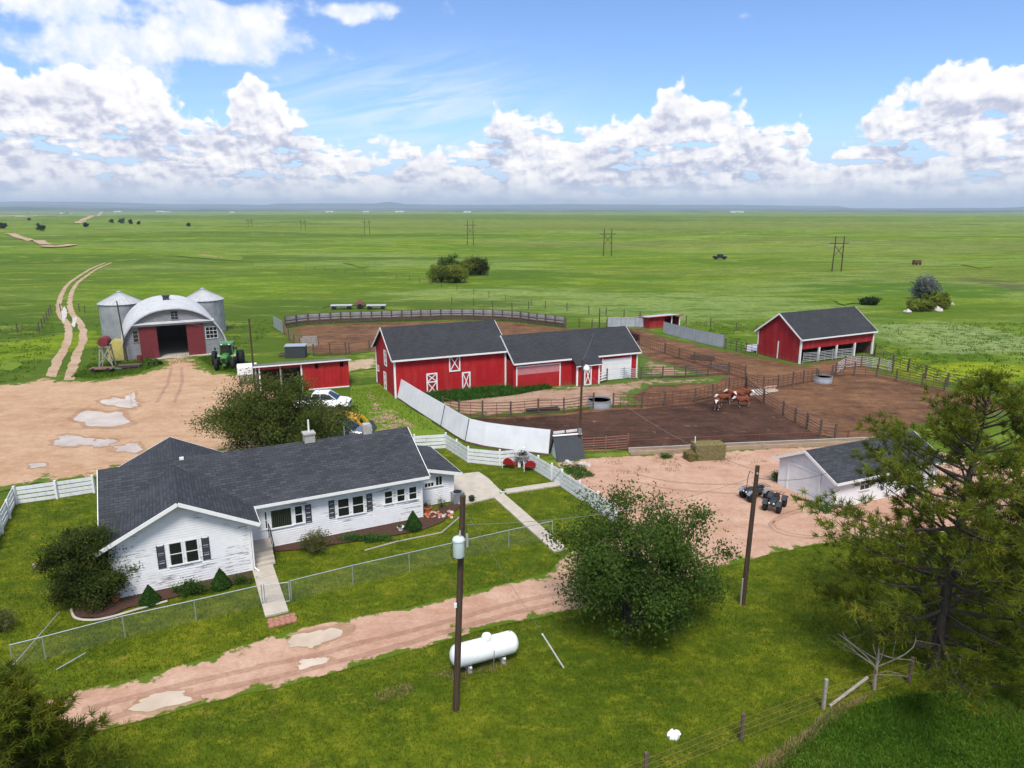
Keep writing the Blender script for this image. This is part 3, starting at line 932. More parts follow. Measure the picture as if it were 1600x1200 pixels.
for i, px in enumerate([[(270, 401), (300, 396), (345, 397), (382, 402), (378, 407), (330, 405)], [(535, 411), (560, 410), (575, 417), (566, 419)], [(1300, 471), (1318, 470), (1345, 474), (1320, 478)],
                        [(1500, 416), (1530, 415), (1556, 419), (1530, 421)], [(0, 566), (20, 562), (36, 570), (18, 580), (0, 578)], [(-20, 339), (140, 337), (146, 333.5), (-20, 334)]]):
    sheet('bare_patch', P2(px), 0.2 if i not in (4,) else 0.05, 'patchy' if i != 5 else 'track_dirt', 1.4 if i != 4 else 0.4, 1.5 if i != 5 else 40.0, 20.0 + i, grid=2.0 if i != 5 else 60.0, zfun=terr, edge_w=9.0 if i < 4 else 1.5)
# puddles of rain water
for i, (u, v, ru, rv, ang) in enumerate([(168, 654, 42, 11, 0.1), (190, 630, 26, 7, -0.2), (205, 621, 7, 7, 0.0), (118, 690, 31, 8, 0.0), (160, 693, 15, 6, 0.2), (202, 702, 22, 7, 0.2), (58, 729, 14, 4, 0.0),
                                         (488, 1002, 38, 14, 0.5), (488, 1036, 26, 8, 0.5), (252, 1097, 50, 11, 0.5), (100, 492, 5, 10, 0.0), (116, 503, 4, 8, 0.0), (1085, 617, 1, 1, 0),
                                         (1193, 612, 20, 6, 0.4), (1190, 545, 26, 6, 0.1), (660, 541, 22, 4, 0.1)]):
    if ru < 3:
        continue
    pl = []
    for k in range(36):
        a = 2 * math.pi * k / 36
        rr_ = 1 + 0.55 * mnoise.noise((math.cos(a) * 1.5 + i * 7.0, math.sin(a) * 1.5, 0.5)) + 0.25 * mnoise.noise((math.cos(a) * 4 + i * 3.0, math.sin(a) * 4, 2.5))
        x, y = ru * rr_ * math.cos(a), rv * rr_ * math.sin(a)
        pl.append((u + x, v + y - x * math.tan(ang) * 0.35))
    if i < 10:
        wet = [(u + (a_ - u) * 1.25 + rv * 0.3, v + (b_ - v) * 1.35 - rv * 0.1) for a_, b_ in pl]
        sheet('wet_ground', P2(wet), 0.0585 + 0.0002 * i, 'wet_dirt', 0.22, 0.3, 60.0 + i, grid=1.0)
    sheet('puddle', P2(pl), 0.064 + 0.001 * i if i < 13 else 0.10 + 0.001 * i, 'puddle_water', 0.10, 0.25, 40.0 + i, grid=1.0)

# ------------------------------------------------------------------ concrete walks, patio, brick pad: laid slab by slab
def slab_walk(name, a, b, w, m='concrete', piece=1.15, z=0.05, gap=0.02, th=0.12):
    a, b = Vector(a), Vector(b)
    d = b - a
    L = d.length
    root = bpy.data.objects.new(name, None)
    COL.objects.link(root)
    root.location = (a.x, a.y, 0)
    root.rotation_euler = (0, 0, math.atan2(d.y, d.x))
    struct(root)
    n = max(1, round(L / piece))
    me = None
    for i in range(n):
        if me is None:
            mb = MB().box((0, 0, 0), (L / n - gap, w, th))
            o = mb.build('slab', m, root)
            me = o.data
        else:
            o = link('slab', me, None, root)
        o.location = ((i + 0.5) * L / n, 0, z + th / 2 - 0.05 + random.uniform(-0.006, 0.006))
        o.rotation_euler = (random.uniform(-0.006, 0.006), random.uniform(-0.006, 0.006), 0)
    return root
slab_walk('front_path', G(410, 887).xy, G(433, 962).xy, 1.05)
slab_walk('side_path', G(779, 776).xy, G(876, 862).xy, 0.85)
slab_walk('gate_path', G(788, 770).xy, G(876, 757).xy, 0.7, piece=1.6)
pat = MB()
pp = [G(u, v, 0.11) for u, v in [(706, 742), (748, 737), (763, 747), (776, 760), (789, 773), (720, 789), (712, 784)]]
pat.prism(pp, (0, 0, -0.14))
struct(pat.build('patio', 'concrete'))
root = bpy.data.objects.new('brick_path', None)
COL.objects.link(root)
struct(root)
c0 = G(440, 972)
root.location = (c0.x, c0.y, 0.05)
root.rotation_euler = (0, 0, math.radians(27))
bme = None
for i in range(5):
    for j in range(4):
        if bme is None:
            o = MB().box((0, 0, 0), (0.23, 0.17, 0.08)).build('brick', 'brick', root)
            bme = o.data
        else:
            o = link('brick', bme, None, root)
        o.location = ((i - 2) * 0.25 + (0.06 if j % 2 else 0), (j - 1.5) * 0.19, 0.02 + random.uniform(-0.01, 0.012))
        o.rotation_euler = (0, 0, random.uniform(-0.05, 0.05))

for k, (px, w_) in enumerate([([(1255, 796), (1222, 806), (1203, 818), (1206, 828), (1225, 836), (1262, 842), (1290, 843)], 0.22), ([(1250, 801), (1226, 809), (1211, 818), (1213, 826), (1230, 833), (1266, 839)], 0.16),
                          ([(990, 740), (1040, 752), (1100, 758), (1160, 757)], 0.25), ([(985, 752), (1040, 764), (1105, 770), (1150, 772)], 0.25),
                          ([(268, 575), (262, 600), (245, 630)], 0.35), ([(284, 575), (284, 600), (272, 630)], 0.35), ([(130, 1112), (300, 1068), (470, 1030), (640, 988), (800, 945), (890, 925)], 0.35), ([(140, 1132), (310, 1086), (480, 1048), (645, 1003), (800, 960), (890, 940)], 0.35)]):
    sheet('tyre_track', strip_poly(smooth(P2(px)), w_), 0.0605 if k != 99 else 0.06, 'tyre_mark', 0.10, 0.4, 90.0 + k, grid=0.6, edge_w=0)

# ================================================================== building helpers
class Wall:
    """a wall plane inside a building frame: a runs along it, b up, d outwards"""
    def __init__(self, o, u, n):
        self.o, self.u, self.n = Vector(o), Vector(u), Vector(n)
    def P(self, a, b, d=0.0):
        return self.o + self.u * a + Vector((0, 0, b)) + self.n * d
    def box(self, mb, a0, a1, b0, b1, d0, d1):
        v = [self.P(a, b, d) for d in (d0, d1) for a, b in ((a0, b0), (a1, b0), (a1, b1), (a0, b1))]
        return mb.add(v, [(0, 1, 2, 3), (7, 6, 5, 4), (0, 4, 5, 1), (1, 5, 6, 2), (2, 6, 7, 3), (3, 7, 4, 0)])
    def bar(self, mb, p, q, w, d0, d1):
        p, q = Vector(p), Vector(q)
        t = (q - p).normalized() * 0.5 * w
        nn = Vector((-t.y, t.x))
        pts = [p + nn, q + nn, q - nn, p - nn]
        v = [self.P(a[0], a[1], d) for d in (d0, d1) for a in pts]
        return mb.add(v, [(0, 1, 2, 3), (7, 6, 5, 4), (0, 4, 5, 1), (1, 5, 6, 2), (2, 6, 7, 3), (3, 7, 4, 0)])
def lap(mb, w, prof, z0, z1, course=0.14, lip=0.03):
    """lapped boards: every course is tilted so that its foot stands proud of the one below"""
    z = z0
    while z < z1 - 1e-4:
        zt = min(z + course, z1)
        a0, b0 = prof(z)
        a1, b1 = prof(zt)
        if b0 - a0 < 0.02:
            break
        mb.quad(w.P(a0, z, lip), w.P(b0, z, lip), w.P(b1, zt, 0.001), w.P(a1, zt, 0.001))
        mb.quad(w.P(a0, z, 0.0), w.P(b0, z, 0.0), w.P(b0, z, lip), w.P(a0, z, lip))
        z = zt
def gable_prof(width, e, h):
    def f(z):
        if z <= e:
            return 0.0, width
        k = (h - z) / (h - e) * width / 2
        return width / 2 - k, width / 2 + k
    return f
def rect_prof(a, b):
    return lambda z: (a, b)
def window(w, par, a0, a1, b0, b1, sash=1, cols=1, m='white_trim', glass='glass_dark', fw=0.06, name='window', proud=0.05):
    mb = MB()
    w.box(mb, a0 - fw, a1 + fw, b1, b1 + fw, 0.0, proud)
    w.box(mb, a0 - fw * 1.6, a1 + fw * 1.6, b0 - fw, b0, 0.0, proud + 0.04)
    w.box(mb, a0 - fw, a0, b0, b1, 0.0, proud)
    w.box(mb, a1, a1 + fw, b0, b1, 0.0, proud)
    f = mb.build(name, m, par)
    rows = sash + 1
    for i in range(rows):
        for j in range(cols):
            p = MB()
            ga = (a1 - a0) / cols
            gb = (b1 - b0) / rows
            w.box(p, a0 + j * ga + 0.018, a0 + (j + 1) * ga - 0.018, b0 + i * gb + 0.018, b0 + (i + 1) * gb - 0.018, 0.004, 0.034)
            p.build('pane', glass, f)
    bars = MB()
    for i in range(1, rows):
        zc = b0 + (b1 - b0) * i / rows
        w.box(bars, a0, a1, zc - 0.022, zc + 0.022, 0.0, proud * 0.75)
    for j in range(1, cols):
        xc = a0 + (a1 - a0) * j / cols
        w.box(bars, xc - 0.018, xc + 0.018, b0, b1, 0.0, proud * 0.7)
    if bars.v:
        bars.each('glazing_bar', m, f)
    return f
def shutter(w, par, a0, a1, b0, b1):
    mb = MB()
    w.box(mb, a0, a0 + 0.05, b0, b1, 0.0, 0.05)
    w.box(mb, a1 - 0.05, a1, b0, b1, 0.0, 0.05)
    n = 12
    for i in range(n):
        z = b0 + (b1 - b0) * i / n
        mb.quad(w.P(a0 + 0.05, z, 0.045), w.P(a1 - 0.05, z, 0.045), w.P(a1 - 0.05, z + (b1 - b0) / n, 0.012), w.P(a0 + 0.05, z + (b1 - b0) / n, 0.012))
    return mb.build('shutter', 'charcoal', par)
def gable_roof(par, x0, x1, yc, half, e, h, o, mat_, name='roof', t=0.13, axis=0, y_only=None, trim='white_trim', rake=True):
    """two slabs along local x (axis 0) or y (axis 1); e is the plate height at the wall, o the overhang"""
    s = (h - e) / half
    for sg in (-1, 1):
        if y_only is not None and sg != y_only:
            continue
        ye, ze = yc + sg * (half + o), h - s * (half + o)
        pts = [(x0, yc, h), (x1, yc, h), (x1, ye, ze), (x0, ye, ze)]
        sw = (lambda p: p) if axis == 0 else (lambda p: (p[1], p[0], p[2]))
        mb = MB().slab(*[sw((a, b, c + t)) for a, b, c in pts], t)
        r = mb.build(name, mat_, par)
        tr_ = MB()
        tr_.beam(sw((x0 + 0.02, ye + sg * 0.015, ze + t - 0.09)), sw((x1 - 0.02, ye + sg * 0.015, ze + t - 0.09)), 0.03, 0.17)
        tr_.each('fascia', trim, r)
        if rake:
            tr_ = MB()
            for xx, d in ((x0, -0.02), (x1, 0.02)):
                tr_.beam(sw((xx + d, yc, h + t - 0.10)), sw((xx + d, ye, ze + t - 0.10)), 0.035, 0.19)
            tr_.each('rake_board', trim, r)

# ================================================================== farmhouse
HX, HY, HA = -19.25, 31.06, math.radians(26.7)
house = thing('farmhouse', 'white clapboard farmhouse with dark shingle roof, front gable wing and flaking paint', 'house', (HX, HY, 0), HA)
WW, PD, DD, LL = 6.29, 2.28, 7.03, 16.5
EV, RH, WRH = 3.02, 4.76, 4.59
fw = Wall((0, 0, 0), (1, 0, 0), (0, -1, 0))
mw = Wall((0, PD, 0), (1, 0, 0), (0, -1, 0))
mb = MB()
lap(mb, fw, gable_prof(WW, EV, WRH), 0.12, WRH, 0.135)
lap(mb, Wall((WW, 0, 0), (0, 1, 0), (1, 0, 0)), rect_prof(0, PD), 0.12, EV, 0.135)
lap(mb, mw, rect_prof(WW, LL), 0.12, EV, 0.135)
lap(mb, Wall((0, PD + DD, 0), (0, -1, 0), (-1, 0, 0)), rect_prof(0, PD + DD), 0.12, EV, 0.135)
lap(mb, Wall((LL, PD, 0), (0, 1, 0), (1, 0, 0)), gable_prof(DD, EV, RH), 0.12, RH, 0.135)
lap(mb, Wall((LL, PD + DD, 0), (-1, 0, 0), (0, 1, 0)), rect_prof(0, LL), 0.12, EV, 0.135)
mb.build('siding', 'siding', house)
mb = MB()
mb.span(0.02, WW - 0.02, 0.02, PD + 1, 0, 0.14).span(0.03, LL - 0.02, PD + 0.02, PD + DD - 0.02, 0, 0.13)
mb.each('foundation', 'concrete_grey', house)
mb = MB()
for (x, y, e) in [(-0.0, -0.0, EV - 0.1), (WW, 0, EV - 0.1), (LL, PD, EV - 0.1)]:
    mb.box((x, y, e / 2 + 0.06), (0.12, 0.12, e - 0.12))
mb.each('corner_board', 'white_trim', house)
OV = 0.5
gable_roof(house, -OV, LL + OV - 0.1, PD + DD / 2, DD / 2, EV, RH, OV, 'shingle_x')
gable_roof(house, -OV - 0.02, 5.44, WW / 2, WW / 2, EV, WRH, OV + 0.03, 'shingle_y', axis=1)
gable_roof(house, 6.2, PD + DD + 1.6, WW / 2, WW / 2, EV, WRH, OV - 0.02, 'shingle_y', axis=1)
mb = MB()
lap(mb, Wall((WW, PD + DD + 1.3, 0), (-1, 0, 0), (0, 1, 0)), gable_prof(WW, EV, WRH), 0.1, WRH, 0.135)
mb.span(0.03, WW - 0.03, PD + DD, PD + DD + 1.28, 0, EV)
mb.build('rear_wall', 'siding_clean', house)
for w_, a0, a1, b0, b1 in [(fw, 2.55, 3.10, 1.28, 2.44), (fw, 3.28, 3.83, 1.28, 2.44)]:
    window(w_, house, a0, a1, b0, b1, 1)
shutter(fw, house, 1.98, 2.34, 1.22, 2.46)
shutter(fw, house, 4.02, 4.38, 1.22, 2.46)
for a0, a1, b0, b1, sash, gl in [(7.08, 7.48, 1.28, 2.27, 1, 'glass_dark'), (7.70, 8.80, 1.22, 2.27, 0, 'glass_curtain'), (9.00, 9.40, 1.25, 2.27, 1, 'glass_dark'),
                                 (11.42, 12.05, 1.17, 2.22, 1, 'glass_dark'), (12.27, 12.90, 1.17, 2.22, 1, 'glass_dark'),
                                 (14.20, 14.66, 1.42, 2.19, 1, 'glass_dark'), (14.97, 15.43, 1.42, 2.19, 1, 'glass_dark'), (15.72, 16.18, 1.42, 2.19, 1, 'glass_dark')]:
    window(mw, house, a0, a1, b0, b1, sash, glass=gl)
for a0 in (9.56, 10.88, 13.10):
    shutter(mw, house, a0, a0 + 0.34, 1.15, 2.25)
# right-hand lean-to
ext_f = Wall((LL, 3.8, 0), (1, 0, 0), (0, -1, 0))
mb = MB()
lap(mb, ext_f, rect_prof(0, 2.75), 0.1, 2.1, 0.135)
lap(mb, ext_f, lambda z: (0, max(0.0, 2.75 * (2.85 - z) / 0.75)), 2.1, 2.8, 0.135)
lap(mb, Wall((LL + 2.75, 3.8, 0), (0, 1, 0), (1, 0, 0)), rect_prof(0, 4.9), 0.1, 2.1, 0.135)
lap(mb, Wall((LL + 2.75, 8.7, 0), (-1, 0, 0), (0, 1, 0)), rect_prof(0, 2.75), 0.1, 2.1, 0.135)
mb.span(LL + 0.05, LL + 2.7, 3.85, 8.65, 0, 2.0)
mb.build('lean_to_wall', 'siding_clean', house)
mb = MB().slab((LL - 0.1, 3.35, 2.98), (LL + 3.15, 3.35, 2.10), (LL + 3.15, 9.1, 2.10), (LL - 0.1, 9.1, 2.98), 0.11)
r = mb.build('lean_to_roof', 'shingle_y', house)
mb = MB().beam((LL - 0.1, 3.33, 2.88), (LL + 3.15, 3.33, 2.0), 0.04, 0.2).beam((LL + 3.17, 3.35, 2.0), (LL + 3.17, 9.1, 2.0), 0.03, 0.17)
mb.each('fascia', 'white_trim', r)
window(ext_f, house, 1.5, 1.92, 1.36, 1.95, 0, 2)
window(ext_f, house, 0.75, 1.36, 1.36, 1.62, 0, 3)
# chimneys, vents, downpipe
mb = MB().box((10.7, PD + DD / 2 + 0.1, 4.85), (0.62, 0.62, 1.0)).box((10.7, PD + DD / 2 + 0.1, 5.33), (0.72, 0.72, 0.10))
ch = mb.build('chimney', 'concrete_grey', house)
MB().tube([(10.72, PD + DD / 2 + 0.1, 5.35), (10.72, PD + DD / 2 + 0.1, 6.15)], 0.055, 8).build('flue', 'white_trim', ch, True)
mb = MB().box((14.27, PD + DD / 2 + 0.1, 4.85), (0.54, 0.54, 1.0)).box((14.27, PD + DD / 2 + 0.1, 5.36), (0.46, 0.46, 0.14))
mb.build('chimney', 'concrete_grey', house)
MB().tube([(12.9, PD + DD / 2 + 0.3, 4.6), (12.9, PD + DD / 2 + 0.3, 5.4)], 0.035, 6).build('vent_pipe', 'steel_grey', house)
MB().box((3.62, PD + DD / 2 - 0.1, 4.90), (0.22, 0.16, 0.14)).build('roof_vent', 'white_trim', house)
MB().tube([(WW + 0.14, -0.12, EV - 0.25), (WW + 0.12, -0.06, EV - 0.5), (WW + 0.12, -0.06, 0.25), (WW + 0.3, -0.3, 0.12)], 0.045, 6).build('downpipe', 'white_trim', house)
# porch and steps in the corner of the wing
mb = MB().span(WW + 0.05, WW + 1.25, 1.3, PD - 0.02, 0, 0.72)
pch = mb.build('porch', 'concrete', house)
for i in range(4):
    MB().span(WW + 0.07, WW + 1.2, 0.15 + i * 0.29, 1.3, 0.10 if i == 0 else 0.10 + i * 0.155, 0.10 + (i + 1) * 0.155 - 0.004 * i).build('step', 'concrete', house)
mb = MB()
rl = [(WW + 1.22, 0.1, 0.95), (WW + 1.22, 1.4, 1.6), (WW + 1.22, PD - 0.1, 1.6)]
mb.tube(rl, 0.025, 6)
for x, y, z0, z1 in [(WW + 1.22, 0.12, 0.1, 0.95), (WW + 1.22, 0.75, 0.3, 1.27), (WW + 1.22, 1.4, 0.6, 1.6), (WW + 1.22, PD - 0.1, 0.7, 1.6)]:
    mb.tube([(x, y, z0), (x, y, z1)], 0.02, 6)
mb.build('handrail', 'black', house)
MB().span(WW + 0.25, WW + 1.1, PD - 0.05, PD - 0.02, 0.72, 2.7).build('door', 'white_paint', house)

# ================================================================== big red barn with its low wing
BX, BY, BA = -11.69, 68.98, math.radians(23.9)
barn = thing('red_barn', 'tall red barn with dark gable roof and white crossed doors', 'barn', (BX, BY, 0), BA)
BL, BW, BE, BH = 12.0, 7.72, 4.16, 6.61
bf = Wall((0, 0, 0), (1, 0, 0), (0, -1, 0))
bs = Wall((0, BW, 0), (0, -1, 0), (-1, 0, 0))
mb = MB()
gp = gable_prof(BW, BE, BH)
lap(mb, bf, rect_prof(0, BL), 0.0, BE, 0.2, 0.012)
lap(mb, bs, gp, 0.0, BH, 0.2, 0.012)
lap(mb, Wall((BL, 0, 0), (0, 1, 0), (1, 0, 0)), gp, 0.0, BH, 0.2, 0.012)
lap(mb, Wall((BL, BW, 0), (-1, 0, 0), (0, 1, 0)), rect_prof(0, BL), 0.0, BE, 0.2, 0.012)
mb.build('siding', 'barn_red', barn)
gable_roof(barn, -0.35, BL + 0.35, BW / 2, BW / 2, BE, BH, 0.38, 'shingle_barn', t=0.10)
mb = MB()
for x, y in ((0, 0), (BL, 0), (0, BW)):
    mb.box((x, y, BE / 2 - 0.06), (0.17, 0.17, BE - 0.14))
mb.each('corner_board', 'white_trim', barn)
def xdoor(w, par, a0, a1, b0, b1, cross=((0, 1),), name='crossed_door', inner='shed_red', mid=None):
    mb = MB()
    t = 0.13
    w.box(mb, a0, a0 + t, b0, b1, 0.02, 0.075)
    w.box(mb, a1 - t, a1, b0, b1, 0.02, 0.075)
    w.box(mb, a0 + t, a1 - t, b0, b0 + t, 0.02, 0.072)
    w.box(mb, a0 + t, a1 - t, b1 - t, b1, 0.02, 0.072)
    d = mb.build(name, 'white_trim', par)
    x = MB()
    cells = [(b0 + t, b1 - t)]
    if mid is not None:
        w.box(x, a0 + t, a1 - t, mid - 0.06, mid + 0.06, 0.02, 0.070)
        cells = [(b0 + t, mid - 0.06), (mid + 0.06, b1 - t)]
    for lo, hi in cells:
        w.bar(x, (a0 + t, lo), (a1 - t, hi), 0.09, 0.03, 0.064)
        w.bar(x, (a0 + t, hi), (a1 - t, lo), 0.09, 0.03, 0.060)
    x.each('cross_brace', 'white_trim', d)
    p = MB()
    w.box(p, a0 + 0.02, a1 - 0.02, b0 + 0.02, b1 - 0.02, 0.012, 0.03)
    p.build('door_leaf', inner, d)
    return d
xdoor(bf, barn, 3.25, 4.42, 0.05, 2.30, mid=1.38)
xdoor(bf, barn, 5.70, 6.92, 2.25, 4.02)
xdoor(bf, barn, 7.08, 8.02, 0.12, 2.08)
xdoor(bs, barn, BW - 4.0, BW - 2.95, 2.70, 4.35)
xdoor(bs, barn, BW - 4.45, BW - 3.45, 0.10, 1.95)
window(bs, barn, BW - 7.3, BW - 6.7, 1.5, 2.0, 0)
barn_wing = thing('barn_wing', 'long low red stable wing joined to the tall barn, with white garage door', 'barn', (BX, BY, 0), BA)
D0, WE, WH, WL, WD = -1.8, 3.1, 5.30, 27.4, 6.3
wf = Wall((BL, D0, 0), (1, 0, 0), (0, -1, 0))
mb = MB()
lap(mb, wf, rect_prof(0.12, WL - BL), 0.0, WE, 0.2, 0.012)
lap(mb, Wall((BL + 0.12, D0 + 1.8, 0), (0, -1, 0), (-1, 0, 0)), rect_prof(0, 1.8), 0.0, WE, 0.2, 0.012)
lap(mb, Wall((WL, D0, 0), (0, 1, 0), (1, 0, 0)), gable_prof(WD, WE, WH), 0.0, WH, 0.2, 0.012)
lap(mb, Wall((WL, D0 + WD, 0), (-1, 0, 0), (0, 1, 0)), rect_prof(0, WL - BL), 0.0, WE, 0.2, 0.012)
mb.build('siding', 'barn_red', barn_wing)
gable_roof(barn_wing, BL + 0.06, WL + 0.35, D0 + WD / 2, WD / 2, WE, WH, 0.34, 'shingle_barn', t=0.10)
mb = MB()
wf.box(mb, 0.45, 0.58, 0, 2.55, 0.015, 0.06)
wf.box(mb, 5.55, 5.68, 0, 2.55, 0.015, 0.06)
wf.box(mb, 0.58, 5.55, 2.45, 2.55, 0.015, 0.058)
dr = mb.each('door_trim', 'white_trim', barn_wing)[0]
mb = MB()
wf.box(mb, 0.6, 5.53, 1.62, 2.43, 0.014, 0.04)
mb.build('upper_panel', 'faded_pink', dr)
mb = MB()
wf.box(mb, 0.6, 5.53, 0.0, 1.60, 0.014, 0.035)
mb.build('lower_panel', 'red_metal', dr)
# little porch bay with the roof carried down over it
bx0, bx1 = 19.1 - BL, 21.8 - BL
mb = MB()
bay = Wall((BL + bx0, D0 - 1.15, 0), (1, 0, 0), (0, -1, 0))
lap(mb, bay, rect_prof(0, bx1 - bx0), 0, 2.35, 0.2, 0.012)
lap(mb, Wall((BL + bx0, D0, 0), (0, -1, 0), (-1, 0, 0)), rect_prof(0, 1.15), 0, 2.35, 0.2, 0.012)
lap(mb, Wall((BL + bx1, D0 - 1.15, 0), (0, 1, 0), (1, 0, 0)), rect_prof(0, 1.15), 0, 2.35, 0.2, 0.012)
mb.build('bay_wall', 'barn_red', barn_wing)
mb = MB().slab((BL + bx0 - 0.25, D0 - 0.15, 3.16), (BL + bx1 + 0.25, D0 - 0.15, 3.16), (BL + bx1 + 0.25, D0 - 1.5, 2.35), (BL + bx0 - 0.25, D0 - 1.5, 2.35), 0.09)
mb.build('bay_roof', 'shingle_barn', barn_wing)
mb = MB()
for a in (0.0, bx1 - bx0):
    bay.box(mb, a - 0.09, a + 0.09, 0, 2.3, -0.08, 0.05)
bay.box(mb, -0.25, bx1 - bx0 + 0.25, 2.22, 2.36, 0.28, 0.33)
mb.each('corner_board', 'white_trim', barn_wing)
xdoor(bay, barn_wing, 0.85, 1.75, 0.05, 2.1)
gd = MB()
for i in range(4):
    wf.box(gd, 22.9 - BL + 0.1, 26.55 - BL - 0.1, 0.05 + i * 0.6, 0.05 + (i + 1) * 0.6 - 0.015, 0.015, 0.05)
g_ = gd.each('garage_door_panel', 'white_paint', barn_wing)[0]
mb = MB()
wf.box(mb, 22.8 - BL, 22.98 - BL, 0, 2.55, 0.015, 0.07)
wf.box(mb, 26.45 - BL, 26.63 - BL, 0, 2.55, 0.015, 0.07)
wf.box(mb, WL - BL - 0.09, WL - BL + 0.07, 0, WE - 0.1, -0.06, 0.06)
mb.each('door_trim', 'white_trim', g_)

# ================================================================== open cattle shed on the right
SX, SY, SA = 35.39, 85.61, math.radians(27.3)
shed = thing('cattle_shed', 'open-fronted red cattle shed with dark gable roof and white posts', 'shed', (SX, SY, 0), SA)
CL_, CW, CE, CH = 13.37, 6.94, 3.24, 5.78
sf = Wall((0, 0, 0), (1, 0, 0), (0, -1, 0))
ss = Wall((0, CW, 0), (0, -1, 0), (-1, 0, 0))
mb = MB()
gp = gable_prof(CW, CE, CH)
lap(mb, ss, gp, 0, CH, 0.22, 0.012)
lap(mb, Wall((CL_, 0, 0), (0, 1, 0), (1, 0, 0)), gp, 0, CH, 0.22, 0.012)
lap(mb, Wall((CL_, CW, 0), (-1, 0, 0), (0, 1, 0)), rect_prof(0, CL_), 0, CE, 0.22, 0.012)
lap(mb, sf, rect_prof(0, CL_), 1.78, CE, 0.22, 0.012)
mb.build('siding', 'shed_red', shed)
mb = MB().span(0.06, 0.09, 0.05, CW - 0.05, 0, CE).span(CL_ - 0.09, CL_ - 0.06, 0.05, CW - 0.05, 0, CE).span(0.1, CL_ - 0.1, CW - 0.09, CW - 0.06, 0, CE)
mb.each('inner_boarding', 'old_board', shed)
gable_roof(shed, -0.32, CL_ + 0.32, CW / 2, CW / 2, CE, CH, 0.35, 'shingle_barn', t=0.1)
for i, x in enumerate((0.0, 3.3, 6.5, 9.9, CL_)):
    MB().box((x, 0.0, CE / 2 - 0.05 if i in (0, 4) else 0.9), (0.2, 0.2, CE - 0.14 if i in (0, 4) else 1.8)).build('post', 'white_trim', shed)
mb = MB()
ss.box(mb, 0.0, 0.14, 0, CE - 0.1, 0.0, 0.05)
mb.each('corner_board', 'white_trim', shed)
mb = MB()
ss.box(mb, CW - 5.6, CW - 3.55, 0.05, 2.25, 0.015, 0.045)
d_ = mb.build('sliding_door', 'shed_red', shed)
mb = MB()
ss.box(mb, CW - 3.55, CW - 3.40, 0.05, 2.3, 0.015, 0.055)
mb.build('door_edge', 'white_trim', d_)

# ================================================================== garage under the pine
gar = thing('garage', 'small white garage with dark gable roof, partly hidden behind the big pine', 'garage', (20.29, 41.76, 0), math.radians(24))
gw = Wall((0, 4.73, 0), (0, -1, 0), (-1, 0, 0))
gf = Wall((0, 0, 0), (1, 0, 0), (0, -1, 0))
GL = 9.6
mb = MB()
gp = gable_prof(4.73, 2.05, 3.2)
lap(mb, gw, gp, 0, 3.2, 0.13, 0.012)
lap(mb, gf, rect_prof(0, GL), 0, 2.05, 0.13, 0.012)
lap(mb, Wall((GL, 0, 0), (0, 1, 0), (1, 0, 0)), gp, 0, 3.2, 0.13, 0.012)
lap(mb, Wall((GL, 4.73, 0), (-1, 0, 0), (0, 1, 0)), rect_prof(0, GL), 0, 2.05, 0.13, 0.012)
mb.build('siding', 'siding_clean', gar)
gable_roof(gar, -0.3, GL + 0.3, 4.73 / 2, 4.73 / 2, 2.05, 3.2, 0.36, 'shingle_x', t=0.09)
mb = MB()
for i in range(4):
    gw.box(mb, 0.95, 3.5, 0.03 + i * 0.47, 0.03 + (i + 1) * 0.47 - 0.012, 0.02, 0.045)
d_ = mb.each('garage_door_panel', 'white_paint', gar)[0]
mb = MB()
gw.box(mb, 0.83, 0.95, 0, 2.02, 0.02, 0.08)
gw.box(mb, 3.5, 3.62, 0, 2.02, 0.02, 0.08)
gw.box(mb, 0.95, 3.5, 1.91, 2.02, 0.02, 0.078)
mb.each('door_trim', 'white_trim', d_)
window(gf, gar, 2.2, 3.0, 1.0, 1.7, 1, 2)
window(gf, gar, 5.6, 6.4, 1.0, 1.7, 1, 2)

# ================================================================== arched barn and grain bins
QA = math.radians(27.7)
quon = thing('arched_barn', 'grey arched metal barn with open maroon sliding doors', 'barn', (-49.0, 87.06, 0), QA)
QW, QH, QD = 12.7, 6.35, 15.6
def arch(t, k=1.0):
    c, s = math.cos(t), math.sin(t)
    return QW / 2 - k * QW / 2 * math.copysign(abs(c) ** 0.92, c), k * QH * abs(s) ** 0.92
def archz(x):
    lo = max(0.0, 1 - abs((x - QW / 2) / (QW / 2)) ** (2 / 0.92))
    return QH * lo ** 0.46
seg = 26
mb = MB()
o_ = [arch(math.pi * i / seg, 1.0) for i in range(seg + 1)]
i_ = [arch(math.pi * i / seg, 0.975) for i in range(seg + 1)]
for i in range(seg):
    a, b, c, d = o_[i], o_[i + 1], i_[i + 1], i_[i]
    mb.prism([(a[0], -0.45, a[1]), (b[0], -0.45, b[1]), (c[0], -0.45, c[1]), (d[0], -0.45, d[1])], (0, QD + 0.45, 0))
mb.build('arched_roof', 'arch_metal', quon, True)
def arch_wall(y, opening, name, m):
    mb = MB()
    n = 56
    for i in range(n):
        x0, x1 = QW * i / n, QW * (i + 1) / n
        xm = (x0 + x1) / 2
        z0 = opening[2] if opening and opening[0] <= xm <= opening[1] else 0.0
        t0, t1 = archz(x0) * 0.985, archz(x1) * 0.985
        if max(t0, t1) <= z0:
            continue
        mb.prism([(x0, y, min(z0, t0)), (x1, y, min(z0, t1)), (x1, y, max(t1, z0)), (x0, y, max(t0, z0))], (0, 0.14, 0))
    return mb.build(name, m, quon)
arch_wall(0.0, (4.32, 7.94, 4.1), 'front_wall', 'grey_stucco')
arch_wall(QD - 0.2, None, 'back_wall', 'grey_stucco')
qf = Wall((0, 0, 0), (1, 0, 0), (0, -1, 0))
MB().span(0.2, QW - 0.2, -0.9, QD - 0.3, 0, 0.07).build('floor_slab', 'concrete', quon)
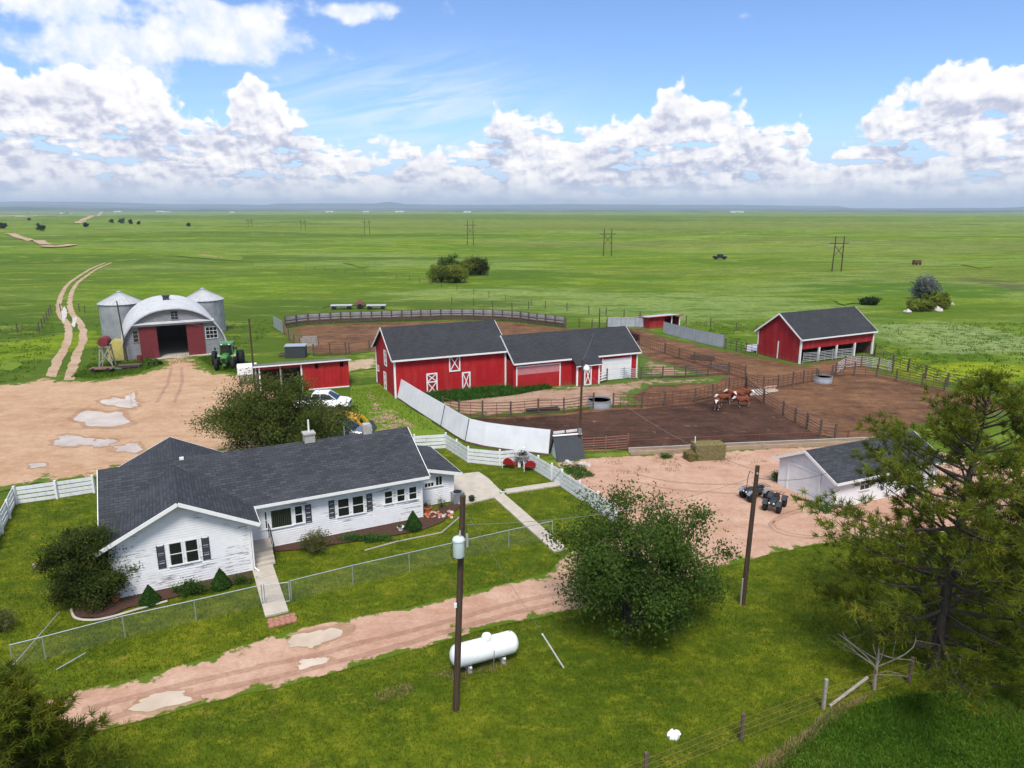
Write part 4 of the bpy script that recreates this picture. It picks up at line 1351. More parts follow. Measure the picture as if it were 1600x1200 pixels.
for a0, a1 in ((2.40, 4.42), (7.86, 9.92)):
    mb = MB()
    qf.box(mb, a0, a1, 0.1, 4.12, 0.08, 0.13)
    for k in range(7):
        xx = a0 + (a1 - a0) * (k + 0.5) / 7
        qf.box(mb, xx - 0.02, xx + 0.02, 0.1, 4.1, 0.13, 0.142)
    mb.build('sliding_door', 'maroon', quon)
mb = MB()
qf.box(mb, 1.75, 11.2, 4.16, 4.42, 0.05, 0.24)
mb.slab(qf.P(1.7, 4.66, 0.0), qf.P(11.25, 4.66, 0.0), qf.P(11.25, 4.44, 0.55), qf.P(1.7, 4.44, 0.55), 0.04)
mb.build('door_track', 'galv_dull', quon)
window(qf, quon, 10.15, 11.5, 2.1, 3.55, 2, 3, m='white_trim', fw=0.05)
window(qf, quon, 1.72, 2.28, 2.3, 3.7, 2, 1, m='grey_wood', fw=0.05)
window(qf, quon, 6.25, 7.05, 4.85, 5.9, 2, 2, m='steel_grey', fw=0.05)
mb = MB().box((6.2, 9.5, QH + 0.22), (0.8, 0.8, 0.55)).box((6.2, 9.5, QH + 0.55), (1.0, 1.0, 0.12))
mb.build('roof_vent', 'charcoal', quon)
def grain_bin(loc, label):
    t = thing('grain_bin', label, 'grain bin', loc, 0.2, 'grain bins behind the arched barn')
    r, h, ap = 2.85, 5.05, 6.6
    prof = []
    for i in range(24):
        z = h * i / 23
        prof.append((r + (0.02 if i % 2 else 0.0), z))
    MB().lathe(prof, 40).build('drum', 'bin_metal', t, True)
    n = 24
    rb = MB()
    for j in range(n):
        a0, a1 = 2 * math.pi * j / n, 2 * math.pi * (j + 1) / n
        rb.prism([(math.cos(a0) * 3.02, math.sin(a0) * 3.02, h - 0.05), (math.cos(a1) * 3.02, math.sin(a1) * 3.02, h - 0.05), (math.cos(a1) * 0.3, math.sin(a1) * 0.3, ap - 0.1), (math.cos(a0) * 0.3, math.sin(a0) * 0.3, ap - 0.1)], (0, 0, 0.03))
    rf = rb.build('cone_roof', 'galv_dull', t)
    ri = MB()
    for j in range(n):
        a = 2 * math.pi * j / n
        ri.beam((math.cos(a) * 3.02, math.sin(a) * 3.02, h), (math.cos(a) * 0.3, math.sin(a) * 0.3, ap - 0.06), 0.05, 0.07)
    ri.build('roof_rib', 'galv', rf)
    MB().lathe([(0.34, ap - 0.15), (0.36, ap + 0.06), (0.1, ap + 0.2)], 16).build('cap', 'galv', t, True)
    return t
grain_bin((-58.2, 105.3, 0), 'round metal grain bin behind the left shoulder of the arched barn')
grain_bin((-47.6, 109.5, 0), 'round metal grain bin behind the right shoulder of the arched barn')

# ================================================================== long red machine shed behind the house
rs = thing('machine_shed', 'long red flat-roofed machine shed, its left half open, behind the leafy tree', 'shed', (-26.07, 70.73, 0), math.radians(20.9))
rf_ = Wall((0, 0, 0), (1, 0, 0), (0, -1, 0))
mb = MB()
mb.span(0, 0.08, 0, 4.2, 0, 2.3).span(0.08, 9.2, 4.1, 4.2, 0, 2.25).span(9.15, 9.25, 0, 4.1, 0, 2.4)
mb.each('side_wall', 'old_board', rs)
mb = MB()
x = 4.45
while x < 9.2:
    mb.span(x, min(x + 0.42, 9.24), -0.03 + random.uniform(-0.006, 0.006), 0.02, 0.12, 2.9 if (5.7 < x < 6.0 or 8.1 < x < 8.5) is False else 2.25)
    mb.span(x - 0.03, x + 0.03, -0.07, -0.02, 0.12, 2.9)
    x += 0.43
mb.each('red_cladding', 'red_corr', rs)
mb = MB()
rf_.box(mb, 0, 4.4, 2.55, 2.9, -0.02, 0.02)
mb.build('header', 'red_metal', rs)
mb = MB().slab((-0.35, -0.35, 3.0), (9.5, -0.35, 3.06), (9.5, 4.4, 2.35), (-0.35, 4.4, 2.3), 0.08)
r = mb.build('roof', 'old_roof', rs)
MB().beam((-0.35, -0.37, 2.95), (9.5, -0.37, 3.01), 0.03, 0.13).each('fascia', 'white_trim', r)
for x in (0.25, 2.3, 4.38):
    MB().box((x, -0.02, 1.42), (0.14, 0.14, 2.8)).build('post', 'white_trim' if x != 2.3 else 'grey_wood', rs)
MB().span(5.0, 9.2, -0.14, -0.04, 0.02, 0.13).build('sill_beam', 'white_trim', rs)
tag(link('shed_shelving', MB().span(0, 1.5, 0, 0.5, 0, 0.1).span(0, 1.5, 0, 0.5, 0.7, 0.76).span(0, 0.06, 0, 0.5, 0.1, 0.7).span(1.44, 1.5, 0, 0.5, 0.1, 0.7).mesh('shed_shelving'), 'grey_wood'), 'grey wooden bench inside the open machine shed', 'bench').location = (-25.2, 73.5, 0)

# ================================================================== little shed and sheet-metal walls at the back of the corral
c0 = G(1014, 514)
ms = thing('loafing_shed', 'low red loafing shed with half-open front at the back of the corral', 'shed', c0, math.radians(24))
mb = MB().span(0, 2.9, 0, 0.08, 0, 1.75).span(0, 0.08, 0.08, 3.2, 0, 1.75).span(0.08, 5.9, 3.12, 3.2, 0, 1.45).span(5.82, 5.9, 0.05, 3.12, 0, 1.6)
mb.each('wall', 'shed_red', ms)
MB().slab((-0.25, -0.4, 1.95), (6.2, -0.4, 2.05), (6.2, 3.5, 1.62), (-0.25, 3.5, 1.52), 0.07).build('roof', 'galv_dull', ms)
MB().beam((-0.25, -0.42, 1.9), (6.2, -0.42, 2.0), 0.03, 0.12).each('fascia', 'red_metal', ms)
for x in (4.3, 5.85):
    MB().box((x, 0.0, 0.95), (0.14, 0.14, 1.9)).build('post', 'white_trim', ms)
def sheet_wall(name, px, h, m, label, cat='wall', grp=None, posts='post_wood', lean=0.0, split=True):
    """sheet-metal panels on posts between ground pixels; every panel a part"""
    P = [G(u, v) for u, v in px]
    t = thing(name, label, cat, P[0], 0.0, grp)
    for i in range(len(P) - 1):
        a, b = P[i] - P[0], P[i + 1] - P[0]
        d = (b - a)
        L = d.length
        o = MB().box((L / 2, 0, h / 2 + 0.08), (L - 0.05, 0.05, h)).build('panel', m, t)
        o.location = a
        o.rotation_euler = (0, 0, math.atan2(d.y, d.x))
        p = MB().box((0, 0.09, h / 2 + 0.06), (0.14, 0.12, h + 0.12)).build('post', posts, t)
        p.location = a
        p.rotation_euler = (0, 0, math.atan2(d.y, d.x))
    p = MB().box((0, 0.09, h / 2 + 0.06), (0.14, 0.12, h + 0.12)).build('post', posts, t)
    p.location = P[-1] - P[0]
    return t
sheet_wall('metal_screen', [(949, 511), (970, 511), (992, 511), (1012, 512)], 1.45, 'panel_metal', 'grey sheet-metal screen left of the low red loafing shed')
sheet_wall('metal_screen', [(1036, 521), (1058, 527), (1081, 533), (1106, 539), (1131, 544)], 1.75, 'panel_metal', 'pale corrugated metal panels running from the loafing shed toward the cattle shed')

# curved windbreak from the barn corner to the light pole
wb = [(617.5, 620), (642, 637), (668, 654), (690, 668), (709, 681), (728, 692), (756, 699), (790, 704), (822, 708), (857, 712)]
P = [G(u, v) for u, v in wb]
t = thing('windbreak', 'long curved pale grey sheet windbreak between the red barn and the yard', 'windbreak', P[0])
groups = [(0, 3), (3, 5), (5, 9)]
for a, b in groups:
    mb = MB()
    for i in range(a, b):
        p, q_ = P[i] - P[0], P[i + 1] - P[0]
        n_ = Vector((-(q_ - p).y, (q_ - p).x, 0)).normalized()
        z0, z1 = 0.18, 1.98
        lo, hi = n_ * -0.05, n_ * 0.42
        vs = [p + lo + Vector((0, 0, z0)), q_ + lo + Vector((0, 0, z0)), q_ + hi + Vector((0, 0, z1)), p + hi + Vector((0, 0, z1))]
        mb.slab(*vs, 0.05)
    mb.build('panel', 'windbreak', t)
for i, p in enumerate(P):
    d = (P[min(i + 1, len(P) - 1)] - P[max(i - 1, 0)]).normalized()
    n_ = Vector((-d.y, d.x, 0))
    b_ = p - P[0] + n_ * 0.55
    MB().tube([b_, b_ + Vector((0, 0, 1.9))], 0.07, 8).build('post', 'post_wood', t)
mb = MB()
for i in range(len(P) - 1):
    p, q_ = P[i] - P[0], P[i + 1] - P[0]
    mb.beam(p + Vector((0, 0, 0.1)), q_ + Vector((0, 0, 0.1)), 0.07, 0.16)
mb.build('kick_board', 'old_board', t)
for i in (3, 5):
    p = P[i] - P[0]
    d = (P[i + 1] - P[i - 1]).normalized()
    n_ = Vector((-d.y, d.x, 0))
    MB().beam(p - n_ * 0.09 + Vector((0, 0, 0.16)), p + n_ * 0.36 + Vector((0, 0, 1.99)), 0.03, 0.05).build('seam', 'charcoal', t)

# ================================================================== fences
def plank_fence(label, px, h=1.22, boards=4, bw=0.23, m='fence_white', post_h=None, sub=None, cat='fence', name='plank_fence', brace=None):
    P = [G(u, v) for u, v in px]
    Q = []
    for i in range(len(P) - 1):
        k = max(1, round((P[i + 1] - P[i]).length / 2.5))
        Q += [P[i].lerp(P[i + 1], j / k) for j in range(k)]
    Q.append(P[-1])
    t = thing(name, label, cat, Q[0])
    for p in Q:
        MB().box((p - Q[0]) + Vector((0, 0, h / 2 + 0.04)), (0.13, 0.13, h + 0.08)).build('post', m, t)
    for i in range(len(Q) - 1):
        a, b = Q[i] - Q[0], Q[i + 1] - Q[0]
        d = (b - a).normalized()
        n = Vector((d.y, -d.x, 0)) * 0.085
        for j in range(boards):
            z = 0.16 + (h - 0.20 - bw / 2) * j / (boards - 1)
            sag = random.uniform(-0.018, 0.018)
            o = MB().beam(a + n + d * 0.01 + Vector((0, 0, z + sag)), b + n - d * 0.01 + Vector((0, 0, z + random.uniform(-0.018, 0.018))), 0.03, bw).build('board', m, t)
    return t
plank_fence('white plank fence behind the house, bending beside the grey windbreak', [(648, 703), (697, 700), (732, 723), (781, 728), (818, 724)])
plank_fence('white plank fence running from the red garden seats to the plank gate', [(819, 725), (841, 738), (862, 751)])
plank_fence('white plank fence between the yard gate and the leafy tree by the drive', [(878, 761), (905, 779), (934, 798), (962, 817)])
plank_fence('white plank fence at the left edge of the lawn, meeting the house', [(148, 771), (90, 780), (26, 789), (4, 835), (-25, 900)])
# plank gate with diagonal brace
a, b = G(863, 752), G(877, 760)
t = thing('plank_gate', 'white plank gate with diagonal brace closing the lawn path', 'gate', a)
d = (b - a)
for j in range(4):
    z = 0.18 + 0.29 * j
    MB().beam(Vector((0, 0, z)) + d * 0.03, d * 0.97 + Vector((0, 0, z)), 0.035, 0.23).build('board', 'fence_white', t)
n = Vector((d.y, -d.x, 0)).normalized() * 0.05
MB().beam(n + Vector((0, 0, 0.1)), n + d + Vector((0, 0, 1.25)), 0.03, 0.10).build('brace', 'fence_white', t)
for k in (0.02, 0.98):
    MB().beam(n * 0.8 + d * k + Vector((0, 0, 0.05)), n * 0.8 + d * k + Vector((0, 0, 1.3)), 0.03, 0.12).build('stile', 'fence_white', t)

def pipe_fence(label, px, h=1.4, rails=5, m='rust_pipe', pm='post_wood', pr_=0.08, rr=0.034, stays=0, name='pipe_fence', cat='fence', sub=0.0, group=None, top=None):
    P = [G(u, v) for u, v in px]
    if sub:
        Q = []
        for i in range(len(P) - 1):
            k = max(1, round((P[i + 1] - P[i]).length / sub))
            Q += [P[i].lerp(P[i + 1], j / k) for j in range(k)]
        P = Q + [P[-1]]
    for p in P:
        p.z = terr(p.x, p.y)
    t = thing(name, label, cat, P[0], 0, group)
    pme = MB().tube([(0, 0, -0.1), (0, 0, h + 0.16)], pr_, 8).mesh('post', True)
    for p in P:
        o = link('post', pme, pm, t)
        o.location = p - P[0]
        o.rotation_euler = (random.uniform(-0.025, 0.025), random.uniform(-0.025, 0.025), random.uniform(0, 3))
        o.scale = (1, 1, random.uniform(0.93, 1.08))
    for j in range(rails):
        z = 0.28 + (h - 0.30) * j / max(1, rails - 1)
        MB().tube([p - P[0] + Vector((random.uniform(-.02, .02), 0.04, z + random.uniform(-0.025, 0.025))) for p in P], rr, 6).build('rail', m, t)
    if stays:
        mb = MB()
        for i in range(len(P) - 1):
            a, b = P[i] - P[0], P[i + 1] - P[0]
            for k in range(1, stays + 1):
                p = a.lerp(b, k / (stays + 1))
                mb.tube([p + Vector((0, 0.02, 0.1)), p + Vector((0, 0.02, h))], rr * 0.7, 5)
        tag(mb.build('stays', m, t), kind='stuff')
    return t
R1a = [(692, 645), (717, 651), (754, 653), (798, 652), (841, 648), (881, 647), (927, 640)]
R1b = [(958, 638), (1003, 638), (1038, 635), (1086, 629), (1113, 623), (1139, 613), (1165, 607)]
pipe_fence('rusty pipe corral fence along the tan pen in front of the tall barn', R1a, stays=1)
pipe_fence('rusty pipe corral fence behind the cattle, between two water tanks', R1b, stays=3)
pipe_fence('pale rusty rail fence slanting from the cattle down to the concrete bunk', [(1166, 608), (1193, 631), (1223, 650), (1242, 661), (1260, 671), (1281, 684), (1304, 688)], rails=5, m='rust_light', h=1.35, pm='post_wood', pr_=0.095, rr=0.045)
pipe_fence('dark corral fence running right from the low barn wing', [(1001, 593), (1035, 592), (1071, 591), (1106, 588), (1137, 587)], m='charcoal', stays=1, h=1.35)
pipe_fence('tall brown picket corral fence slanting behind the white garage door', [(985, 530), (999, 540), (1038, 554), (1061, 562), (1085, 569), (1110, 577), (1139, 586), (1164, 594)], m='rust_pipe', rails=4, stays=12, h=1.5, rr=0.03)
pipe_fence('rusty corral fence between the cattle corner and the far water tank', [(1165, 604), (1192, 611), (1215, 608), (1238, 604), (1255, 600), (1274, 598)], stays=2)
pipe_fence('brown corral fence from the far water tank past the cattle shed', [(1300, 590), (1334, 588), (1369, 590), (1400, 597), (1440, 605), (1475, 612)], stays=1, m='rust_pipe')
pipe_fence('dark fence descending from the right corner of the cattle shed', [(1366, 556), (1394, 574), (1418, 581), (1445, 592), (1480, 604), (1530, 613), (1571, 622), (1615, 627)], m='charcoal', stays=1, h=1.45, pr_=0.11)
pipe_fence('grey steel panels inside the open front of the cattle shed', [(1254, 568), (1276, 566), (1300, 563), (1330, 560)], m='galv_dull', pm='galv_dull', pr_=0.03, stays=1, h=1.3, rails=6)
pipe_fence('grey steel panels forming pens before the cattle shed', [(1306, 586), (1320, 577), (1345, 574), (1372, 578), (1394, 583)], m='galv_dull', pm='post_wood', stays=2, h=1.35, rails=6)
pipe_fence('short red rail panel behind the far water tank', [(1278, 597), (1305, 586)], m='rust_light', h=1.3, rails=5, stays=1)
pipe_fence('rusty pipe fence left of the back corral', [(444, 522), (452, 532), (460, 539), (469, 546)], stays=2, m='rust_light')
pipe_fence('thin pipe gate behind the machine shed', [(490, 556), (516, 555), (541, 554)], rails=6, pr_=0.09, stays=1)
pipe_fence('fence end at the rear left corner of the tall barn', [(546, 553), (577, 549), (592, 547)], rails=3, m='rust_pipe')
pipe_fence('steel fence line between the metal panels and the cattle shed', [(1133, 546), (1150, 549), (1165, 553), (1183, 557)], rails=4, m='charcoal', stays=1)
pipe_fence('grey pipe gate standing before the white garage door of the barn wing', [(948, 594), (975, 592), (996, 594)], rails=5, m='galv', pm='galv', pr_=0.03, stays=1, h=1.25)
pipe_fence('white board gate leaning at the barn wing bay', [(919, 599), (936, 600), (948, 596)], rails=4, m='fence_white', pm='post_wood', rr=0.06, h=1.2, name='board_gate', cat='gate')
pipe_fence('red pipe gate between the light pole and the concrete bunk', [(909, 711), (946, 709), (981, 706)], rails=6, m='rust_light', pm='rust_light', pr_=0.05, stays=1, h=1.35, name='pipe_gate', cat='gate', rr=0.032)
pipe_fence('wooden post fence crossing the pasture behind the corrals', [(706, 476), (740, 478), (800, 484), (852, 482), (886, 486), (920, 491), (975, 496), (1000, 499)], rails=4, m='charcoal', rr=0.012, sub=4.0, pr_=0.09, h=1.3, name='wire_fence')
pipe_fence('wire pasture fence running behind the metal panels', [(1072, 506), (1110, 511), (1150, 517), (1182, 522)], rails=4, m='charcoal', rr=0.012, sub=5.0, pr_=0.08, h=1.25, name='wire_fence')
pipe_fence('wire fence leaving the right end of the back corral', [(884, 512), (905, 511), (925, 513), (948, 512)], rails=4, m='charcoal', rr=0.012, pr_=0.08, h=1.25, name='wire_fence')
pipe_fence('pasture fence crossing beside the wheel tracks left of the grain bin', [(0, 517), (28, 521), (62, 520), (80, 489), (95, 487)], rails=4, m='charcoal', rr=0.012, pr_=0.09, h=1.3, name='wire_fence', sub=5.0)
pipe_fence('pasture fence between the wheel tracks and the grain bin', [(124, 487), (133, 489), (155, 487)], rails=4, m='charcoal', rr=0.012, pr_=0.09, h=1.3, name='wire_fence', sub=5.0)
pipe_fence('distant pasture fence winding past the willow bushes', [(478, 420), (540, 428), (600, 432), (640, 438), (690, 449), (740, 460), (790, 470), (830, 477)], rails=2, m='charcoal', rr=0.012, pr_=0.07, h=1.1, name='wire_fence', sub=7.0)

# boarded back corral: posts, rails and a pale sheet behind them, panel by panel
px = [(446, 513), (464, 510), (482, 508), (500, 507), (517, 506), (533, 505), (548, 505), (565, 504), (581, 504), (597, 503), (612, 503), (628, 502), (643, 502), (658, 501), (673, 501), (689, 500), (705, 500), (722, 500),
      (740, 500), (755, 501), (770, 501), (785, 502), (800, 503), (813, 504), (826, 506), (839, 508), (852, 509), (867, 511), (882, 513)]
P = [G(u, v) for u, v in px]
t = thing('corral_windbreak', 'long curved back corral fence of pale sheets with dark posts and rails', 'fence', P[0])
for i, p in enumerate(P):
    MB().box(p - P[0] + Vector((0, 0, 0.98)), (0.2, 0.2, 1.96)).build('post', 'post_wood', t)
    if i < len(P) - 1:
        a, b = p - P[0], P[i + 1] - P[0]
        n = Vector((-(b - a).y, (b - a).x, 0)).normalized() * 0.16
        MB().beam(a + n + Vector((0, 0, 1.32)), b + n + Vector((0, 0, 1.32)), 0.03, 0.95).build('panel', 'weathered_panel', t)
        for z in (0.40, 0.78, 1.16):
            MB().beam(a - n * 0.7 + Vector((0, 0, z)), b - n * 0.7 + Vector((0, 0, z)), 0.05, 0.15).build('rail', 'post_wood', t)
        MB().beam(a + n * 1.4 + Vector((0, 0, 0.42)), b + n * 1.4 + Vector((0, 0, 0.42)), 0.03, 0.45).build('kick_board', 'old_board', t)
        MB().beam(a - n * 0.7 + Vector((0, 0, 1.84)), b - n * 0.7 + Vector((0, 0, 1.84)), 0.05, 0.07).build('rail', 'post_wood', t)
sheet_wall('metal_screen', [(428, 512), (433, 515), (438, 518), (443, 522)], 1.8, 'panel_metal', 'grey corrugated screen closing the left end of the back corral')

# concrete feed bunk along the muddy pen
P = [G(u, v) for u, v in [(985, 712), (1050, 709), (1120, 705), (1190, 702), (1260, 699), (1330, 696), (1375, 694)]]
t = thing('feed_bunk', 'low concrete feed bunk along the front of the muddy pen', 'feed bunk', P[0])
for i in range(len(P) - 1):
    a, b = P[i] - P[0], P[i + 1] - P[0]
    d = (b - a).normalized()
    n = Vector((-d.y, d.x, 0))
    s = MB()
    s.beam(a + Vector((0, 0, 0.18)) + d * 0.01, b + Vector((0, 0, 0.18)) - d * 0.01, 0.12, 0.36)
    s.beam(a + n * 0.62 + Vector((0, 0, 0.17)) + d * 0.01, b + n * 0.62 + Vector((0, 0, 0.17)) - d * 0.01, 0.12, 0.34)
    s.beam(a + n * 0.31 + Vector((0, 0, 0.07)) + d * 0.01, b + n * 0.31 + Vector((0, 0, 0.07)) - d * 0.01, 0.5, 0.12)
    s.build('trough_section', 'bunk_concrete', t)
    MB().beam(a + n * 0.62 + Vector((0, 0, 0.40)), b + n * 0.62 + Vector((0, 0, 0.40)), 0.10, 0.06).build('cap_beam', 'concrete_grey', t)
for i in range(len(P)):
    MB().tube([P[i] - P[0] + Vector((0, 0.72, 0)), P[i] - P[0] + Vector((0, 0.72, 1.05))], 0.05, 6).build('post', 'rust_pipe', t)
MB().tube([p - P[0] + Vector((0, 0.72, 1.0)) for p in P], 0.03, 6).build('neck_rail', 'rust_pipe', t)

# chain-link fence with its gate before the house
def chain_link(label, px, h=1.12):
    P = [G(u, v) for u, v in px]
    t = thing('chain_link_fence', label, 'fence', P[0])
    for p in P:
        q_ = p - P[0]
        MB().tube([q_, q_ + Vector((0, 0, h + 0.03))], 0.026, 6).build('post', 'galv', t)
    MB().tube([p - P[0] + Vector((0, 0, h)) for p in P], 0.02, 6).build('top_rail', 'galv', t)
    mb = MB()
    s = 0.085
    for i in range(len(P) - 1):
        a, b = P[i] - P[0], P[i + 1] - P[0]
        L = (b - a).length
        d = (b - a) / L
        n = Vector((-d.y, d.x, 0)) * 0.0022
        k = int((L + h) / s)
        for j in range(k):
            for sg in (0, 1):
                x0, x1 = j * s - h, j * s
                z0, z1 = 0.03, h
                if x0 < 0:
                    z0 += -x0
                    x0 = 0
                if x1 > L:
                    z1 -= x1 - L
                    x1 = L
                if x1 <= x0:
                    continue
                if sg:
                    p, q_ = a + d * (L - x0) + Vector((0, 0, z0)), a + d * (L - x1) + Vector((0, 0, z1))
                else:
                    p, q_ = a + d * x0 + Vector((0, 0, z0)), a + d * x1 + Vector((0, 0, z1))
                w = (d * (-1 if sg else 1) - Vector((0, 0, 1))).normalized() * 0.0016
                mb.add([p + w, p - w, q_ - w, q_ + w], [(0, 1, 2, 3)])
    me = bpy.data.meshes.new('wire_netting')
    me.from_pydata(mb.v, [], mb.f)
    tag(link('wire_netting', me, 'netting', t), kind='stuff')
    return t
chain_link('chain-link fence on the left of the front gate, below the house wing', [(22, 1045), (72, 1032), (196, 998), (307, 972), (411, 947)])
chain_link('chain-link fence on the right of the front gate, along the lawn', [(456, 940), (552, 915), (640, 894), (716, 876), (795, 857), (863, 842)])
a, b = G(415, 962), G(452, 954)
a = G(413, 946); b = G(455, 941)
t = thing('chain_link_gate', 'small chain-link gate closing the front path', 'gate', a)
d = b - a
for k in (0.04, 0.96):
    MB().tube([d * k + Vector((0, 0, 0.05)), d * k + Vector((0, 0, 1.12))], 0.024, 6).build('upright', 'galv', t)
for z in (0.08, 1.08):
    MB().tube([d * 0.04 + Vector((0, 0, z)), d * 0.96 + Vector((0, 0, z))], 0.02, 6).build('rail', 'galv', t)
mb = MB()
L = d.length
for j in range(int((L + 1.0) / 0.085)):
    for sg in (0, 1):
        x0, x1, z0, z1 = j * 0.085 - 1.0, j * 0.085, 0.08, 1.08
        if x0 < 0:
            z0 -= x0
            x0 = 0
        if x1 > L:
            z1 -= x1 - L
            x1 = L
        if x1 <= x0:
            continue
        f = (lambda x: L - x) if sg else (lambda x: x)
        p, q_ = d * (f(x0) / L) + Vector((0, 0, z0)), d * (f(x1) / L) + Vector((0, 0, z1))
        w = Vector((0.0025, 0, -0.0025))
        mb.add([p + w, p - w, q_ - w, q_ + w], [(0, 1, 2, 3)])
me = bpy.data.meshes.new('wire_netting')
me.from_pydata(mb.v, [], mb.f)
tag(link('wire_netting', me, 'netting', t), kind='stuff')
t = thing('fallen_rail', 'loose pale pipes lying over the left end of the chain-link fence', 'pipes', G(22, 1050))
p0 = G(22, 1050)
MB().tube([Vector((0, 0, 0.3)), G(95, 968) - p0 + Vector((0, 0, 0.4))], 0.022, 6).build('pipe', 'galv', t)
MB().tube([G(88, 1050) - p0 + Vector((0, 0, 0.1)), G(135, 1028) - p0 + Vector((0, 0, 0.25))], 0.022, 6).build('pipe', 'galv', t)
# barbed-wire fence at the bottom of the picture
t = thing('barbed_wire_fence', 'barbed-wire fence with dark posts at the lower edge of the lawn', 'fence', G(1158, 1158))
p0 = G(1158, 1158)
base = [G(1008, 1222), G(1158, 1158), G(1286, 1108), G(1420, 1068)]
hs = [1.15, 1.15, 1.3, 1.2]
for i, (p, h) in enumerate(zip(base, hs)):
    MB().tube([p - p0 - Vector((0, 0, 0.1)), p - p0 + Vector((0.0, 0, h))], 0.075, 8).build('post', 'grey_wood' if i == 2 else 'post_wood', t)
MB().tube([G(1296, 1106) - p0 + Vector((0, 0, 0.08)), G(1352, 1086) - p0 + Vector((0, 0, 0.80))], 0.06, 8).build('brace', 'grey_wood', t)
ext = [base[0] + (base[0] - base[1]) * 1.5] + base
for k in range(4):
    MB().tube([p - p0 + Vector((0, -0.08, 0.25 + k * 0.25)) for p in ext], 0.006, 4).build('wire', 'rust_light', t)

# ================================================================== plants
def np_mesh(name, V, nper, mat_, parent=None, tint=None, smooth=False):
    """V: (N*nper, 3) vertices of N separate faces with nper corners each"""
    n = len(V) // nper
    me = bpy.data.meshes.new(name)
    me.vertices.add(len(V))
    me.vertices.foreach_set('co', V.astype(np.float32).ravel())
    me.loops.add(len(V))
    me.loops.foreach_set('vertex_index', np.arange(len(V), dtype=np.int32))
    me.polygons.add(n)
    me.polygons.foreach_set('loop_start', np.arange(0, len(V), nper, dtype=np.int32))
    me.polygons.foreach_set('loop_total', np.full(n, nper, dtype=np.int32))
    me.update(calc_edges=True)
    at = me.color_attributes.new('tint', 'FLOAT_COLOR', 'POINT')
    if tint is None:
        b = rng.uniform(0.65, 1.25, n)
        w = rng.uniform(-0.10, 0.10, n)
        tint = np.stack([b * (1 + w), b, b * (1 - w)], 1)
    c = np.ones((len(V), 4), np.float32)
    c[:, :3] = np.repeat(tint, nper, 0)
    at.data.foreach_set('color', c.ravel())
    return link(name, me, mat_, parent)
def unit(a):
    return a / (np.linalg.norm(a, axis=1, keepdims=True) + 1e-9)
def leaf_quads(C, size, droop=0.3, aspect=0.55, out=None, k_out=0.6):
    """diamond leaves at centres C facing outwards/up at random"""
    n = len(C)
    d = unit(rng.normal(size=(n, 3)) + np.array([0, 0, -droop]))
    nr = rng.normal(size=(n, 3))
    if out is not None:
        nr = nr * 0.7 + out * k_out + np.array([0, 0, 0.5])
    s = unit(np.cross(d, nr))
    sz = size * rng.uniform(0.6, 1.35, (n, 1))
    a, b = d * sz * 0.5, s * sz * 0.5 * aspect
    V = np.stack([C - a, C + b - a * 0.1, C + a, C - b - a * 0.1], 1)
    return V.reshape(-1, 3)
def limb(mb, p, q, r0, r1, n=6, bend=0.12, seg=5, lift=0.0):
    p, q = Vector(p), Vector(q)
    L = (q - p).length
    off = Vector((random.uniform(-1, 1), random.uniform(-1, 1), random.uniform(-0.3, 0.6))) * L * bend
    pts = []
    for i in range(seg + 1):
        t = i / seg
        pts.append(p.lerp(q, t) + off * math.sin(math.pi * t) + Vector((0, 0, lift * L * (t * t - t))))
    mb.tube(pts, [r0 + (r1 - r0) * i / seg for i in range(seg + 1)], n)
    return pts
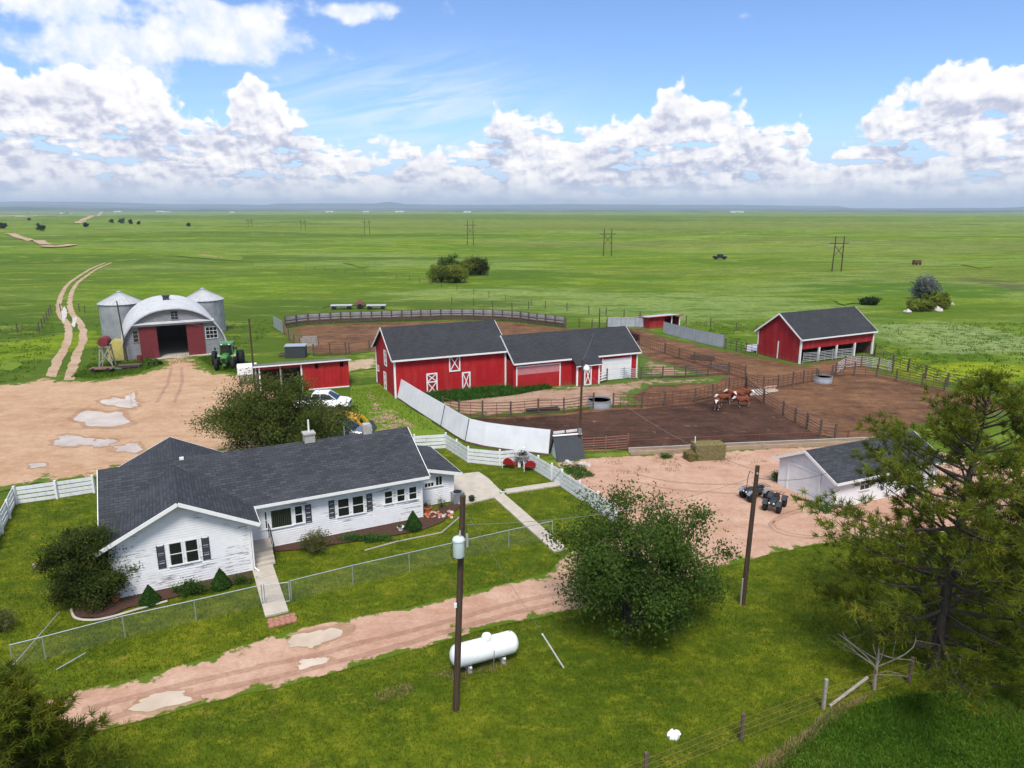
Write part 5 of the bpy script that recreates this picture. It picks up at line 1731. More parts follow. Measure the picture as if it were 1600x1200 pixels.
def leafy_tree(name, label, loc, h, rx, ry, low, clumps, per, leaf, mat_, seed, stems=4, trunk_r=0.16, clump_r=0.75, cat='tree', flat=1.0, bark='bark', twigs=True, lean=(0, 0), group=None):
    random.seed(seed)
    t = thing(name, label, cat, loc, 0, group)
    cz = (h + low) / 2
    hz_ = (h - low) / 2
    cs = []
    g = 0
    while len(cs) < clumps and g < clumps * 60:
        g += 1
        v = Vector((random.gauss(0, 1), random.gauss(0, 1), random.gauss(0, 1))).normalized() * (random.random() ** 0.38)
        wob = 1 + 0.46 * mnoise.noise((v.x * 2.1 + seed, v.y * 2.1, v.z * 2.1))
        p = Vector((v.x * rx * wob, v.y * ry * wob, cz + v.z * hz_ * wob * flat))
        p.x += lean[0] * (p.z / h)
        p.y += lean[1] * (p.z / h)
        if p.z < low * 0.6:
            continue
        if all((p - c).length > clump_r * 0.62 for c in cs):
            cs.append(p)
    tr_ = MB()
    forks = []
    for i in range(stems):
        a = 2 * math.pi * (i + random.random() * 0.6) / stems
        k = 0.0 if stems == 1 else 0.35
        top = Vector((math.cos(a) * rx * k, math.sin(a) * ry * k, low + (h - low) * random.uniform(0.35, 0.6)))
        b = Vector((math.cos(a) * trunk_r * 0.8, math.sin(a) * trunk_r * 0.8, -0.15)) if stems > 1 else Vector((0, 0, -0.15))
        forks += limb(tr_, b, top, trunk_r, trunk_r * 0.42, 8, 0.08)[2:]
    tr_.build('trunk', bark, t, True)
    br = MB()
    C, O, T = [], [], []
    for c in cs:
        f = min(forks, key=lambda q_: (q_ - c).length + random.uniform(0, 0.8))
        pts = limb(br, f, c, trunk_r * 0.3, 0.012, 5, 0.14, 4)
        if twigs:
            for _ in range(3):
                e = c + Vector((random.gauss(0, 1), random.gauss(0, 1), random.gauss(0, 0.8))) * clump_r * 0.6
                br.tube([pts[3], e], [0.014, 0.005], 3)
        n = int(per * random.uniform(0.6, 1.35))
        s = clump_r * random.uniform(0.75, 1.25)
        pp = rng.normal(size=(n, 3)) * np.array([s, s, s * 0.72]) * 0.52
        C.append(pp + np.array(c))
        O.append(unit(pp + np.array(c) - np.array([0, 0, cz])))
        b = random.uniform(0.72, 1.22)
        bb = b * rng.uniform(0.7, 1.25, n)
        w = rng.uniform(-0.14, 0.02, n)
        T.append(np.stack([bb * (1 + w), bb, bb * (1 - w)], 1))
    br.build('branches', bark, t, True)
    C, O, T = np.concatenate(C), np.concatenate(O), np.concatenate(T)
    ok = C[:, 2] > 0.12
    np_mesh('crown', leaf_quads(C[ok], leaf, out=O[ok]), 4, mat_, t, T[ok])
    return t

def pine_tree(name, label, loc, h, rmax, seed, n_whorl=22, low=1.2, tuft_len=0.26, per_branch=26, needles=18, lean=(0.0, 0.0), mat_='pine_needles', trunk_r=0.24, bare=0.3, group=None):
    random.seed(seed)
    t = thing(name, label, 'tree', loc, 0, group)
    tr_ = MB()
    pts = []
    for i in range(13):
        k = i / 12
        pts.append(Vector((lean[0] * k + 0.10 * math.sin(k * 5 + seed), lean[1] * k + 0.10 * math.cos(k * 4 + seed), h * k - 0.15)))
    tr_.tube(pts, [trunk_r * (1 - 0.9 * i / 12) + 0.015 for i in range(13)], 10)
    tr_.build('trunk', 'bark', t, True)
    def axis(z):
        k = max(0, min(0.999, z / h)) * 12
        i = int(k)
        return pts[i].lerp(pts[i + 1], k - i)
    br = MB()
    dead = MB()
    tufts, dirs, tb = [], [], []
    for w in range(n_whorl):
        k = w / (n_whorl - 1)
        z = low + (h - low) * (k ** 0.92)
        prof = max(0.32, rmax * (1 - k) ** 0.72 * min(1.0, 0.72 + 1.6 * k) * (1 + 0.22 * math.sin(w * 2.4 + seed)))
        nb = random.choice((3, 4, 4, 5)) if k < 0.85 else 4
        a0 = random.uniform(0, 6.28)
        for b in range(nb):
            a = a0 + 2 * math.pi * b / nb + random.uniform(-0.35, 0.35)
            L = prof * random.uniform(0.62, 1.18)
            up = random.uniform(-0.12, 0.28) + 0.65 * k * k
            s = axis(z + random.uniform(-0.2, 0.2))
            d = Vector((math.cos(a), math.sin(a), up)).normalized()
            e = s + d * L + Vector((0, 0, 0.10 * L))
            r0 = 0.025 + 0.012 * L
            bp = limb(br, s, e, r0, 0.012, 5, 0.07, 6, lift=0.28)
            nt = max(5, int(per_branch * L / rmax * random.uniform(0.7, 1.25)))
            clump_b = random.uniform(0.75, 1.25)
            for j in range(nt):
                u = bare + (1 - bare) * (random.random() ** 0.62)
                if j < 3:
                    u = 1.0
                i = min(5, int(u * 6))
                base = bp[i].lerp(bp[i + 1], u * 6 - i)
                side = Vector((random.gauss(0, 1), random.gauss(0, 1), random.gauss(0.25, 0.6))).normalized() * random.uniform(0.12, 0.30 * L * (1.15 - 0.5 * u) + 0.12)
                tip = base + side + d * random.uniform(0, 0.25)
                if random.random() < 0.6:
                    br.tube([base, tip], [0.010, 0.005], 3)
                tufts.append(tip)
                dirs.append((side.normalized() * 0.5 + d * 0.5 + Vector((0, 0, 0.45))).normalized())
                tb.append(clump_b * random.uniform(0.75, 1.25))
            if k < 0.45 and random.random() < 0.5:
                m_ = bp[random.randint(1, 4)]
                e2 = m_ + Vector((random.gauss(0, 1), random.gauss(0, 1), random.gauss(-0.3, 0.4))).normalized() * random.uniform(0.5, 1.2)
                limb(dead, m_, e2, 0.016, 0.006, 4, 0.2, 4)
    br.build('branches', 'bark', t, True)
    if dead.v:
        tag(dead.build('dead_twigs', 'dead_wood', t, True), kind='stuff')
    Tn, Dn, Bn = np.array(tufts), np.array(dirs), np.array(tb)
    n = len(Tn)
    D = unit(np.repeat(Dn, needles, 0) * 0.85 + rng.normal(size=(n * needles, 3)) * 0.75)
    C = np.repeat(Tn, needles, 0) + rng.normal(size=(n * needles, 3)) * 0.035
    sd_ = unit(np.cross(D, rng.normal(size=D.shape))) * 0.015
    Ln = tuft_len * rng.uniform(0.7, 1.3, (len(D), 1))
    V = np.stack([C - sd_, C + sd_, C + D * Ln + sd_ * 0.4, C + D * Ln - sd_ * 0.4], 1).reshape(-1, 3)
    b = np.repeat(Bn, needles) * rng.uniform(0.8, 1.2, n * needles)
    yel = np.repeat(rng.uniform(-0.05, 0.22, n), needles)
    np_mesh('crown', V, 4, mat_, t, np.stack([b * (1 + yel), b, b * (1 - yel)], 1))
    return t

base = G(1450, 1055)
pine_tree('pine_tree', 'tall open pine with dark trunk in front of the white garage', (base.x, base.y, 0), 12.3, 5.7, 21, n_whorl=29, per_branch=50, needles=24, lean=(0.9, 0.4), tuft_len=0.26, low=1.0)
base = G(1600, 1035)
pine_tree('pine_tree', 'second tall pine standing at the right edge behind the first', (base.x + 1.4, base.y + 0.3, 0), 11.0, 5.0, 33, n_whorl=24, per_branch=44, needles=22, low=1.0)
pine_tree('pine_tree', 'bushy pine filling the lower left corner', (-14.8, 17.4, 0), 5.5, 2.9, 8, n_whorl=18, per_branch=66, needles=24, low=0.6, trunk_r=0.15, tuft_len=0.24)
leafy_tree('leafy_tree', 'round dark-green leafy tree beside the drive, before the plank fence', (5.5, 28.9, 0), 5.75, 3.9, 3.3, 0.8, 100, 400, 0.145, 'leaf_dark', 3, stems=6, trunk_r=0.12, clump_r=0.78)
leafy_tree('leafy_tree', 'broad brownish-green leafy tree behind the house roof', (-18.0, 51.3, 0), 5.9, 5.2, 3.4, 0.8, 125, 360, 0.16, 'leaf_back', 5, stems=6, trunk_r=0.15, clump_r=0.9)
base = G(137, 955)
leafy_tree('juniper', 'dark two-headed juniper at the left corner of the house', (base.x - 0.25, base.y + 0.9, 0), 3.9, 1.75, 1.5, 0.0, 80, 700, 0.10, 'juniper_leaf', 12, stems=4, trunk_r=0.07, clump_r=0.5, cat='shrub')
# dead tree by the barbed wire: bare grey limbs
random.seed(17)
base = G(1366, 1078)
t = thing('dead_tree', 'small dead tree with bare pale branches beside the wire fence', 'tree', base)
mb = MB()
tp = limb(mb, (0, 0, -0.1), (0.1, 0.2, 1.5), 0.075, 0.05, 8, 0.06)
mb.build('trunk', 'dead_wood', t, True)
mb = MB()
for i in range(9):
    s = tp[random.randint(2, 5)]
    a = random.uniform(0, 6.28)
    e = s + Vector((math.cos(a), math.sin(a), random.uniform(0.2, 1.2))) * random.uniform(0.7, 1.6)
    pts = limb(mb, s, e, 0.028, 0.010, 5, 0.2)
    for _ in range(2):
        limb(mb, pts[random.randint(2, 5)], pts[5] + Vector((random.gauss(0, .5), random.gauss(0, .5), random.gauss(0.1, .4))), 0.011, 0.004, 4, 0.2, 4)
mb.build('branches', 'dead_wood', t, True)
# clump of bare pink-grey twigs in the leafy tree's right side
random.seed(19)
t = thing('brush_pile', 'tangle of bare pale twigs at the right foot of the drive tree', 'brush', G(1062, 935) + Vector((0, 0, 0)))
mb = MB()
for i in range(60):
    a = random.uniform(0, 6.28)
    e = Vector((math.cos(a), math.sin(a) * 0.7, 0)) * random.uniform(0.4, 1.1) + Vector((0, 0, random.uniform(0.5, 1.5)))
    limb(mb, (random.gauss(0, .12), random.gauss(0, .12), 0), e, 0.012, 0.004, 4, 0.22, 5)
mb.build('twigs', 'dead_wood', t)

def cone_shrub(label, u, v, h, r, seed):
    p = G(u, v)
    t = thing('cone_shrub', label, 'shrub', p, 0, 'clipped conical shrubs by the house')
    MB().tube([(0, 0, -0.05), (0, 0, h * 0.8)], [0.05, 0.01], 6).build('trunk', 'bark', t)
    n = 5200
    z = rng.random(n) ** 1.25 * h
    rr_ = r * (1 - (z / h) ** 1.25) * np.where(z < 0.18 * h, 0.75 + z / h * 1.3, 1.0)
    a = rng.uniform(0, 2 * math.pi, n)
    k = 1 - 0.35 * rng.random(n) ** 2 + 0.06 * np.sin(a * 7 + z * 9 + seed)
    C = np.stack([np.cos(a) * rr_ * k, np.sin(a) * rr_ * k, z + 0.04], 1)
    O = np.stack([np.cos(a), np.sin(a), np.full(n, 0.5)], 1)
    np_mesh('crown', leaf_quads(C, 0.075, out=O, droop=-0.3, k_out=1.4), 4, 'arborvitae', t)
cone_shrub('small clipped cone shrub before the left side of the house wing', 235, 944, 0.98, 0.55, 1)
cone_shrub('clipped cone shrub beside the leafy bush at the house wing', 346, 919, 1.05, 0.56, 2)
cone_shrub('clipped cone shrub at the right end of the house front', 646, 828, 1.18, 0.60, 3)
def bush(label, u, v, h, rx, ry, mat_, seed, leaves=2600, leaf=0.09, cat='bush', name='bush', stemcol='bark', dens=26):
    random.seed(seed)
    p = G(u, v)
    t = thing(name, label, cat, p)
    mb = MB()
    tips = []
    for i in range(dens):
        a = random.uniform(0, 6.28)
        k = random.random() ** 0.5
        e = Vector((math.cos(a) * rx * k, math.sin(a) * ry * k, h * math.sqrt(max(0.05, 1 - 0.75 * k * k)) * random.uniform(0.75, 1.05)))
        tips.append(limb(mb, (random.gauss(0, .06), random.gauss(0, .06), -0.02), e, 0.014, 0.004, 4, 0.12, 5))
    mb.build('stems', stemcol, t)
    C = []
    for i in range(leaves):
        s = random.choice(tips)
        q_ = s[random.choice((2, 3, 3, 4, 4, 4, 5, 5))]
        C.append(q_ + Vector((random.gauss(0, 1), random.gauss(0, 1), random.gauss(0, 1))) * 0.10)
    C = np.array(C)
    C[:, 2] = np.maximum(C[:, 2], 0.05)
    np_mesh('foliage', leaf_quads(C, leaf), 4, mat_, t)
    return t
bush('tan-green rounded bush before the picture window of the house', 496, 862, 1.25, 1.0, 0.8, 'bush_leaf', 31, 3200, 0.085, dens=46)
bush('low leafy green bush between the two cone shrubs', 300, 928, 0.65, 0.9, 0.45, 'green_bush', 32, 2200, 0.10)
bush('low green plants beside the front steps', 380, 912, 0.35, 0.6, 0.35, 'green_bush', 33, 700, 0.09)
bush('dry pale bush at the left edge of the lawn', 6, 985, 0.95, 0.7, 0.6, 'bush_leaf', 34, 1500, 0.08, dens=40)
bush('low ground-cover plants below the middle windows', 575, 845, 0.30, 1.9, 0.45, 'weed', 35, 2400, 0.09, dens=40)
bush('small spindly plant in the bed at the lean-to', 690, 795, 0.9, 0.35, 0.3, 'bush_leaf', 36, 260, 0.07, dens=14)
bush('green weeds at the garage corner', 1212, 752, 0.7, 0.6, 0.5, 'green_bush', 37, 900, 0.1)
bush('low weeds by the concrete bunk', 1040, 716, 0.35, 0.7, 0.4, 'weed', 38, 700, 0.1)

# ------------------------------------------------------------------ grass, uncountable
def blades(name, poly, n, hgt, wid, mat_, excl=(), z=0.03, lab='grass', ymax=None, clump=0.0, zfun=None):
    poly = [Vector(p) for p in poly]
    a = np.array([(p.x, p.y) for p in poly])
    lo, hi = a.min(0), a.max(0)
    out = []
    got = 0
    while got < n:
        p = rng.uniform(lo, hi, (n * 2, 2))
        # denser where it is nearer to the viewer
        if ymax:
            p = p[rng.random(len(p)) < np.clip((ymax / np.maximum(p[:, 1], 1)) ** 1.6 * 0.25, 0, 1)]
        p = p[inside(a, p)]
        for e in excl:
            p = p[~inside(e, p)]
        if clump:
            f = np.array([mnoise.noise((x * 0.9, y * 0.9, 4.4)) for x, y in p])
            p = p[f > clump]
        out.append(p)
        got += len(p)
    p = np.concatenate(out)[:n]
    n = len(p)
    zz = np.full(n, z) if zfun is None else np.array([zfun(x, y) for x, y in p])
    B = np.column_stack([p, zz])
    h = hgt * rng.uniform(0.5, 1.4, (n, 1))
    ln = np.column_stack([rng.normal(size=(n, 2)) * 0.45, np.ones(n)]) * h
    ang = rng.uniform(0, math.pi, n)
    s = np.column_stack([np.cos(ang), np.sin(ang), np.zeros(n)]) * wid * rng.uniform(0.6, 1.4, (n, 1))
    V = np.stack([B - s, B + s, B + ln], 1).reshape(-1, 3)
    o = np_mesh(name, V, 3, mat_)
    tag(o, lab, 'grass', kind='stuff')
    return o
hp = [Vector((HX, HY)) + (R2(HA) @ Vector((x, y, 0))).xy for x, y in [(-0.1, -0.1), (WW, -0.1), (WW + 1.3, 0.1), (WW + 1.3, PD), (LL, PD), (LL + 2.8, 3.7), (LL + 2.8, 9), (0, 11)]]
EX = [P2(PX['drive']), hp, P2([(400, 884), (424, 882), (452, 962), (416, 972)]), P2([(768, 780), (790, 768), (885, 868), (866, 868)]), P2([(785, 772), (784, 765), (880, 752), (880, 760)]), [p.xy for p in pp]]
lawn_vis = P2([(-40, 900), (0, 782), (148, 768), (640, 706), (700, 694), (735, 728), (820, 728), (872, 760), (962, 815), (1000, 860), (1300, 838), (1640, 826), (1640, 1100), (1300, 1118), (1190, 1215), (-40, 1215)])
blades('lawn_grass', lawn_vis, 130000, 0.085, 0.016, 'lawn_blade', EX, lab='short mown yellow-green grass of the lawns', ymax=60)
blades('crop_grass', P2([(1195, 1208), (1262, 1152), (1300, 1116), (1400, 1092), (1500, 1082), (1620, 1090), (1640, 1215)]), 26000, 0.15, 0.024, 'field_blade', lab='dense dark green growth beyond the wire fence', z=0.04)
blades('dry_grass', P2([(1170, 1205), (1250, 1150), (1296, 1112), (1370, 1082), (1330, 1110), (1260, 1165), (1215, 1210)]), 2600, 0.16, 0.012, 'dry_blade', lab='dry straw-coloured grass along the wire fence', clump=0.0)
blades('dry_grass', P2([(570, 1090), (690, 1050), (790, 1030), (800, 1042), (700, 1070), (585, 1102)]), 1500, 0.10, 0.012, 'dry_blade', lab='dry grass streak below the propane tank', clump=-0.1)
blades('weed_strip', P2([(650, 618), (672, 612), (790, 607), (850, 604), (862, 608), (800, 619), (720, 628), (680, 630)]), 9000, 0.42, 0.06, 'weed', lab='green weeds growing along the foot of the tall barn', z=0.07)
blades('weed_patch', P2([(548, 610), (592, 604), (655, 650), (690, 676), (640, 672), (560, 668)]), 3500, 0.14, 0.022, 'field_blade', lab='patchy grass between machine shed and windbreak', z=0.05)
blades('weed_patch', P2([(140, 570), (240, 560), (256, 568), (215, 584), (150, 592), (110, 590)]), 5000, 0.25, 0.04, 'field_blade', lab='rough grass before the left door of the arched barn', z=0.05)
blades('weed_patch', P2([(310, 560), (345, 556), (400, 570), (385, 584), (340, 580)]), 4000, 0.22, 0.04, 'field_blade', lab='rough grass round the green tractor', z=0.05)
blades('weed_patch', P2([(905, 728), (985, 718), (1100, 712), (1300, 703), (1290, 712), (1100, 735), (960, 745)]), 900, 0.14, 0.02, 'dry_blade', lab='straw-coloured weeds in front of the concrete bunk', z=0.06, clump=0.12)
blades('weed_patch', P2([(880, 735), (905, 728), (930, 745), (900, 752)]), 900, 0.2, 0.03, 'weed', lab='weeds beside the stone pile', z=0.06)
blades('weed_patch', P2([(1235, 775), (1290, 792), (1310, 800), (1290, 805), (1240, 782)]), 900, 0.15, 0.025, 'weed', lab='weeds along the garage front', z=0.06, clump=-0.1)
TRK = [strip_poly(trw, 5.5)]
blades('pasture_grass', P2([(-40, 760), (-40, 505), (440, 500), (1640, 505), (1640, 620), (1480, 600), (1365, 552), (1180, 555), (1000, 505), (880, 500), (446, 505), (360, 560), (130, 590), (60, 590), (0, 598)]), 15000, 0.20, 0.05, 'field_blade',
       [P2([(180, 570), (360, 545), (340, 500), (170, 520)]), P2([(1175, 570), (1370, 560), (1370, 520), (1175, 530)])] + TRK, lab='tufts of pasture grass around the farmyard', ymax=90, z=0.0, zfun=terr, clump=0.08)

# ================================================================== poles and wires
def catenary(p, q, sag, n=14):
    p, q = Vector(p), Vector(q)
    return [p.lerp(q, i / n) - Vector((0, 0, 4 * sag * (i / n) * (1 - i / n))) for i in range(n + 1)]
def pole(name, label, u, v, h, lean=(0, 0), r=0.13, m='pole_wood', cat='utility pole'):
    p = G(u, v)
    t = thing(name, label, cat, p)
    MB().tube([(0, 0, -0.2), (lean[0] * 0.5, lean[1] * 0.5, h * 0.5), (lean[0], lean[1], h)], [r, r * 0.9, r * 0.78], 12).build('shaft', m, t, True)
    return t, p
t, pA = pole('utility_pole', 'tall dark utility pole carrying a pale transformer, beside the propane tank', 712, 1110, 8.75, (0.42, 0.0))
topA = pA + Vector((0.42, 0, 8.75))
tx = MB().lathe([(0.02, 0), (0.19, 0.02), (0.205, 0.06), (0.205, 0.62), (0.225, 0.63), (0.225, 0.67), (0.19, 0.74), (0.06, 0.80), (0.02, 0.80)], 24, (0.28 - 0.02, -0.30, 6.55))
tr_ = tx.build('transformer', 'transformer', t, True)
MB().tube([(0.30, -0.30, 7.33), (0.32, -0.26, 7.55)], [0.045, 0.025], 8).build('bushing', 'insulator', tr_, True)
MB().box((0.33, -0.12, 6.95), (0.10, 0.25, 0.10)).box((0.33, -0.12, 7.15), (0.10, 0.25, 0.06)).each('bracket', 'steel_grey', t)
MB().tube([(0.55, -0.12, 6.85), (0.55, -0.12, 7.35)], 0.05, 8).box((0.47, -0.06, 7.1), (0.2, 0.05, 0.06)).build('fuse_cutout', 'insulator', t)
MB().tube([(0.06, -0.30, 7.1), (-0.02, -0.36, 6.8), (0.02, -0.30, 6.5), (0.2, -0.15, 6.4)], 0.012, 5).build('lead_wire', 'black', t)
MB().tube([(0.55, -0.12, 7.35), (0.50, -0.1, 7.7), (0.32, -0.24, 7.55)], 0.012, 5).build('lead_wire', 'black', t)
MB().box((0.09, -0.16, 4.55), (0.10, 0.08, 0.16)).build('meter_box', 'white_trim', t)
t, pB = pole('utility_pole', 'plain brown utility pole between the drive and the pine', 1160, 945, 7.1, (0.15, 0.0), 0.125)
topB = pB + Vector((0.15, 0, 7.0))
MB().tube([(-0.13, -0.10, 0), (-0.13, -0.10, 1.45)], 0.045, 8).build('conduit', 'grey_wood', t, True)
MB().tube([(-0.05, -0.05, 6.75), (-0.22, -0.1, 6.9), (-0.3, -0.12, 6.55), (-0.32, -0.12, 5.9)], 0.016, 5).build('service_loop', 'black', t)
MB().lathe([(0.03, 0), (0.05, 0.05), (0.03, 0.12)], 8, (0.12, -0.12, 6.7)).build('insulator', 'insulator', t)
t, pC = pole('light_pole', 'slim pole with yard lamp between the stone pile and the red pipe gate', 905, 712, 7.6, (0.08, 0.0), 0.10, cat='light pole')
topC = pC + Vector((0.08, 0, 7.5))
MB().tube([(0.08, 0, 7.0), (0.25, -0.25, 7.25), (0.34, -0.45, 7.25)], 0.028, 6).build('lamp_arm', 'galv', t, True)
MB().lathe([(0.06, 0.34), (0.10, 0.28), (0.22, 0.14), (0.24, 0.0), (0.20, -0.10), (0.05, -0.16)], 18, (0.34, -0.45, 6.95)).build('lamp_head', 'lamp_glass', t, True)
MB().box((0.0, -0.1, 2.0), (0.22, 0.16, 0.5)).build('switch_box', 'steel_grey', t)
MB().tube([(-0.14, 0.0, 0), (-0.14, 0, 1.5)], 0.10, 8).build('guard_post', 'post_wood', t)
t, pD = pole('utility_pole', 'thin pole at the left end of the machine shed', 399, 610, ZAT(397, 498, G(399, 610).y), (0, 0), 0.10)
t, pE = pole('utility_pole', 'thin dark pole before the left side of the arched barn', 200, 566, ZAT(191, 470, G(200, 566).y), (-0.4, 0), 0.09)
t, pF = pole('utility_pole', 'distant pole behind the barn wing roof', 936, 520, ZAT(935, 482, G(936, 520).y), (0, 0), 0.10)
def wire(label, pts, r=0.012, m='black'):
    o = MB().tube([Vector(p) - Vector(pts[0]) for p in pts], r, 4).build('overhead_wire', m)
    o.location = pts[0]
    return tag(o, label, 'wire')
wire('twisted pale service wire from the transformer pole toward the plain pole', catenary(topA - Vector((0, 0, 1.1)), topB - Vector((0, 0, 0.4)), 0.55), 0.011, 'cable')
wire('overhead wire from the lamp pole down to the plain brown pole', catenary(topC - Vector((0, 0, 0.5)), topB - Vector((0, 0, 0.15)), 0.9), 0.011, 'cable')
wire('overhead wire from the lamp pole over the barn wing roof', catenary(topC, pF + Vector((0, 0, ZAT(935, 482, G(936, 520).y) - 0.2)), 0.7), 0.011, 'cable')
wire('service wire from the plain brown pole to the garage', catenary(topB - Vector((0, 0, 0.5)), G(1283, 765) * 0 + Vector((20.9, 43.2, 2.2)), 0.35), 0.012)
wire('wire from the machine shed pole to the arched barn gable', catenary(pD + Vector((0, 0, 6.5)), (-43.7, 88.3, 5.6), 0.5), 0.011, 'cable')
anc = G(881, 1044)
gt = topA - Vector((0, 0, 0.5))
wire('steel guy wire anchoring the transformer pole', [anc, gt], 0.007, 'steel_grey')
dg = (gt - anc).normalized()
o = MB().tube([(0, 0, 0), dg * 2.3], 0.035, 8).build('guy_guard', 'white_trim', None, True)
o.location = anc
tag(o, 'slanting white guy-wire guard standing in the lawn', 'guy guard')

# ================================================================== propane tank
a, b = G(733, 1046), G(781, 1033)
cx = (a + b) / 2
t = thing('propane_tank', 'white horizontal propane tank with rounded ends on the lawn', 'propane tank', cx, math.atan2((b - a).y, (b - a).x))
mx = Matrix(((0, 0, 1), (0, 1, 0), (-1, 0, 0)))
L, R_ = 3.0, 0.47
prof = [(0.02, -L / 2)] + [(R_ * math.sin(k * math.pi / 16), -L / 2 + 0.34 - 0.34 * math.cos(k * math.pi / 16)) for k in range(1, 9)]
prof += [(R_, 0.0)] + [(r_, -z) for r_, z in prof[::-1]]
MB().lathe(prof, 32, (0, 0, 0.78), mx).build('shell', 'tank_white', t, True)
MB().lathe([(0.02, -0.02), (0.21, 0.0), (0.22, 0.10), (0.17, 0.20), (0.05, 0.25), (0.02, 0.25)], 20, (0.1, 0, 1.23)).build('dome_cover', 'tank_white', t, True)
for x in (-0.75, 0.75):
    MB().box((x, 0, 0.18), (0.16, 0.62, 0.36)).build('leg', 'concrete_grey', t)
    MB().box((x, 0, 0.33), (0.10, 0.80, 0.06)).build('saddle', 'white_trim', t)
for x in (-1.15, 1.15):
    MB().tube([(x, 0, 1.22), (x, -0.05, 1.31), (x, 0.05, 1.31), (x, 0, 1.22)], 0.012, 5).build('lifting_lug', 'steel_grey', t)
MB().tube([(0.22, -0.1, 1.32), (0.24, -0.50, 0.95), (0.2, -0.53, 0.5), (0.2, -0.5, 0.0)], 0.016, 5).build('gas_line', 'steel_grey', t)

# ================================================================== wheels and vehicles
def wheel(par, c, r, w, rim='steel_grey', tread=0, axis='y'):
    m = Matrix(((1, 0, 0), (0, 0, 1), (0, -1, 0)))
    prof = [(r * 0.52, -w / 2), (r * 0.9, -w / 2), (r * 0.985, -w * 0.36), (r, 0), (r * 0.985, w * 0.36), (r * 0.9, w / 2), (r * 0.52, w / 2)]
    mb = MB().lathe(prof, 24, (0, 0, 0), m)
    for k in range(tread):
        a0 = 2 * math.pi * k / tread
        for s in (-1, 1):
            p = Vector((math.cos(a0) * r, s * 0.02, math.sin(a0) * r))
            q_ = Vector((math.cos(a0 + 0.14) * r, s * w * 0.48, math.sin(a0 + 0.14) * r))
            mb.beam(p, q_, r * 0.06, r * 0.06, up=(math.cos(a0), 0, math.sin(a0)))
    o = mb.build('tyre', 'rubber', par, True)
    o.location = c
    MB().lathe([(0.02, -w * 0.30), (r * 0.54, -w * 0.40), (r * 0.54, w * 0.40), (0.02, w * 0.30)], 16, (0, 0, 0), m).build('rim', rim, o, True)
    return o
def loft(mb, secs):
    """closed skin through cross-sections given as lists of equally many points"""
    n = len(secs[0])
    vs = [p for s in secs for p in s]
    fs = [(i * n + j, i * n + (j + 1) % n, (i + 1) * n + (j + 1) % n, (i + 1) * n + j) for i in range(len(secs) - 1) for j in range(n)]
    fs += [tuple(range(n)), tuple((len(secs) - 1) * n + j for j in range(n))]
    return mb.add(vs, fs)
def sec(x, w, z0, z1, r=0.12, taper=0.0):
    """rounded rectangle across y at station x"""
    hw = w / 2
    ht = hw - taper
    return [(x, -hw, z0 + r), (x, -hw + r, z0), (x, hw - r, z0), (x, hw, z0 + r), (x, ht, z1 - r), (x, ht - r, z1), (x, -ht + r, z1), (x, -ht, z1 - r)]

def tractor(loc, rz):
    t = thing('tractor', 'green farm tractor with dual rear wheels parked beside the arched barn', 'tractor', loc, rz)
    # x forward
    MB_ = MB()
    loft(MB_, [sec(0.3, 0.75, 0.9, 1.75), sec(1.2, 0.80, 0.85, 1.80), sec(2.2, 0.76, 0.85, 1.72), sec(2.55, 0.60, 0.9, 1.55)])
    MB_.build('hood', 'tractor_green', t, True)
    MB().box((2.56, 0, 1.2), (0.05, 0.46, 0.5)).build('grille', 'black', t)
    MB().box((-0.1, 0, 0.85), (2.0, 0.6, 0.5)).box((1.7, 0, 0.72), (1.6, 0.4, 0.3)).each('chassis', 'tractor_green', t)
    c = MB()
    loft(c, [sec(-1.15, 1.55, 1.45, 2.72, 0.1, 0.1), sec(0.30, 1.50, 1.45, 2.72, 0.1, 0.1)])
    cab = c.build('cab', 'glass_dark', t, True)
    f = MB()
    for x in (-1.16, 0.31):
        for y in (-0.75, 0.75):
            f.beam((x, y, 1.4), (x * 0.98, y * 0.88, 2.75), 0.09, 0.09)
    f.each('cab_post', 'tractor_green', cab)
    rf = MB()
    loft(rf, [sec(-1.3, 1.5, 2.72, 2.90, 0.07), sec(-0.4, 1.7, 2.72, 3.02, 0.09), sec(0.55, 1.5, 2.72, 2.92, 0.07)])
    rf.build('cab_roof', 'tractor_green', cab, True)
    for y in (-0.62, 0.62):
        MB().box((0.62, y * 0.7, 2.82), (0.06, 0.22, 0.12)).build('headlight', 'lamp_glass', t)
    for y in (-0.8, 0.8):
        fd = MB()
        loft(fd, [[(-1.4 + 0.05 * k, y - 0.28 * math.copysign(1, y) * -1 * j, 0) for j in (0, 1)] + [(-1.4 + 0.05 * k, y + 0.28 * math.copysign(1, y), 0.02), (-1.4 + 0.05 * k, y, 0.02)] for k in (0, 1)]) if False else None
        pts = [(-0.55 + 0.98 * math.cos(math.radians(a_)), 0.95 + 0.98 * math.sin(math.radians(a_))) for a_ in range(20, 165, 18)]
        for p, q_ in zip(pts, pts[1:]):
            fd.beam((p[0], y, p[1]), (q_[0], y, q_[1]), 0.5, 0.05)
        fd.each('fender', 'tractor_green', t)
    for y in (-0.95, -1.55, 0.95, 1.55):
        wheel(t, (-0.55, y, 0.92), 0.92, 0.46, 'tractor_yellow', 18)
    for y in (-0.92, 0.92):
        wheel(t, (1.95, y, 0.66), 0.66, 0.38, 'tractor_yellow', 16)
    MB().tube([(1.2, 0.25, 1.75), (1.2, 0.25, 2.6)], 0.05, 8).build('exhaust', 'black', t)
    for y in (-1, 1):
        MB().tube([(0.35, y * 0.7, 2.3), (0.55, y * 1.15, 2.35)], 0.02, 5).box((0.55, y * 1.2, 2.3), (0.06, 0.2, 0.3)).build('mirror', 'black', t)
    return t
tp = G(352, 575)
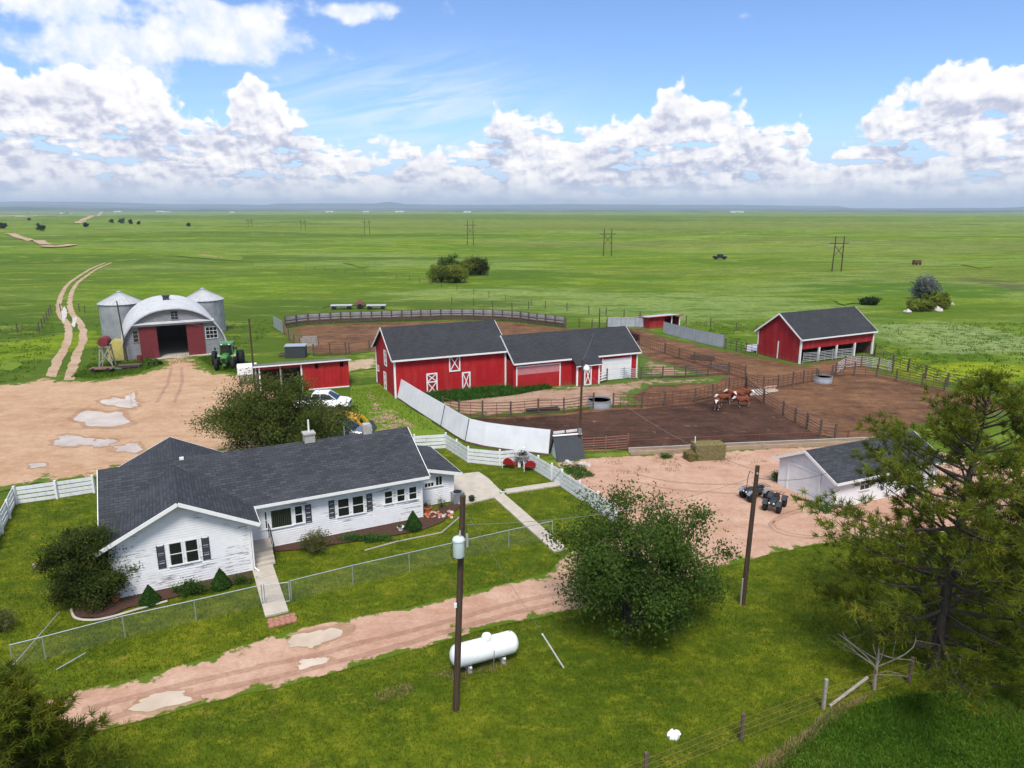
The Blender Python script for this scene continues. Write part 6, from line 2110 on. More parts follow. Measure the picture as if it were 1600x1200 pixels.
tractor((tp.x, tp.y + 0.9, 0), math.radians(-78))

def atv(loc, rz, label, m, grp):
    t = thing('quad_bike', label, 'quad bike', loc, rz, grp)
    for x in (-0.62, 0.62):
        for y in (-0.42, 0.42):
            wheel(t, (x, y, 0.31), 0.31, 0.24, 'black', 14)
    b = MB()
    loft(b, [sec(-0.5, 0.34, 0.42, 0.72, 0.06), sec(0.0, 0.36, 0.36, 0.76, 0.06), sec(0.25, 0.34, 0.45, 0.86, 0.06), sec(0.62, 0.40, 0.45, 0.80, 0.06), sec(0.85, 0.30, 0.45, 0.66, 0.06)])
    b.build('body', 'charcoal', t, True)
    s = MB()
    loft(s, [sec(-0.55, 0.30, 0.72, 0.86, 0.05), sec(-0.2, 0.30, 0.74, 0.84, 0.04), sec(0.16, 0.22, 0.78, 0.88, 0.04)])
    s.build('seat', 'black', t, True)
    for x in (-0.62, 0.62):
        f = MB()
        for y in (-0.42, 0.42):
            pts = [(x + 0.40 * math.cos(math.radians(k)), 0.31 + 0.42 * math.sin(math.radians(k))) for k in range(30, 160, 20)]
            for p, q_ in zip(pts, pts[1:]):
                f.beam((p[0], y, p[1]), (q_[0], y, q_[1]), 0.30, 0.03)
        f.each('fender', m, t)
        rk = MB()
        for y in (-0.32, -0.1, 0.1, 0.32):
            rk.tube([(x - 0.25, y, 0.86), (x + 0.25, y, 0.86)], 0.012, 5)
        for xx in (-0.25, 0.0, 0.25):
            rk.tube([(x + xx, -0.36, 0.86), (x + xx, 0.36, 0.86)], 0.012, 5)
        rk.build('rack', 'black', t)
    MB().tube([(0.28, 0, 0.8), (0.18, 0, 1.02), (0.16, -0.2, 1.05), (0.08, -0.38, 1.05)], 0.016, 6).tube([(0.18, 0, 1.02), (0.16, 0.2, 1.05), (0.08, 0.38, 1.05)], 0.016, 6).each('handlebar', 'black', t)
    for y in (-0.14, 0.14):
        MB().lathe([(0.01, 0), (0.06, 0.01), (0.06, 0.05), (0.01, 0.06)], 10, (0.86, y, 0.62), Matrix(((0, 0, 1), (0, 1, 0), (-1, 0, 0)))).build('headlight', 'lamp_glass', t)
    MB().tube([(0.92, -0.3, 0.42), (0.98, -0.2, 0.6), (0.98, 0.2, 0.6), (0.92, 0.3, 0.42)], 0.02, 6).build('bumper', 'black', t)
    return t
p = G(1180, 780)
atv((p.x, p.y, 0.05), math.radians(-160), 'pale grey and black quad bike half hidden behind the brown pole', 'steel_grey', 'quad bikes by the garage')
p = G(1210, 795)
atv((p.x, p.y, 0.05), math.radians(-125), 'dark camouflage-grey quad bike parked nearest the garage door', 'charcoal', 'quad bikes by the garage')

def road_car(name, label, cat, loc, rz, m, bed=False):
    t = thing(name, label, cat, loc, rz)
    b = MB()
    Lr = -2.75 if bed else -2.2
    loft(b, [sec(Lr, 1.75, 0.45, 1.05, 0.08), sec(Lr + 0.15, 1.86, 0.38, 1.10, 0.08), sec(0.2, 1.88, 0.35, 1.10, 0.08), sec(1.1, 1.88, 0.36, 1.10, 0.1, 0.05), sec(2.0, 1.82, 0.40, 1.02, 0.12, 0.10), sec(2.35, 1.60, 0.48, 0.88, 0.12, 0.10)])
    b.build('body', m, t, True)
    c = MB()
    x0 = -1.0 if bed else -1.9
    loft(c, [sec(x0 - 0.25, 1.70, 1.06, 1.14, 0.03), sec(x0, 1.62, 1.08, 1.66, 0.08, 0.14), sec(0.35, 1.62, 1.08, 1.70, 0.08, 0.14), sec(1.25, 1.66, 1.06, 1.12, 0.03, 0.02)])
    g = c.build('cabin', 'glass_dark', t, True)
    r = MB()
    loft(r, [sec(x0 - 0.02, 1.44, 1.62, 1.71, 0.03, 0.05), sec(0.42, 1.44, 1.65, 1.75, 0.03, 0.05)])
    r.build('roof', m, g, True)
    pl = MB()
    for y in (-1, 1):
        pl.beam((1.22, y * 0.80, 1.08), (0.40, y * 0.68, 1.70), 0.07, 0.06)
        pl.beam((-0.3, y * 0.82, 1.08), (-0.3, y * 0.69, 1.70), 0.05, 0.07)
        pl.beam((x0 - 0.2, y * 0.82, 1.08), (x0, y * 0.69, 1.68), 0.07, 0.06)
    pl.each('pillar', m, g)
    for x in (-1.65 if bed else -1.4, 1.45):
        for y in (-0.84, 0.84):
            wheel(t, (x, y, 0.37), 0.37, 0.25, 'galv', 0)
    for y in (-0.62, 0.62):
        MB().box((2.30, y, 0.74), (0.10, 0.34, 0.16)).build('headlight', 'lamp_glass', t)
        MB().box((0.9, y * 1.62, 1.16), (0.14, 0.18, 0.14)).build('mirror', m, t)
    MB().box((2.36, 0, 0.70), (0.05, 0.8, 0.2)).build('grille', 'black', t)
    MB().box((2.38, 0, 0.48), (0.10, 1.6, 0.16)).build('bumper', 'steel_grey', t)
    if bed:
        MB().span(-2.65, -1.32, -0.78, 0.78, 1.06, 1.115).build('truck_bed', 'black', t)
    return t
p = G(516, 640)
road_car('pickup_truck', 'white pickup truck parked behind the leafy tree, nose to the right', 'truck', (p.x - 0.4, p.y, 0.05), math.radians(2), 'car_white', True)
p = G(545, 688)
road_car('parked_car', 'grey car parked just behind the house roof', 'car', (p.x - 0.5, p.y - 0.2, 0.05), math.radians(-8), 'car_grey', False)
# yellow loader between the two
p = G(532, 672)
t = thing('loader_tractor', 'yellow loader tractor parked between the white pickup and the grey car', 'loader', (p.x, p.y, 0.05), math.radians(-12))
b = MB()
loft(b, [sec(-0.2, 0.9, 0.8, 1.5, 0.1), sec(1.0, 0.85, 0.8, 1.5, 0.1), sec(1.7, 0.75, 0.8, 1.3, 0.1)])
b.build('hood', 'backhoe_yellow', t, True)
b = MB()
loft(b, [sec(-1.4, 1.4, 1.2, 2.2, 0.1, 0.08), sec(-0.2, 1.4, 1.2, 2.2, 0.1, 0.08)])
cb = b.build('cab', 'glass_dark', t, True)
MB().box((-0.8, 0, 2.27), (1.5, 1.5, 0.12)).build('cab_roof', 'white_trim', cb)
for x, r_, y_ in ((-0.9, 0.68, 0.85), (1.3, 0.46, 0.75)):
    for y in (-y_, y_):
        wheel(t, (x, y, r_), r_, 0.36, 'white_trim', 16)
for y in (-0.62, 0.62):
    MB().beam((0.1, y, 1.45), (1.8, y, 1.15), 0.12, 0.18).beam((1.8, y, 1.15), (2.5, y, 0.45), 0.12, 0.16).each('loader_arm', 'backhoe_yellow', t)
MB().prism([(2.4, -0.95, 0.1), (3.0, -0.95, 0.1), (2.55, -0.95, 0.75), (2.4, -0.95, 0.75)], (0, 1.9, 0)).build('bucket', 'charcoal', t)
MB().box((-1.5, 0, 0.95), (0.4, 1.3, 0.7)).build('rear_frame', 'backhoe_yellow', t)

# ================================================================== cattle
def cow_mesh():
    """body as one skin grown over a skeleton: chest, belly, neck, head, four jointed legs, tail"""
    V = [((-0.72, 0, 1.12), (0.25, 0.27)), ((-0.35, 0, 1.10), (0.31, 0.34)), ((0.05, 0, 1.06), (0.34, 0.37)), ((0.45, 0, 1.08), (0.31, 0.38)), ((0.74, 0, 1.16), (0.22, 0.29)),
         ((0.98, 0, 1.30), (0.15, 0.19)), ((1.16, 0, 1.36), (0.12, 0.14)), ((1.36, 0, 1.24), (0.10, 0.11)), ((1.52, 0, 1.12), (0.075, 0.075))]
    E = [(i, i + 1) for i in range(8)]
    def chain(start, pts):
        prev = start
        for p, r in pts:
            V.append((p, (r, r)))
            E.append((prev, len(V) - 1))
            prev = len(V) - 1
    for s in (-1, 1):
        chain(3, [((0.52, s * 0.20, 0.82), 0.13), ((0.53, s * 0.20, 0.48), 0.075), ((0.50, s * 0.20, 0.14), 0.05), ((0.54, s * 0.20, 0.03), 0.065)])
        chain(0, [((-0.66, s * 0.20, 0.85), 0.16), ((-0.58, s * 0.21, 0.66), 0.11), ((-0.80, s * 0.21, 0.46), 0.065), ((-0.74, s * 0.21, 0.13), 0.05), ((-0.70, s * 0.21, 0.03), 0.065)])
        chain(6, [((1.13, s * 0.20, 1.42), 0.035), ((1.11, s * 0.28, 1.40), 0.028)])
    chain(0, [((-0.98, 0, 1.18), 0.05), ((-1.05, 0, 0.85), 0.03), ((-1.04, 0, 0.50), 0.04)])
    me = bpy.data.meshes.new('cow')
    me.from_pydata([v for v, r in V], E, [])
    o = bpy.data.objects.new('cow_tmp', me)
    COL.objects.link(o)
    sk = o.modifiers.new('skin', 'SKIN')
    for d, (v, r) in zip(me.skin_vertices[0].data, V):
        d.radius = r
    me.skin_vertices[0].data[0].use_root = True
    ss_ = o.modifiers.new('sub', 'SUBSURF')
    ss_.levels = ss_.render_levels = 2
    dg_ = bpy.context.evaluated_depsgraph_get()
    res = bpy.data.meshes.new_from_object(o.evaluated_get(dg_))
    bpy.data.objects.remove(o)
    res.polygons.foreach_set('use_smooth', [True] * len(res.polygons))
    return res
q = mat('hereford')
p_ = OBJ(q)
s_ = q.n('SeparateXYZ')
q.link(p_, s_.inputs[0])
nz = q.noise(p_, 3.0, 3)
face = q.rng(q.math('ADD', s_.outputs[0], q.math('MULTIPLY', nz, 0.12)), 1.16, 1.20)
legs = q.rng(q.math('ADD', s_.outputs[2], q.math('MULTIPLY', nz, 0.15)), 0.22, 0.18)
belly = q.math('MULTIPLY', q.rng(s_.outputs[2], 0.72, 0.68), q.rng(nz, 0.5, 0.6, 0, 0.5))
coat = q.mix(q.rng(nz, 0.3, 0.7), (0.13, 0.036, 0.016), (0.21, 0.062, 0.028))
c = q.mix(q.math('MAXIMUM', face, q.math('MAXIMUM', legs, belly)), coat, (0.66, 0.60, 0.54))
setb(q, c, 0.8, 0, 0.2)
cme = cow_mesh()
cme.materials.clear()
cme.materials.append(MAT['hereford'])
hoof = MB()
for x, y in ((0.55, 0.2), (0.55, -0.2), (-0.70, 0.21), (-0.70, -0.21)):
    hoof.box((x, y, 0.03), (0.13, 0.11, 0.07))
hms = [m_.mesh('hoof') for m_ in hoof.islands()]
mz = MB()
mz.lathe([(0.02, 0), (0.07, 0.01), (0.075, 0.05), (0.04, 0.07)], 10, (1.53, 0, 1.10), Matrix(((0, 0, 1), (0, 1, 0), (-1, 0, 0))))
mzme = mz.mesh('muzzle', True)
mzme.materials.append(bpy.data.materials['faded_pink'])
eye = MB()
for s in (-1, 1):
    eye.box((1.28, s * 0.105, 1.33), (0.05, 0.03, 0.04))
ems = [m_.mesh('eye') for m_ in eye.islands()]
for i, (u, v, rz, lab) in enumerate([(1120, 641, -112, 'red-brown cow with white face lowered, leftmost and closest of the group'), (1131, 633, -160, 'red-brown cow standing sideways behind the leftmost one'),
                                     (1160, 637, -168, 'red-brown cow in side view at the right front of the group'), (1138, 627, -70, 'red-brown cow facing forward in the middle of the group'),
                                     (1150, 628, 175, 'red-brown cow standing at the back beside the rails'), (1163, 625, -60, 'red-brown cow showing its white face at the corner post')]):
    p = G(u, v)
    t = thing('cow', lab, 'cow', (p.x, p.y, 0.09), math.radians(rz), 'cattle in the corner of the muddy pen')
    link('body', cme, None, t)
    for m_ in hms:
        link('hoof', m_, 'black', t)
    link('muzzle', mzme, None, t)
    for m_ in ems:
        link('eye', m_, 'black', t)
    t.scale = (random.uniform(0.74, 0.83),) * 3

# ================================================================== tanks, hay, hutch and yard things
def water_tank(label, u, v, r, h):
    p = G(u, v)
    t = thing('water_tank', label, 'water tank', (p.x, p.y + r, 0.05), 0, 'round stock tanks')
    mb = MB().lathe([(r * 0.97, 0.02), (r, 0.0), (r + 0.015, h * 0.3), (r, h * 0.35), (r + 0.015, h * 0.65), (r, h * 0.7), (r + 0.03, h), (r - 0.03, h), (r - 0.03, 0.05)], 36)
    mb.f = mb.f[:-2]
    mb.build('shell', 'galv', t, True)
    MB().lathe([(0.01, h * 0.8), (r - 0.035, h * 0.8)], 36).build('water', 'glass_dark', t)
water_tank('round steel water tank beside the fence before the barn wing bay', 938, 641, 1.15, 0.75)
water_tank('round pale water tank at the fence in front of the cattle shed', 1291, 601, 0.95, 0.70)
p = G(1097, 563)
t = thing('feed_trough', 'low dark feed trough in the brown corral behind the picket fence', 'trough', p, math.radians(-22))
MB().span(-1.5, 1.5, -0.4, -0.34, 0.1, 0.6).span(-1.5, 1.5, 0.34, 0.4, 0.1, 0.6).span(-1.5, -1.44, -0.34, 0.34, 0.1, 0.6).span(1.44, 1.5, -0.34, 0.34, 0.1, 0.6).span(-1.44, 1.44, -0.34, 0.34, 0.1, 0.2).build('box', 'post_wood', t)
for x in (-1.3, 1.3):
    MB().box((x, 0, 0.08), (0.15, 0.8, 0.16)).build('skid', 'post_wood', t)
p = G(848, 644)
t = thing('feed_trough', 'dark tyre-like trough lying behind the tan pen fence', 'trough', p, math.radians(15))
MB().span(-1.6, 1.6, -0.3, 0.3, 0.0, 0.14).span(-1.6, 1.6, -0.3, -0.22, 0.14, 0.4).span(-1.6, 1.6, 0.22, 0.3, 0.14, 0.4).build('box', 'charcoal', t)
# hay bales
def hay_bale(label, loc, s, rz, m):
    t = thing('hay_bale', label, 'hay bale', loc, rz, 'hay bales at the concrete bunk')
    n = 10
    mb = MB().box((0, 0, s[2] / 2), s)
    mb.build('bale', m, t)
    k = 2600
    f = rng.integers(0, 5, k)
    C = (rng.random((k, 3)) - 0.5) * np.array(s)
    for ax, sg, fi in ((0, -0.5, 0), (0, 0.5, 1), (1, -0.5, 2), (1, 0.5, 3), (2, 0.5, 4)):
        C[f == fi, ax] = sg * s[ax]
    C[:, 2] += s[2] / 2
    np_mesh('straw', leaf_quads(C, 0.22, aspect=0.12), 4, 'dry_blade' if m == 'hay' else 'straw_green', t)
    for y in (-0.25, 0.25):
        w_ = MB()
        w_.tube([(-s[0] / 2 - .01, y * s[1], 0.02), (-s[0] / 2 - .01, y * s[1], s[2] + .01), (s[0] / 2 + .01, y * s[1], s[2] + .01), (s[0] / 2 + .01, y * s[1], 0.02)], 0.012, 4)
        w_.build('twine', 'hay', t)
foliage('straw_green', (0.13, 0.12, 0.04), (0.24, 0.20, 0.08), (0.38, 0.31, 0.13), 4.0, 0.2)
p = G(1108, 720)
hay_bale('big square hay bale in front of the concrete bunk', (p.x, p.y + 0.5, 0.05), (2.3, 1.2, 1.2), math.radians(6), 'hay_green')
p = G(1082, 721)
hay_bale('slumped half bale leaning at the left of the big hay bale', (p.x, p.y + 0.3, 0.05), (0.9, 0.9, 0.6), math.radians(20), 'hay_green')
o = MB().tube([(0, 0, 0), (0.02, 0, 1.75)], 0.035, 8).build('marker_post', 'white_trim', None, True)
o.location = G(1084, 716)
tag(o, 'thin white post beside the hay bale', 'post')
# calf hutch
p = G(871, 720)
t = thing('calf_hutch', 'A-frame hutch with dark roof and white gable by the light pole', 'hutch', p, math.radians(14))
MB().prism([(0, -0.15, 0), (0, 1.75, 0), (0, 0.8, 1.55)], (0.05, 0, 0)).build('gable', 'siding', t)
MB().slab((-0.12, 0.8, 1.72), (2.15, 0.8, 1.72), (2.15, -0.3, -0.02), (-0.12, -0.3, -0.02), 0.07).build('roof', 'charcoal', t)
MB().slab((-0.12, 0.8, 1.72), (2.15, 0.8, 1.72), (2.15, 1.9, -0.02), (-0.12, 1.9, -0.02), 0.07).build('roof', 'charcoal', t)
MB().beam((-0.14, 0.8, 1.74), (2.17, 0.8, 1.74), 0.22, 0.06).build('ridge_board', 'white_trim', t)
MB().prism([(2.0, -0.15, 0), (2.0, 1.75, 0), (2.0, 0.8, 1.55)], (0.05, 0, 0)).build('gable', 'siding', t)
p = G(862, 706)
t = thing('barn_board_rail', 'white painted rail above the hutch between windbreak and light pole', 'rail', p)
e_ = G(903, 702) - p
MB().beam((0, 0, 1.55), e_ + Vector((0, 0, 1.6)), 0.05, 0.2).build('board', 'white_trim', t)
for k in (0.02, 0.5, 0.98):
    MB().tube([e_ * k, e_ * k + Vector((0, 0, 1.7))], 0.07, 8).build('post', 'post_wood', t)
# stones
random.seed(41)
def stone(mb, c, r):
    k = 8
    for i in range(4):
        pass
    prof = [(0.05, -r * 0.5), (r * 0.8, -r * 0.4), (r, 0), (r * 0.75, r * 0.4), (0.05, r * 0.55)]
    o = len(mb.v)
    mb.lathe(prof, 7, c, Matrix.Rotation(random.uniform(0, 3), 3, 'Z') @ Matrix.Rotation(random.uniform(-0.5, 0.5), 3, 'X'))
    for i in range(o, len(mb.v)):
        v = Vector(mb.v[i])
        mb.v[i] = tuple(v + Vector((random.gauss(0, 1), random.gauss(0, 1), random.gauss(0, 1))) * r * 0.12)
p0 = G(895, 728)
t = thing('stone_pile', 'heap of small pink stones beside the hutch', 'stones', p0)
for i in range(70):
    a_ = random.uniform(0, 6.28)
    k = random.random() ** 0.6
    mb = MB()
    stone(mb, (0, 0, 0), random.uniform(0.05, 0.13) if i > 4 else 0.25)
    o = mb.build('stone', 'rock' if i > 4 else 'rock_pale', t)
    o.location = (math.cos(a_) * k * 1.25, math.sin(a_) * k * 0.5, 0.08 + 0.22 * (1 - k))
# red garden seats and the planter tub
def seat(label, u, v, rz):
    p = G(u, v)
    t = thing('garden_seat', label, 'seat', p, rz, 'red garden seats by the plank fence')
    b = MB()
    secs = []
    for k in range(7):
        a_ = math.pi * k / 6
        secs.append((math.cos(a_) * 0.42, math.sin(a_) * 0.40))
    n_ = len(secs)
    b.prism([(x, 0.25 + 0.12 * 0, 0.42 + z * 1.1) for x, z in secs], (0, 0.06, 0))
    b.build('backrest', 'red_gloss', t, True)
    s = MB()
    loft(s, [sec(-0.42, 0.60, 0.34, 0.46, 0.05), sec(0.0, 0.62, 0.30, 0.44, 0.05), sec(0.42, 0.60, 0.34, 0.46, 0.05)])
    s.build('seat_pan', 'red_gloss', t, True)
    for x in (-0.45, 0.45):
        MB().tube([(x, -0.3, 0.02), (x, -0.32, 0.6), (x, 0.25, 0.64), (x, 0.3, 0.02)], 0.025, 6).build('arm', 'red_gloss' if x < 0 else 'white_trim', t, True)
seat('glossy red round-backed garden seat, left of the planter tub', 796, 731, math.radians(160))
seat('glossy red round-backed garden seat, right of the planter tub', 828, 735, math.radians(185))
p = G(816, 729)
t = thing('planter_table', 'galvanised planter tub on white legs between the red seats', 'planter', p)
MB().lathe([(0.02, 0.62), (0.48, 0.62), (0.55, 0.9), (0.57, 0.92), (0.52, 0.92), (0.50, 0.86), (0.02, 0.86)], 24).build('tub', 'galv', t, True)
for x in (-0.22, 0.22):
    MB().box((x, -0.1, 0.31), (0.2, 0.3, 0.62)).build('leg', 'white_trim', t)
C = rng.normal(size=(260, 3)) * np.array([0.22, 0.18, 0.10]) + np.array([0, 0, 1.0])
np_mesh('foliage', leaf_quads(C, 0.10), 4, 'far_leaf', t)
# things at the house
def pot(name, label, cat, u, v, r, h, m, plant=None):
    p = G(u, v, 0.1)
    t = thing(name, label, cat, p)
    MB().lathe([(0.02, 0), (r * 0.72, 0), (r, h), (r * 1.08, h), (r * 1.08, h * 0.86), (r * 0.9, h * 0.9), (0.02, h * 0.88)], 16).build('pot', m, t, True)
    C = rng.normal(size=(60, 3)) * np.array([r * 0.5, r * 0.5, h * 0.3]) + np.array([0, 0, h * 1.1])
    np_mesh('foliage', leaf_quads(C, r * 0.6), 4, plant or 'green_bush', t)
pot('flower_pot', 'orange clay pot in the mulch bed at the house corner', 'pot', 181, 938, 0.22, 0.30, 'terracotta')
pot('flower_pot', 'black square pot at the edge of the patio', 'pot', 737, 783, 0.20, 0.28, 'plastic_dark')
pot('flower_pot', 'white round pot where patio and garden path meet', 'pot', 786, 771, 0.20, 0.2, 'white_trim', 'weed')
pot('flower_pot', 'white pot beside the mulch bed right of the cone shrub', 'pot', 626, 828, 0.2, 0.22, 'white_trim', 'green_bush')
pot('flower_pot', 'orange clay pot in the bed at the lean-to wall', 'pot', 668, 800, 0.30, 0.35, 'terracotta', 'bush_leaf')
p = G(715, 786)
t = thing('air_conditioner', 'grey air-conditioning box at the lean-to corner', 'air conditioner', p, HA)
MB().box((0, 0, 0.42), (0.75, 0.6, 0.72)).build('case', 'steel_grey', t)
MB().lathe([(0.05, 0.79), (0.27, 0.79), (0.27, 0.82), (0.05, 0.82)], 18).build('fan_grille', 'black', t)
def bed(px, name='flower_bed'):
    o = sheet(name, P2(px), 0.10, 'mulch', 0.05, 0.25, 77.0, grid=0.4)
    return o
bed([(118, 968), (165, 968), (200, 952), (262, 938), (395, 908), (392, 897), (250, 925), (182, 940), (140, 945), (115, 955)])
bed([(424, 864), (470, 861), (560, 847), (655, 832), (690, 818), (716, 796), (728, 788), (712, 786), (662, 806), (655, 812), (430, 856)])
p0 = G(112, 958)
t = thing('bed_edging', 'curved pale concrete edging round the mulch bed at the house wing', 'edging', p0)
ed = smooth([p.xyz for p in [G(112, 955), G(118, 968), G(140, 972), G(170, 968), G(215, 955), G(262, 942)]], 5)
MB().tube([p - p0 + Vector((0, 0, 0.10)) for p in ed], 0.06, 6).build('kerb_stone', 'concrete', t, True)
p0 = G(570, 862)
t = thing('bed_edging', 'straight pale edging along the bed below the front windows', 'edging', p0)
ed = [G(570, 862), G(620, 848), G(690, 834), G(720, 808)]
MB().tube([p - p0 + Vector((0, 0, 0.07)) for p in ed], 0.05, 6).build('kerb_stone', 'grey_wood', t)
random.seed(5)
t = thing('rockery', 'little heap of mixed stones in the bed before the lean-to', 'stones', G(680, 806))
for i in range(26):
    mb = MB()
    stone(mb, (0, 0, 0), random.uniform(0.07, 0.16))
    o = mb.build('stone', random.choice(('rock', 'rock_pale', 'terracotta')), t)
    o.location = (random.uniform(-0.7, 1.1), random.uniform(-0.5, 0.4), 0.12)
t = thing('white_bag', 'crumpled white bag lying by the wire fence', 'bag', G(1051, 1152))
mb = MB()
stone(mb, (0, 0, 0.1), 0.22)
stone(mb, (0.16, 0.08, 0.08), 0.14)
mb.build('bag', 'white_paint', t, True)
p0 = G(68, 884)
t = thing('bare_ring', 'small worn ring of stones on the side lawn', 'stones', p0)
for i in range(12):
    mb = MB()
    stone(mb, (0, 0, 0), random.uniform(0.05, 0.1))
    o = mb.build('stone', 'rock', t)
    o.location = (math.cos(i / 12 * 6.28) * 0.5, math.sin(i / 12 * 6.28) * 0.35, 0.08)

# ================================================================== things round the arched barn and machine shed
p = G(163, 577)
t = thing('fuel_tank', 'rusty fuel barrel on a tall timber stand left of the arched barn', 'fuel tank', (p.x, p.y + 0.8, 0), math.radians(15))
MB().lathe([(0.02, -0.85), (0.55, -0.82), (0.58, 0.0), (0.55, 0.82), (0.02, 0.85)], 22, (0, 0, 3.25), Matrix(((1, 0, 0), (0, 0, 1), (0, -1, 0)))).build('drum', 'maroon', t, True)
for x in (-1, 1):
    for y in (-0.7, 0.7):
        MB().beam((x * 0.75, y, 0), (x * 0.42, y * 0.9, 2.75), 0.12, 0.12).build('leg', 'grey_wood', t)
for y in (-0.66, 0.66):
    MB().beam((-0.7, y, 0.5), (0.45, y, 2.4), 0.06, 0.1).build('brace', 'grey_wood', t)
    MB().beam((0.7, y * 1.08, 0.5), (-0.45, y * 1.08, 2.4), 0.06, 0.1).build('brace', 'grey_wood', t)
MB().box((0, 0, 2.7), (1.1, 1.6, 0.1)).build('platform', 'grey_wood', t)
p = G(180, 566)
t = thing('tarp_heap', 'yellow-green tarpaulin draped over a stack beside the arched barn', 'tarp', (p.x, p.y + 0.6, 0), 0.3)
mb = MB()
loft(mb, [sec(-0.9, 1.6, 0.0, 2.2, 0.2, 0.25), sec(0.0, 1.8, 0.0, 2.9, 0.25, 0.3), sec(0.9, 1.6, 0.0, 2.7, 0.2, 0.25)])
mb.build('tarp', 'yellow_tarp', t, True)
p = G(165, 580)
t = thing('flat_trailer', 'dark flat trailer before the fuel barrel stand', 'trailer', (p.x, p.y - 0.6, 0.05), 0.15)
MB().box((0, 0, 0.45), (2.6, 1.2, 0.12)).build('deck', 'old_board', t)
for x in (-0.8, 0.8):
    for y in (-0.55, 0.55):
        wheel(t, (x, y, 0.28), 0.28, 0.18, 'steel_grey', 0)
MB().beam((1.3, 0, 0.42), (2.1, 0, 0.35), 0.08, 0.08).build('drawbar', 'steel_grey', t)
p = G(203, 577)
t = thing('pallet_stack', 'low stack of dark pallets before the arched barn', 'pallets', (p.x, p.y, 0.02), 0.3)
for k in range(3):
    for j in range(5):
        MB().box((0, -0.5 + j * 0.25, 0.14 + k * 0.2), (2.4, 0.17, 0.03)).build('slat', 'post_wood', t)
    for x in (-1.1, 0, 1.1):
        MB().box((x, 0, 0.07 + k * 0.2), (0.1, 1.15, 0.11)).build('bearer', 'post_wood', t)
p = G(219, 566)
t = thing('barrel', 'dark barrel beside the left sliding door of the arched barn', 'barrel', p)
MB().lathe([(0.02, 0), (0.29, 0), (0.31, 0.3), (0.29, 0.32), (0.31, 0.6), (0.29, 0.88), (0.02, 0.88)], 18).build('drum', 'maroon', t, True)
p = G(241, 572)
t = thing('plough_share', 'small dark implement lying in the grass before the arched barn', 'implement', p, 0.5)
MB().beam((-0.7, 0, 0.45), (0.8, 0, 0.5), 0.08, 0.1).beam((-0.5, 0, 0.45), (-0.7, -0.1, 0.0), 0.06, 0.2).beam((0.1, 0, 0.45), (-0.1, -0.1, 0.0), 0.06, 0.2).build('beam', 'black', t)
wheel(t, (0.7, 0.1, 0.28), 0.28, 0.08, 'black')
p = G(382, 604)
t = thing('white_tank', 'white rectangular tank on a stand left of the machine shed', 'tank', (p.x, p.y + 1.2, 0), math.radians(20))
mb = MB()
loft(mb, [sec(-1.0, 1.4, 1.0, 2.2, 0.2), sec(1.0, 1.4, 1.0, 2.2, 0.2)])
mb.build('tank', 'tank_white', t, True)
for x in (-0.85, 0.85):
    for y in (-0.5, 0.5):
        MB().box((x, y, 0.5), (0.12, 0.12, 1.0)).build('leg', 'grey_wood', t)
MB().box((0, 0, 0.95), (2.1, 1.3, 0.1)).build('frame', 'grey_wood', t)
p = G(460, 560)
t = thing('stock_box', 'dark box with pale lid standing behind the machine shed', 'box', (p.x, p.y + 0.9, 0), math.radians(8))
MB().box((0, 0, 0.75), (2.5, 1.7, 1.5)).build('body', 'charcoal', t)
MB().box((0, 0, 1.55), (2.65, 1.85, 0.1)).build('lid', 'galv', t)
p = G(481, 543)
t = thing('crate_trailer', 'grey weathered crate at the corner of the back corral', 'crate', (p.x, p.y + 0.8, 0), 0.1)
for k in range(4):
    MB().box((0, -0.8, 0.25 + k * 0.32), (2.2, 0.05, 0.24)).build('slat', 'grey_wood', t)
    MB().box((0, 0.8, 0.25 + k * 0.32), (2.2, 0.05, 0.24)).build('slat', 'grey_wood', t)
for x in (-1.08, 1.08):
    for y in (-0.76, 0.76):
        MB().box((x, y, 0.7), (0.1, 0.1, 1.4)).build('post', 'post_wood', t)
MB().box((0, 0, 0.1), (2.2, 1.55, 0.08)).build('floor', 'grey_wood', t)
p = G(452, 556)
t = thing('scrap_heap', 'small heap of dark planks left of the dark box', 'planks', p, 0.4)
for k in range(7):
    MB().beam((-1.2 + random.uniform(-.3, .3), random.uniform(-.4, .4), 0.1 + k * 0.06), (1.1 + random.uniform(-.3, .3), random.uniform(-.4, .4), 0.12 + k * 0.06), 0.18, 0.05).build('plank', 'post_wood', t)
# old machinery behind the corral
for lab, u, v, w_ in (('flat hay wagon behind the back corral, left of the rusty seeder', 534, 483, 4.0), ('flat implement trailer behind the back corral, right of the rusty seeder', 588, 483, 3.6)):
    p = G(u, v)
    t = thing('farm_wagon', lab, 'wagon', p, 0.1, 'machinery behind the back corral')
    MB().box((0, 0, 0.75), (w_, 1.8, 0.14)).build('deck', 'galv_dull', t)
    MB().box((0, 0, 0.60), (w_ * 0.95, 0.5, 0.14)).build('frame', 'black', t)
    for x in (-w_ * 0.35, w_ * 0.35):
        for y in (-0.8, 0.8):
            wheel(t, (x, y, 0.38), 0.38, 0.22, 'rust_pipe', 0)
    MB().beam((-w_ / 2, 0, 0.6), (-w_ / 2 - 1.6, 0, 0.3), 0.1, 0.1).build('drawbar', 'black', t)
p = G(563, 482)
t = thing('seeder', 'rusty hump-backed seeder behind the back corral', 'implement', p, 0.1)
mb = MB()
loft(mb, [sec(-0.8, 1.2, 0.5, 1.1, 0.1), sec(0, 1.3, 0.5, 1.9, 0.2, 0.3), sec(0.8, 1.2, 0.5, 1.1, 0.1)])
mb.build('hopper', 'rust_pipe', t, True)
for y in (-0.8, 0.8):
    wheel(t, (0, y, 0.5), 0.5, 0.15, 'rust_pipe', 0)
